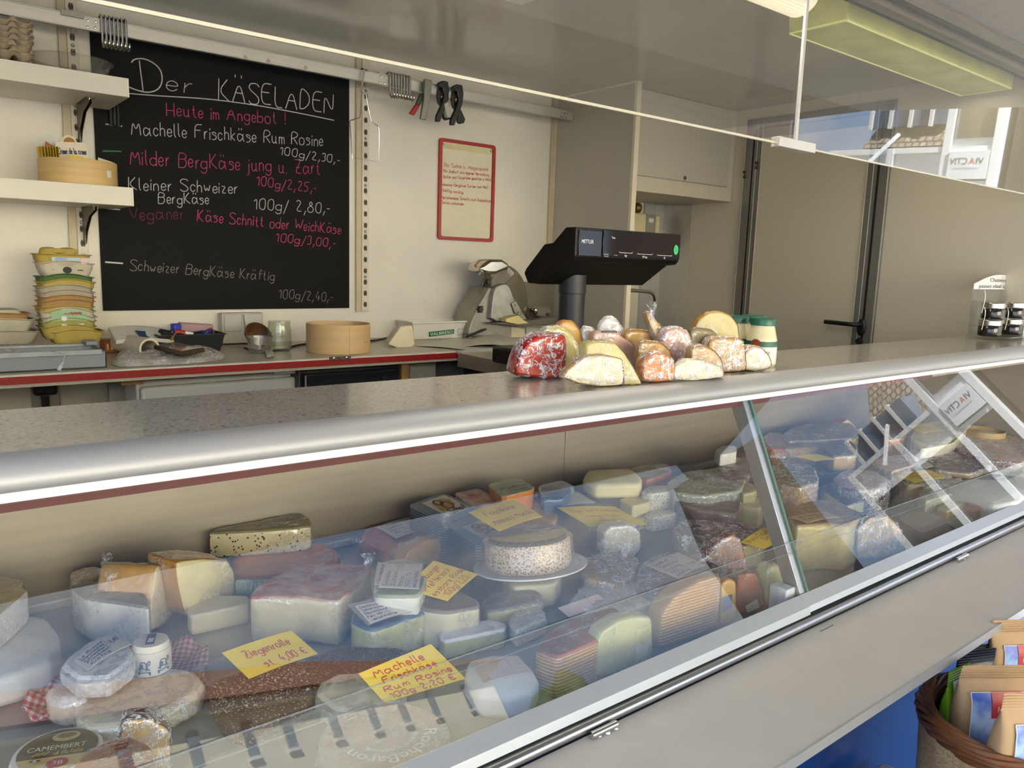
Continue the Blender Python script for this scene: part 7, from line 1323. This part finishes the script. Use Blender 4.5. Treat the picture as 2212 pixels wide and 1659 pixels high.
lay('r_stil', 'pale block with a dark green labelled end in the right pane', [(1856, 1044), (1880, 1032), (1915, 1035), (1919, 1050), (1908, 1055), (1865, 1057)], ft=(1880, 1057), fb=(1880, 1090), paste='pale', film='m')
o = [x for x in COL.objects if x.get('label', '').startswith('pale block with a dark green')][0]; yq = at(1880, 1090, Z=ZD).y - .006
obj('green_label', MB().ext([at(*q, Y=yq) for q in ((1862, 1080), (1906, 1080), (1906, 1057), (1864, 1060))], (0, -.0006, 0)), RIND['darkgreen'], o)
lay('r_kraft', 'large pale yellow block with a kraft paper top right of the divider bar', [(1700, 1112), (1730, 1086), (1790, 1078), (1872, 1112), (1832, 1136), (1780, 1130), (1720, 1137)], ft=(1832, 1136), fb=(1832, 1232), paste='yellow', rind='kraft', spec='f', film='l')
card([(1743, 1129), (1816, 1117), (1782, 1106), (1704, 1117)], ZT['r_kraft'] + .008, mat('label_tan', 'c4aa80', .6, var=.05), 'tan handwritten label on the kraft paper top', [('alt Gouda Bio', .12, .85, .6, .24), ('Fett 48% i.Tr.', .12, .9, .25, .22)], ink_k, wgt=.001)
stand('r_bag', 'brown cheese in a clear bag standing behind the right front glass', [(1850, 1206), (1854, 1142), (1880, 1118), (1922, 1115), (1946, 1140), (1960, 1184), (1922, 1208)], (1900, 1212), 8, .04, paste='tan', rind='brown', film='h', amp=.012)
lay('r_box', 'dark carton with an open flap behind the right front glass', [(1938, 1118), (1986, 1098), (2052, 1125), (1992, 1152)], ft=(1992, 1152), fb=(1992, 1178), paste='brown', rind='greyrind', spec='f', r=.002, it=1, cat='box', name='cheese_box')
lay('r_gold', 'small golden cheese block near the right frame edge', [(2022, 1096), (2060, 1078), (2086, 1086), (2046, 1106)], zt=0.9828, paste='gold', rind='lemon', spec='f', film='l')
lay('r_red', 'red film packet near the right frame edge', [(2078, 1086), (2130, 1050), (2152, 1084), (2112, 1098)], zt=0.988, paste='red', film='m', r=.008)
lay('r_white', 'large white paper wrapped parcel at the right frame edge', [(2035, 1056), (2080, 1032), (2180, 1036), (2228, 1012), (2270, 1040), (2200, 1082), (2150, 1092)], zt=1.0039, paste='wax_paper', r=.014)
lay('r_sil', 'cheese in shiny loose film left of the large white parcel', [(1985, 1062), (2010, 1040), (2075, 1032), (2090, 1048), (2050, 1070), (2000, 1082)], zt=0.9986, paste='green', film='h', amp=.012)
lay('r_flat', 'flat purplish cheese in film behind the pale label of the right pane', [(1990, 988), (2030, 975), (2110, 980), (2146, 1005), (2100, 1022), (2020, 1012)], zt=1.0144, zb=0.992, paste='tan', rind='purple', spec='f', film='h')
lay('r_lab', 'pale cheese under the yellow label of the right pane', [(1920, 1022), (1960, 995), (2035, 990), (2060, 1020), (2045, 1048), (1960, 1050)], zt=0.9986, paste='pale', rind='tan', spec='s', film='m')
card([(1975, 1043), (2041, 1032), (2011, 1015), (1926, 1025)], ZT['r_lab'] + .01, ylab, 'yellow price label with red lines in the middle of the right pane', [('Räucher', .15, .6, .68, .2), ('Schinken Käse', .15, .85, .4, .2), ('100g/2,00', .3, .8, .12, .2)], wgt=.0014)
card([(2000, 1012), (2040, 1005), (2010, 990), (1965, 1005)], ZT['r_lab'] + .014, wlab, 'white ruled label behind the yellow label of the right pane', ruled=True)
lay('r_white2', 'pale holed cheese wedge at the back of the right pane', [(1965, 945), (1985, 915), (2060, 906), (2100, 915), (2062, 958), (1990, 972)], zt=1.0461, zb=0.97, paste='pale', rind='butter', spec='f', film='l')
card([(1990, 936), (2036, 930), (2010, 914), (1962, 921)], 1.0598, ylab, 'yellow price label on the pale holed wedge at the back', [('Käse', .2, .7, .4, .3)], wgt=.0012)
c = at(2122, 930, Z=1.0408); rh = (at(2168, 930, Z=1.0408) - at(2080, 930, Z=1.0408)).length / 2 * .9
t = thing('hooped_cheese', 'soft cheese in a thin wooden hoop at the back of the right pane', 'cheese', V((c.x, min(c.y, YBK - rh - .02), ZD)))
c = V(t.location); obj('hoop', MB().lathe([(rh, .001), (rh, .115), (rh - .004, .115), (rh - .004, .001), (rh, .001)], c, 40, None, False, False), veneer, t); obj('paste', MB().lathe([(rh - .005, .001), (rh - .005, .1), (rh * .6, .106), (.003, .107)], c, 40), PASTE['ivory'], t)
lay('r_pk2', 'pink wrapped cheeses at the right frame edge', [(2055, 962), (2100, 937), (2190, 940), (2230, 960), (2215, 1000), (2110, 988)], zt=1.025, zb=0.985, paste='pink', rind='redbrown', spec='s', film='h')
lay('r_mid', 'mauve film wrapped block behind the pinkish wrapped cheese', [(1880, 1000), (1910, 985), (1975, 980), (1990, 1000), (1930, 1018)], zt=1.0144, paste='purple', rind='pink', spec='f', film='h')
lay('r_orb', 'orange block at the back beside the pale holed wedge', [(1905, 925), (1930, 915), (1962, 925), (1955, 948), (1915, 950)], zt=1.0461, paste='orange', rind='amber', spec='f', film='m')
lay('r_prints', 'grey carton sleeve with dark stripes near the right frame edge', [(2040, 1128), (2070, 1108), (2160, 1092), (2170, 1105), (2080, 1150)], zt=0.9564, paste='greyrind', rind='greengrey', spec='f', r=.002, it=1, cat='box', name='cheese_box')
# ---------------------------------------------------------------- under the shelf: blue panel, crate, basket of bags
struct('wall_front', MB().bb((-.7, .725, .12), (3.26, .742, zS - .03)), mat('panel_blue', '083a7e', .25, var=.04, scale=4))
gp = mat('box_grey', '8b9090', .3, var=.06, scale=6, coat=.3); zg0 = at(1833, 1659, Y=.72).z
q = [at(*k, Z=zg0) for k in ((1830, 1680), (1985, 1560), (2120, 1540), (2140, 1760))]
t = thing('plastic_box', 'grey plastic storage box with a ridged lid standing under the shelf', 'storage box', V((1.25, .55, .0)))
bx0, bx1, by0, by1 = .93, 1.62, .36, .70
obj('box_body', MB().bb((bx0 + .02, by0 + .02, .0), (bx1 - .02, by1 - .02, zg0 - .05)), gp, t, bevel=.02)
obj('lid', MB().bb((bx0, by0, zg0 - .05), (bx1, by1, zg0 - .012)), gp, t, bevel=.012)
obj('lid_ridge', MB().bb((bx0 + .04, by0 + .04, zg0 - .014), (bx1 - .04, by1 - .04, zg0)), gp, t, bevel=.008)
m = MB().tube(chaik([V((bx0 + .07, by0 + .09, zg0)), V((bx0 + .08, by0 + .09, zg0 + .015)), V((bx0 + .2, by0 + .09, zg0 + .015)), V((bx0 + .21, by0 + .09, zg0))], 2), .008); obj('lid_handle', m, black_m, t)
# basket
bc_ = V((1.452, .405, 0)); zrim = .86; R0 = .145; zbk = zg0 + .003
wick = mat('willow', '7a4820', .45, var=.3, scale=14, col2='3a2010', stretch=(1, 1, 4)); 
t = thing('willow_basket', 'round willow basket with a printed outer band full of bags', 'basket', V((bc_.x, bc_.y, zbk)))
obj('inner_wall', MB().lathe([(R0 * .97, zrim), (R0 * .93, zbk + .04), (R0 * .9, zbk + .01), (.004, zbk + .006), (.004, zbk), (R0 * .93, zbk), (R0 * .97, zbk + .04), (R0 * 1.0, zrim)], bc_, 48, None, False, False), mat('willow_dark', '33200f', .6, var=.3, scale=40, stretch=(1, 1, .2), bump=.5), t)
m = MB()
for k in range(11):
    pts = []
    for i in range(97):
        a = 2 * math.pi * i / 96; ph = 2 * math.pi * k / 11 + a * 2 + .25 * math.sin(a * 7 + k); pts.append(bc_ + V(((R0 + .004 + .011 * math.cos(ph)) * math.cos(a), (R0 + .004 + .011 * math.cos(ph)) * math.sin(a), zrim - .012 + .016 * math.sin(ph))))
    m.tube(pts, .0045 + .0009 * (k % 3), 7)
obj('woven_rim', m, wick, t)
bandm = bpy.data.materials.new('printed_band'); bandm.use_nodes = True; nt = bandm.node_tree; b = nt.nodes['Principled BSDF']; b.inputs['Roughness'].default_value = .6
tcn = N(nt, 'ShaderNodeTexCoord'); nz = N(nt, 'ShaderNodeTexNoise', i_Scale=260, i_Detail=4); n2 = N(nt, 'ShaderNodeTexNoise', i_Scale=9, i_Detail=2); L(nt, tcn.outputs['Object'], nz.inputs['Vector']); L(nt, tcn.outputs['Object'], n2.inputs['Vector'])
c1_ = ramp(nt, nz.outputs['Fac'], (.35, lin('8d6f48')), (.62, lin('b39a6e'))); c2_ = ramp(nt, n2.outputs['Fac'], (.45, (0, 0, 0)), (.65, (1, 1, 1))); mx = N(nt, 'ShaderNodeMix', data_type='RGBA'); L(nt, c2_, mx.inputs[0]); L(nt, c1_, mx.inputs[6]); mx.inputs[7].default_value = (*lin('8a5a3c'), 1); L(nt, mx.outputs[2], b.inputs['Base Color'])
obj('printed_band', MB().lathe([(R0 + .010, zrim - .028), (R0 * .99, zbk + .006), (R0 * .97, zbk + .006), (R0 + .007, zrim - .028)], bc_, 64, None, False, False), bandm, t)
m = MB()
for k in range(3): 
    a = math.pi * (1.0 + .045 * k) - .12; m.tube([bc_ + V(((R0 + .0115 - i * .0014) * math.cos(a + i * .012), (R0 + .0115 - i * .0014) * math.sin(a + i * .012), zrim - .05 - i * .02)) for i in range(8)], .0018, 5)
obj('band_line', m, mat('line_dark', '2c2f3a', .6), t)
kraft = mat('kraft_paper', 'b6946a', .75, var=.07, scale=16, bump=.4, bscale=30)
def bag(px, py, t_, w_, h, d_, yaw, m_, label, name='paper_bag', tilt=0, closed=True):
    """stand-up bag: its top seam centred on a pixel at distance t_ along the ray"""
    top = CAM + ray(px, py) * t_; q = Matrix.Rotation(yaw, 3, 'Z') @ Matrix.Rotation(tilt, 3, 'X'); t2 = thing(name, label, 'bag', top + q @ V((0, 0, -h)))
    prof = [(0, .001, 1), (-.028, .0012, 1), (-.03, .004, 1), (-.06, d_ * .55, .985), (-h * .6, d_, .96), (-h + .01, d_ * .95, .94), (-h, d_ * .9, .93)]; rs = []
    for z, dd, ww in prof:
        r = []
        for k in range(24):
            a = 2 * math.pi * k / 24; x = math.copysign(abs(math.cos(a)) ** .35, math.cos(a)) * w_ / 2 * ww; y = math.copysign(abs(math.sin(a)) ** .55, math.sin(a)) * dd / 2
            r.append(top + q @ V((x, y + .004 * mnoise.noise(V((x * 20, z * 20, px))), z)))
        rs.append(r)
    o = obj('bag_body', MB().rings(rs), m_, t2, smooth=50)
    m = MB()
    for k in range(5): m.tube([top + q @ V((-w_ / 2, -.0016, -.004 - k * .005)), top + q @ V((w_ / 2, -.0016, -.004 - k * .005))], .0008, 5)
    obj('top_seam', m, m_, t2)
    def front(u, v):  # u across -1..1, v down 0..1 in the front face
        z = -h * v; y = 0
        for (z0, d0, _), (z1, d1, _) in zip(prof, prof[1:]):
            if z1 <= z <= z0: y = d0 + (d1 - d0) * ((z - z0) / (z1 - z0) if z1 != z0 else 0)
        return top + q @ V((u * w_ / 2, -y / 2 - .0016, z))
    return t2, front
sky_l = bpy.data.materials.new('mountain_print'); sky_l.use_nodes = True; nt = sky_l.node_tree; b = nt.nodes['Principled BSDF']; b.inputs['Roughness'].default_value = .3
tcn = N(nt, 'ShaderNodeTexCoord'); nz = N(nt, 'ShaderNodeTexNoise', i_Scale=30, i_Detail=5); L(nt, tcn.outputs['Object'], nz.inputs['Vector']); spn = N(nt, 'ShaderNodeSeparateXYZ'); L(nt, tcn.outputs['Object'], spn.inputs[0])
ad = N(nt, 'ShaderNodeMath', operation='MULTIPLY_ADD', n1=.09); L(nt, nz.outputs['Fac'], ad.inputs[0]); L(nt, spn.outputs['Z'], ad.inputs[2])
L(nt, ramp(nt, ad.outputs[0], (.125, lin('5a6a24')), (.155, lin('4d5a4a')), (.175, lin('6b86b4')), (.2, lin('a9c3e2')), (.235, lin('2f55b0'))), b.inputs['Base Color'])
def baglabel(t2, front, v0, v1, u0=-.72, title='Fritz Felix', sub='Schüttelbrot', tail=.55):
    n = 12; rows = []
    for j in range(n + 1):
        v = v0 + (v1 - v0) * j / n; k = 1 if j < n * tail else 1 - .75 * ((j - n * tail) / (n - n * tail)) ** 2; rows.append([front(-abs(u0) * k + 2 * abs(u0) * k * i / 8, v) for i in range(9)])
    m = MB().add([p for r in rows for p in r], [(j * 9 + i, j * 9 + i + 1, (j + 1) * 9 + i + 1, (j + 1) * 9 + i) for j in range(n) for i in range(8)]); lb = obj('picture_label', m, sky_l, t2)
    e_ = rows[0][0] - front(-abs(u0), v0 + .01); out = (front(0, v0) - t2.location).normalized() * 0
    m = MB(); edge = [r[0] for r in rows] + list(reversed([r[-1] for r in rows])); m.tube(edge + [edge[0]], .0009, 5); obj('label_border', m, wlab, lb)
    nrm = (rows[0][8] - rows[0][0]).cross(rows[2][0] - rows[0][0]).normalized(); nrm = -nrm if nrm.dot(CAM - rows[0][0]) < 0 else nrm
    du = .55; m = MB().add([front(u, v0 - .005 + .175 * k / 6) + nrm * .0008 for k in range(7) for u in (-.36, .3)], [(2 * k, 2 * k + 1, 2 * k + 3, 2 * k + 2) for k in range(6)]); rb_ = obj('red_field', m, mat('field_red', 'b32a34', .4, var=.1), lb)
    wd = (front(1, v0) - front(-1, v0)).length / 2; hh = (front(0, v0) - front(0, v0 + .1)).length / .1
    m = MB(); printed(m, title, lambda s_, h_: front(-.24 + s_ / wd, v0 + .13 - h_ / hh) + nrm * .0012, .011, wd * .4); obj('title', m, wlab, lb, smooth=0)
    m = MB(); printed(m, sub, lambda s_, h_: front(-.3 + s_ / wd, v0 + (v1 - v0) * .78 - h_ / hh) + nrm * .0008, .018, wd * .85); obj('lettering', m, wlab, lb, smooth=0)
yw = -.55
t2, f = bag(2225, 1338, 1.50, .155, .25, .06, yw, kraft, 'brown paper bag with a mountain label at the back of the basket', tilt=.05); baglabel(t2, f, .19, .85)
t2, f = bag(2178, 1437, 1.34, .165, .25, .065, yw - .05, kraft, 'large brown paper bag with a mountain label in the middle of the basket', tilt=.10); baglabel(t2, f, .18, .8, .8)
t2, f = bag(2262, 1495, 1.21, .145, .24, .06, yw, kraft, 'brown paper bag cut off at the right frame edge in front of the others', tilt=.10); baglabel(t2, f, .2, .8)
blk_ = mat('foil_black', '2b2b30', .22, .5, var=.15, scale=20, bump=.25)
t2, f = bag(2112, 1404, 1.42, .085, .2, .04, yw + .15, blk_, 'black foil bag with a gold script between the paper bags and the shelf', name='foil_bag', tilt=.05)
m = MB()
n_ = (f(1, .4) - f(-1, .4)).cross(f(0, .6) - f(0, .3)).normalized(); n_ = n_ if n_.dot(CAM - f(0, .4)) > 0 else -n_
write(m, 'Grazil & Rind', lambda s_, h: f(-.8 + s_ / .05, .42 - h / .2) + n_ * .002, .018, .0014, .085); obj('gold_script', m, mat('print_gold', ''), t2, smooth=0)
t2, f = bag(2127, 1392, 1.5, .08, .18, .04, yw + .1, mat('foil_black2', '1d1a18', .3, .3, var=.1), 'darker foil bag just behind the black foil bag', name='foil_bag')
m = MB(); write(m, 'Tartufo', lambda s_, h: f(-.5 + s_ / .05, .22 - h / .2) + n_ * .002, .012, .0013, .06); obj('gold_script', m, mat('print_gold', ''), t2, smooth=0)
gr = mat('bag_green', '6a9422', .3, var=.08, scale=9, bump=.25)
t2, f = bag(2072, 1440, 1.385, .07, .2, .035, yw + .45, gr, 'green bag with a nutrition table at the left of the basket', name='snack_bag')
n_ = (f(1, .5) - f(-1, .5)).cross(f(0, .6) - f(0, .4)).normalized(); n_ = n_ if n_.dot(CAM - f(0, .4)) > 0 else -n_
pn = [f(u, v) + n_ * .0025 for v in (.1, .25, .5, .72) for u in (-.7, .75)]; lb = obj('nutrition_panel', MB().add(pn, [(0, 1, 3, 2), (2, 3, 5, 4), (4, 5, 7, 6)]), mat('panel_silver', 'b7c2cc', .4, var=.05), t2)
m = MB(); printed(m, 'Nutrition', lambda s_, h: f(-.6 + s_ / .0425, .16 - h / .22) + n_ * .0034, .008, .045); 
for k in range(11): v = .2 + .045 * k; m.add([f(-.62, v) + n_ * .0034, f(.1 + .5 * ((k * 7) % 5) / 5, v) + n_ * .0034, f(.1 + .5 * ((k * 7) % 5) / 5, v + .012) + n_ * .0034, f(-.62, v + .012) + n_ * .0034], [(0, 1, 2, 3)])
obj('panel_print', m, mat('print_ink', '20262e', .6, var=0), lb, smooth=0)
# ---------------------------------------------------------------- the square behind the customers (seen in the glass)
struct('floor_1', MB().bb((-40, -45, -.05), (45, 2.9, 0)), mat('paving', '6a6a6a', .8, var=.12, scale=3))
plaster = mat('plaster_cream', 'f0e6c8', .8, var=.06, scale=2); tile_b = mat('tile_brown', '6e4a36', .7, var=.2, scale=12, bump=.6, bscale=14); tile_g = mat('tile_grey', '6b6258', .7, var=.3, scale=10)
winm = mat('window_dark', '6b6f72', .1, var=.1); stone = mat('stone_sill', 'd9d4c6', .7)
A_, B_ = V((4.5, -14.2, 0)), V((12.2, -17.8, 0)); fd = (B_ - A_).normalized(); fn_ = V((fd.y, -fd.x, 0)); HO = V((.4, .8, 1.1)); HP = lambda s_, b_, z: HO + (A_ + fd * s_ + fn_ * b_ + V((0, 0, z)) - HO) * 1.9
if fn_.y > 0: fn_ = -fn_
def hbox(mb, s0, s1, b0, b1, z0, z1): return mb.hexa([HP(s0, b0, z0), HP(s1, b0, z0), HP(s1, b1, z0), HP(s0, b1, z0), HP(s0, b0, z1), HP(s1, b0, z1), HP(s1, b1, z1), HP(s0, b1, z1)])
t = thing('house', 'cream plastered house with a brown tiled hip roof reflected in the case glass', 'house', HP(3, 3, 0))
obj('wall', hbox(MB(), -9, 8.9, 0, 8, 0, 6.15), plaster, t)
obj('roof', MB().add([HP(-9.4, -.45, 6.05), HP(9.3, -.45, 6.05), HP(9.3, 8.4, 6.05), HP(-9.4, 8.4, 6.05), HP(-6, 4, 8.7), HP(6.4, 4, 8.7)], [(0, 1, 5, 4), (1, 2, 5), (2, 3, 4, 5), (3, 0, 4), (3, 2, 1, 0)]), tile_b, t, smooth=0)
obj('cornice', hbox(hbox(MB(), -9.2, 9.1, -.3, .0, 5.9, 6.1), -9.05, 8.98, -.08, .0, 3.95, 4.1), stone, t)
for s_ in (-3.4, -2.1, -.8, .4, 1.35, 2.6, 3.8, 4.85, 6.0, 7.5):
    o = obj('window', hbox(MB(), s_ - .11, s_ + .11, -.05, .02, 5.0, 5.6), winm, t); obj('sill', hbox(MB(), s_ - .15, s_ + .15, -.1, .0, 4.94, 5.0), stone, o); obj('lintel', hbox(MB(), s_ - .11, s_ + .11, -.06, .0, 5.6, 5.68), mat('shade_box', 'a58f62', .7), o)
for s_ in (-4, -1, 2, 4.6, 7): obj('shop_window', hbox(MB(), s_ - .45, s_ + .45, -.05, .02, 1.6, 3.1), winm, t)
m = lump(None, HP(10.1, -1.0, 2.9), (2.2, 1.8, 3.6), 0, None, None, None, 3, .5, 4); leaf = mat('leaf_green', '44552f', .7, var=.3, scale=9, bump=1, bscale=12)
solo('street_tree', m, leaf, 'dark green bushy tree beside the cream house', 'tree')
def wallbuild(name, label, P0, P1, h, depth, m_, roofh=0, rm=None):
    P0, P1 = V((*P0, 0)), V((*P1, 0)); d = (P1 - P0).normalized(); b_ = V((d.y, -d.x, 0)); b_ = b_ if b_.dot(P0) > 0 else -b_; t = thing(name, label, 'house', (P0 + P1) / 2 + b_ * depth / 2)
    q = [P0, P1, P1 + b_ * depth, P0 + b_ * depth]; obj('wall', MB().hexa(q + [p + V((0, 0, h)) for p in q]), m_, t)
    if roofh:
        q = [p + V((0, 0, h)) for p in (P0 - d * .3 - b_ * .3, P1 + d * .3 - b_ * .3, P1 + d * .3 + b_ * (depth + .3), P0 - d * .3 + b_ * (depth + .3))]; k = b_ * (depth / 2 + .3) + V((0, 0, roofh)); obj('roof', MB().add(q + [q[0] + k, q[1] + k], [(0, 1, 5, 4), (2, 3, 4, 5), (1, 2, 5), (3, 0, 4), (3, 2, 1, 0)]), rm, t, smooth=0)
    return t, P0, d, b_
t, *_ = wallbuild('house', 'added dark house blocking the sky reflection between the cream house and the tiled roof', (8.8, -5.4), (9.8, -4.3), 4.2, 5, mat('blocker_dark', '4a3c32', .8, var=.2, scale=14))  # unseen house added to darken a band of the case glass reflection
wallbuild('house', 'added dark house blocking bright reflections just right of the white framed shop front', (9.62, -1.42), (9.62, 3.2), 5, 4, mat('blocker_dark', ''))  # made-up dark house, hides the shop's sunlit side from the glass
# big tiled roof with dormer strips
tr = bpy.data.materials.new('pantiles'); tr.use_nodes = True; nt = tr.node_tree; b = nt.nodes['Principled BSDF']; b.inputs['Roughness'].default_value = .7
tcn = N(nt, 'ShaderNodeTexCoord'); bk_ = N(nt, 'ShaderNodeTexBrick', i_Scale=1); bk_.inputs['Brick Width'].default_value = .14; bk_.inputs['Row Height'].default_value = .16; bk_.inputs['Mortar Size'].default_value = .03; bk_.inputs['Mortar Smooth'].default_value = .9
mpn = N(nt, 'ShaderNodeMapping'); mpn.inputs['Rotation'].default_value = (math.pi / 2, 0, math.pi / 2); L(nt, tcn.outputs['Object'], mpn.inputs[0]); spn = N(nt, 'ShaderNodeSeparateXYZ'); cmb = N(nt, 'ShaderNodeCombineXYZ'); L(nt, tcn.outputs['Object'], spn.inputs[0]); L(nt, spn.outputs['Y'], cmb.inputs[0]); L(nt, spn.outputs['Z'], cmb.inputs[1]); L(nt, cmb.outputs[0], bk_.inputs['Vector'])
bk_.inputs['Color1'].default_value = (*lin('8a7f70'), 1); bk_.inputs['Color2'].default_value = (*lin('766b5e'), 1); bk_.inputs['Mortar'].default_value = (*lin('3b352f'), 1); L(nt, bk_.outputs['Color'], b.inputs['Base Color'])
t = thing('house', 'house with a big grey pantiled roof and a strip of dormer windows', 'house', (18, -6, 0))
obj('wall', MB().bb((16.4, -6.5, 0), (22, -3.6, 3.75)), plaster, t)
obj('roof', MB().add([V((15.9, -6.6, 3.75)), V((15.9, -3.4, 3.75)), V((17.6, -3.4, 6.1)), V((17.6, -5.9, 6.1)), V((22, -3.4, 3.75)), V((22, -6.6, 3.75))], [(0, 1, 2, 3), (1, 4, 2), (0, 3, 5), (4, 5, 3, 2), (0, 5, 4, 1)]), tr, t, smooth=0)
for y_ in (-6.35, -5.95, -5.55, -5.15):
    d_ = obj('dormer', MB().bb((16.0, y_ - .16, 4.15), (16.9, y_ + .16, 4.85)), mat('dormer_blue', '5f6f86', .2), t); obj('dormer_frame', MB().bb((15.96, y_ - .2, 4.12), (16.1, y_ - .13, 4.9)), white, d_)
# insurance shop front with its sign
t = thing('shop_house', 'white framed shop front with a lettered sign reflected in both glass panels', 'shop', (10, -2.2, 0)); SX = 9.5
frame_m = mat('frame_white', 'e6e8e8', .4, var=.02); glz = mat('shop_glass', '6e665a', .08, var=.15, scale=1.2)
obj('facade', MB().bb((SX + .06, -2.1, 0), (SX + 3, -1.5, 4.2)).bb((SX + .06, -3.5, 0), (SX + 3, -2.1, 2.9)), frame_m, t)
for a, b in (((-1.97, 2.98), (-1.57, 3.9)), ((-1.98, .3), (-1.58, 2.44)), ((-2.62, .3), (-2.12, 2.5)), ((-3.4, .3), (-2.75, 2.5))):
    o = obj('glazing', MB().bb((SX + .03, a[0], a[1]), (SX + .07, b[0], b[1])), glz, t)
m = MB()
for y_ in (-3.45, -2.69, -2.05, -1.53): m.bb((SX, y_ - .04, 0), (SX + .06, y_ + .04, 2.88 if y_ < -2.1 else 4.2))
for z_ in (.2, 2.48, 2.86, 4.17): m.bb((SX + .01, -3.49 if z_ < 2.9 else -2.09, z_ - .03), (SX + .06, -1.5, z_ + .03))
obj('frame', m, frame_m, t)
sg3 = obj('sign_panel', MB().bb((SX - .01, -2.0, 2.53), (SX + .03, -1.58, 2.83)), mat('sign_grey', 'dfe3e6', .35, var=0), t)
sfn = lambda y0, z0: (lambda s_, h: V((SX - .012, y0 - s_, z0 + h)))
mA, mO = mat('sign_black', '2a2b2e', .5, var=0), mat('sign_orange', 'c25a32', .5, var=0)
m = MB(); printed(m, 'VI', sfn(-1.625, 2.69), .07, .075); printed(m, 'CTIV', sfn(-1.79, 2.69), .07, .19); obj('lettering', m, mA, sg3, smooth=0)
m = MB(); printed(m, 'A', sfn(-1.715, 2.69), .07, .06); obj('lettering', m, mO, sg3, smooth=0)
m = MB(); printed(m, 'KRANKENKASSE', sfn(-1.68, 2.635), .022, .26); obj('small_lettering', m, mat('sign_midgrey', '8a8d90', .5, var=0), sg3, smooth=0)
m = MB().tube([V((SX - .5, -2.75, 2.6)), V((SX, -2.62, 3.05))], .025); obj('awning_arm', m, frame_m, t)
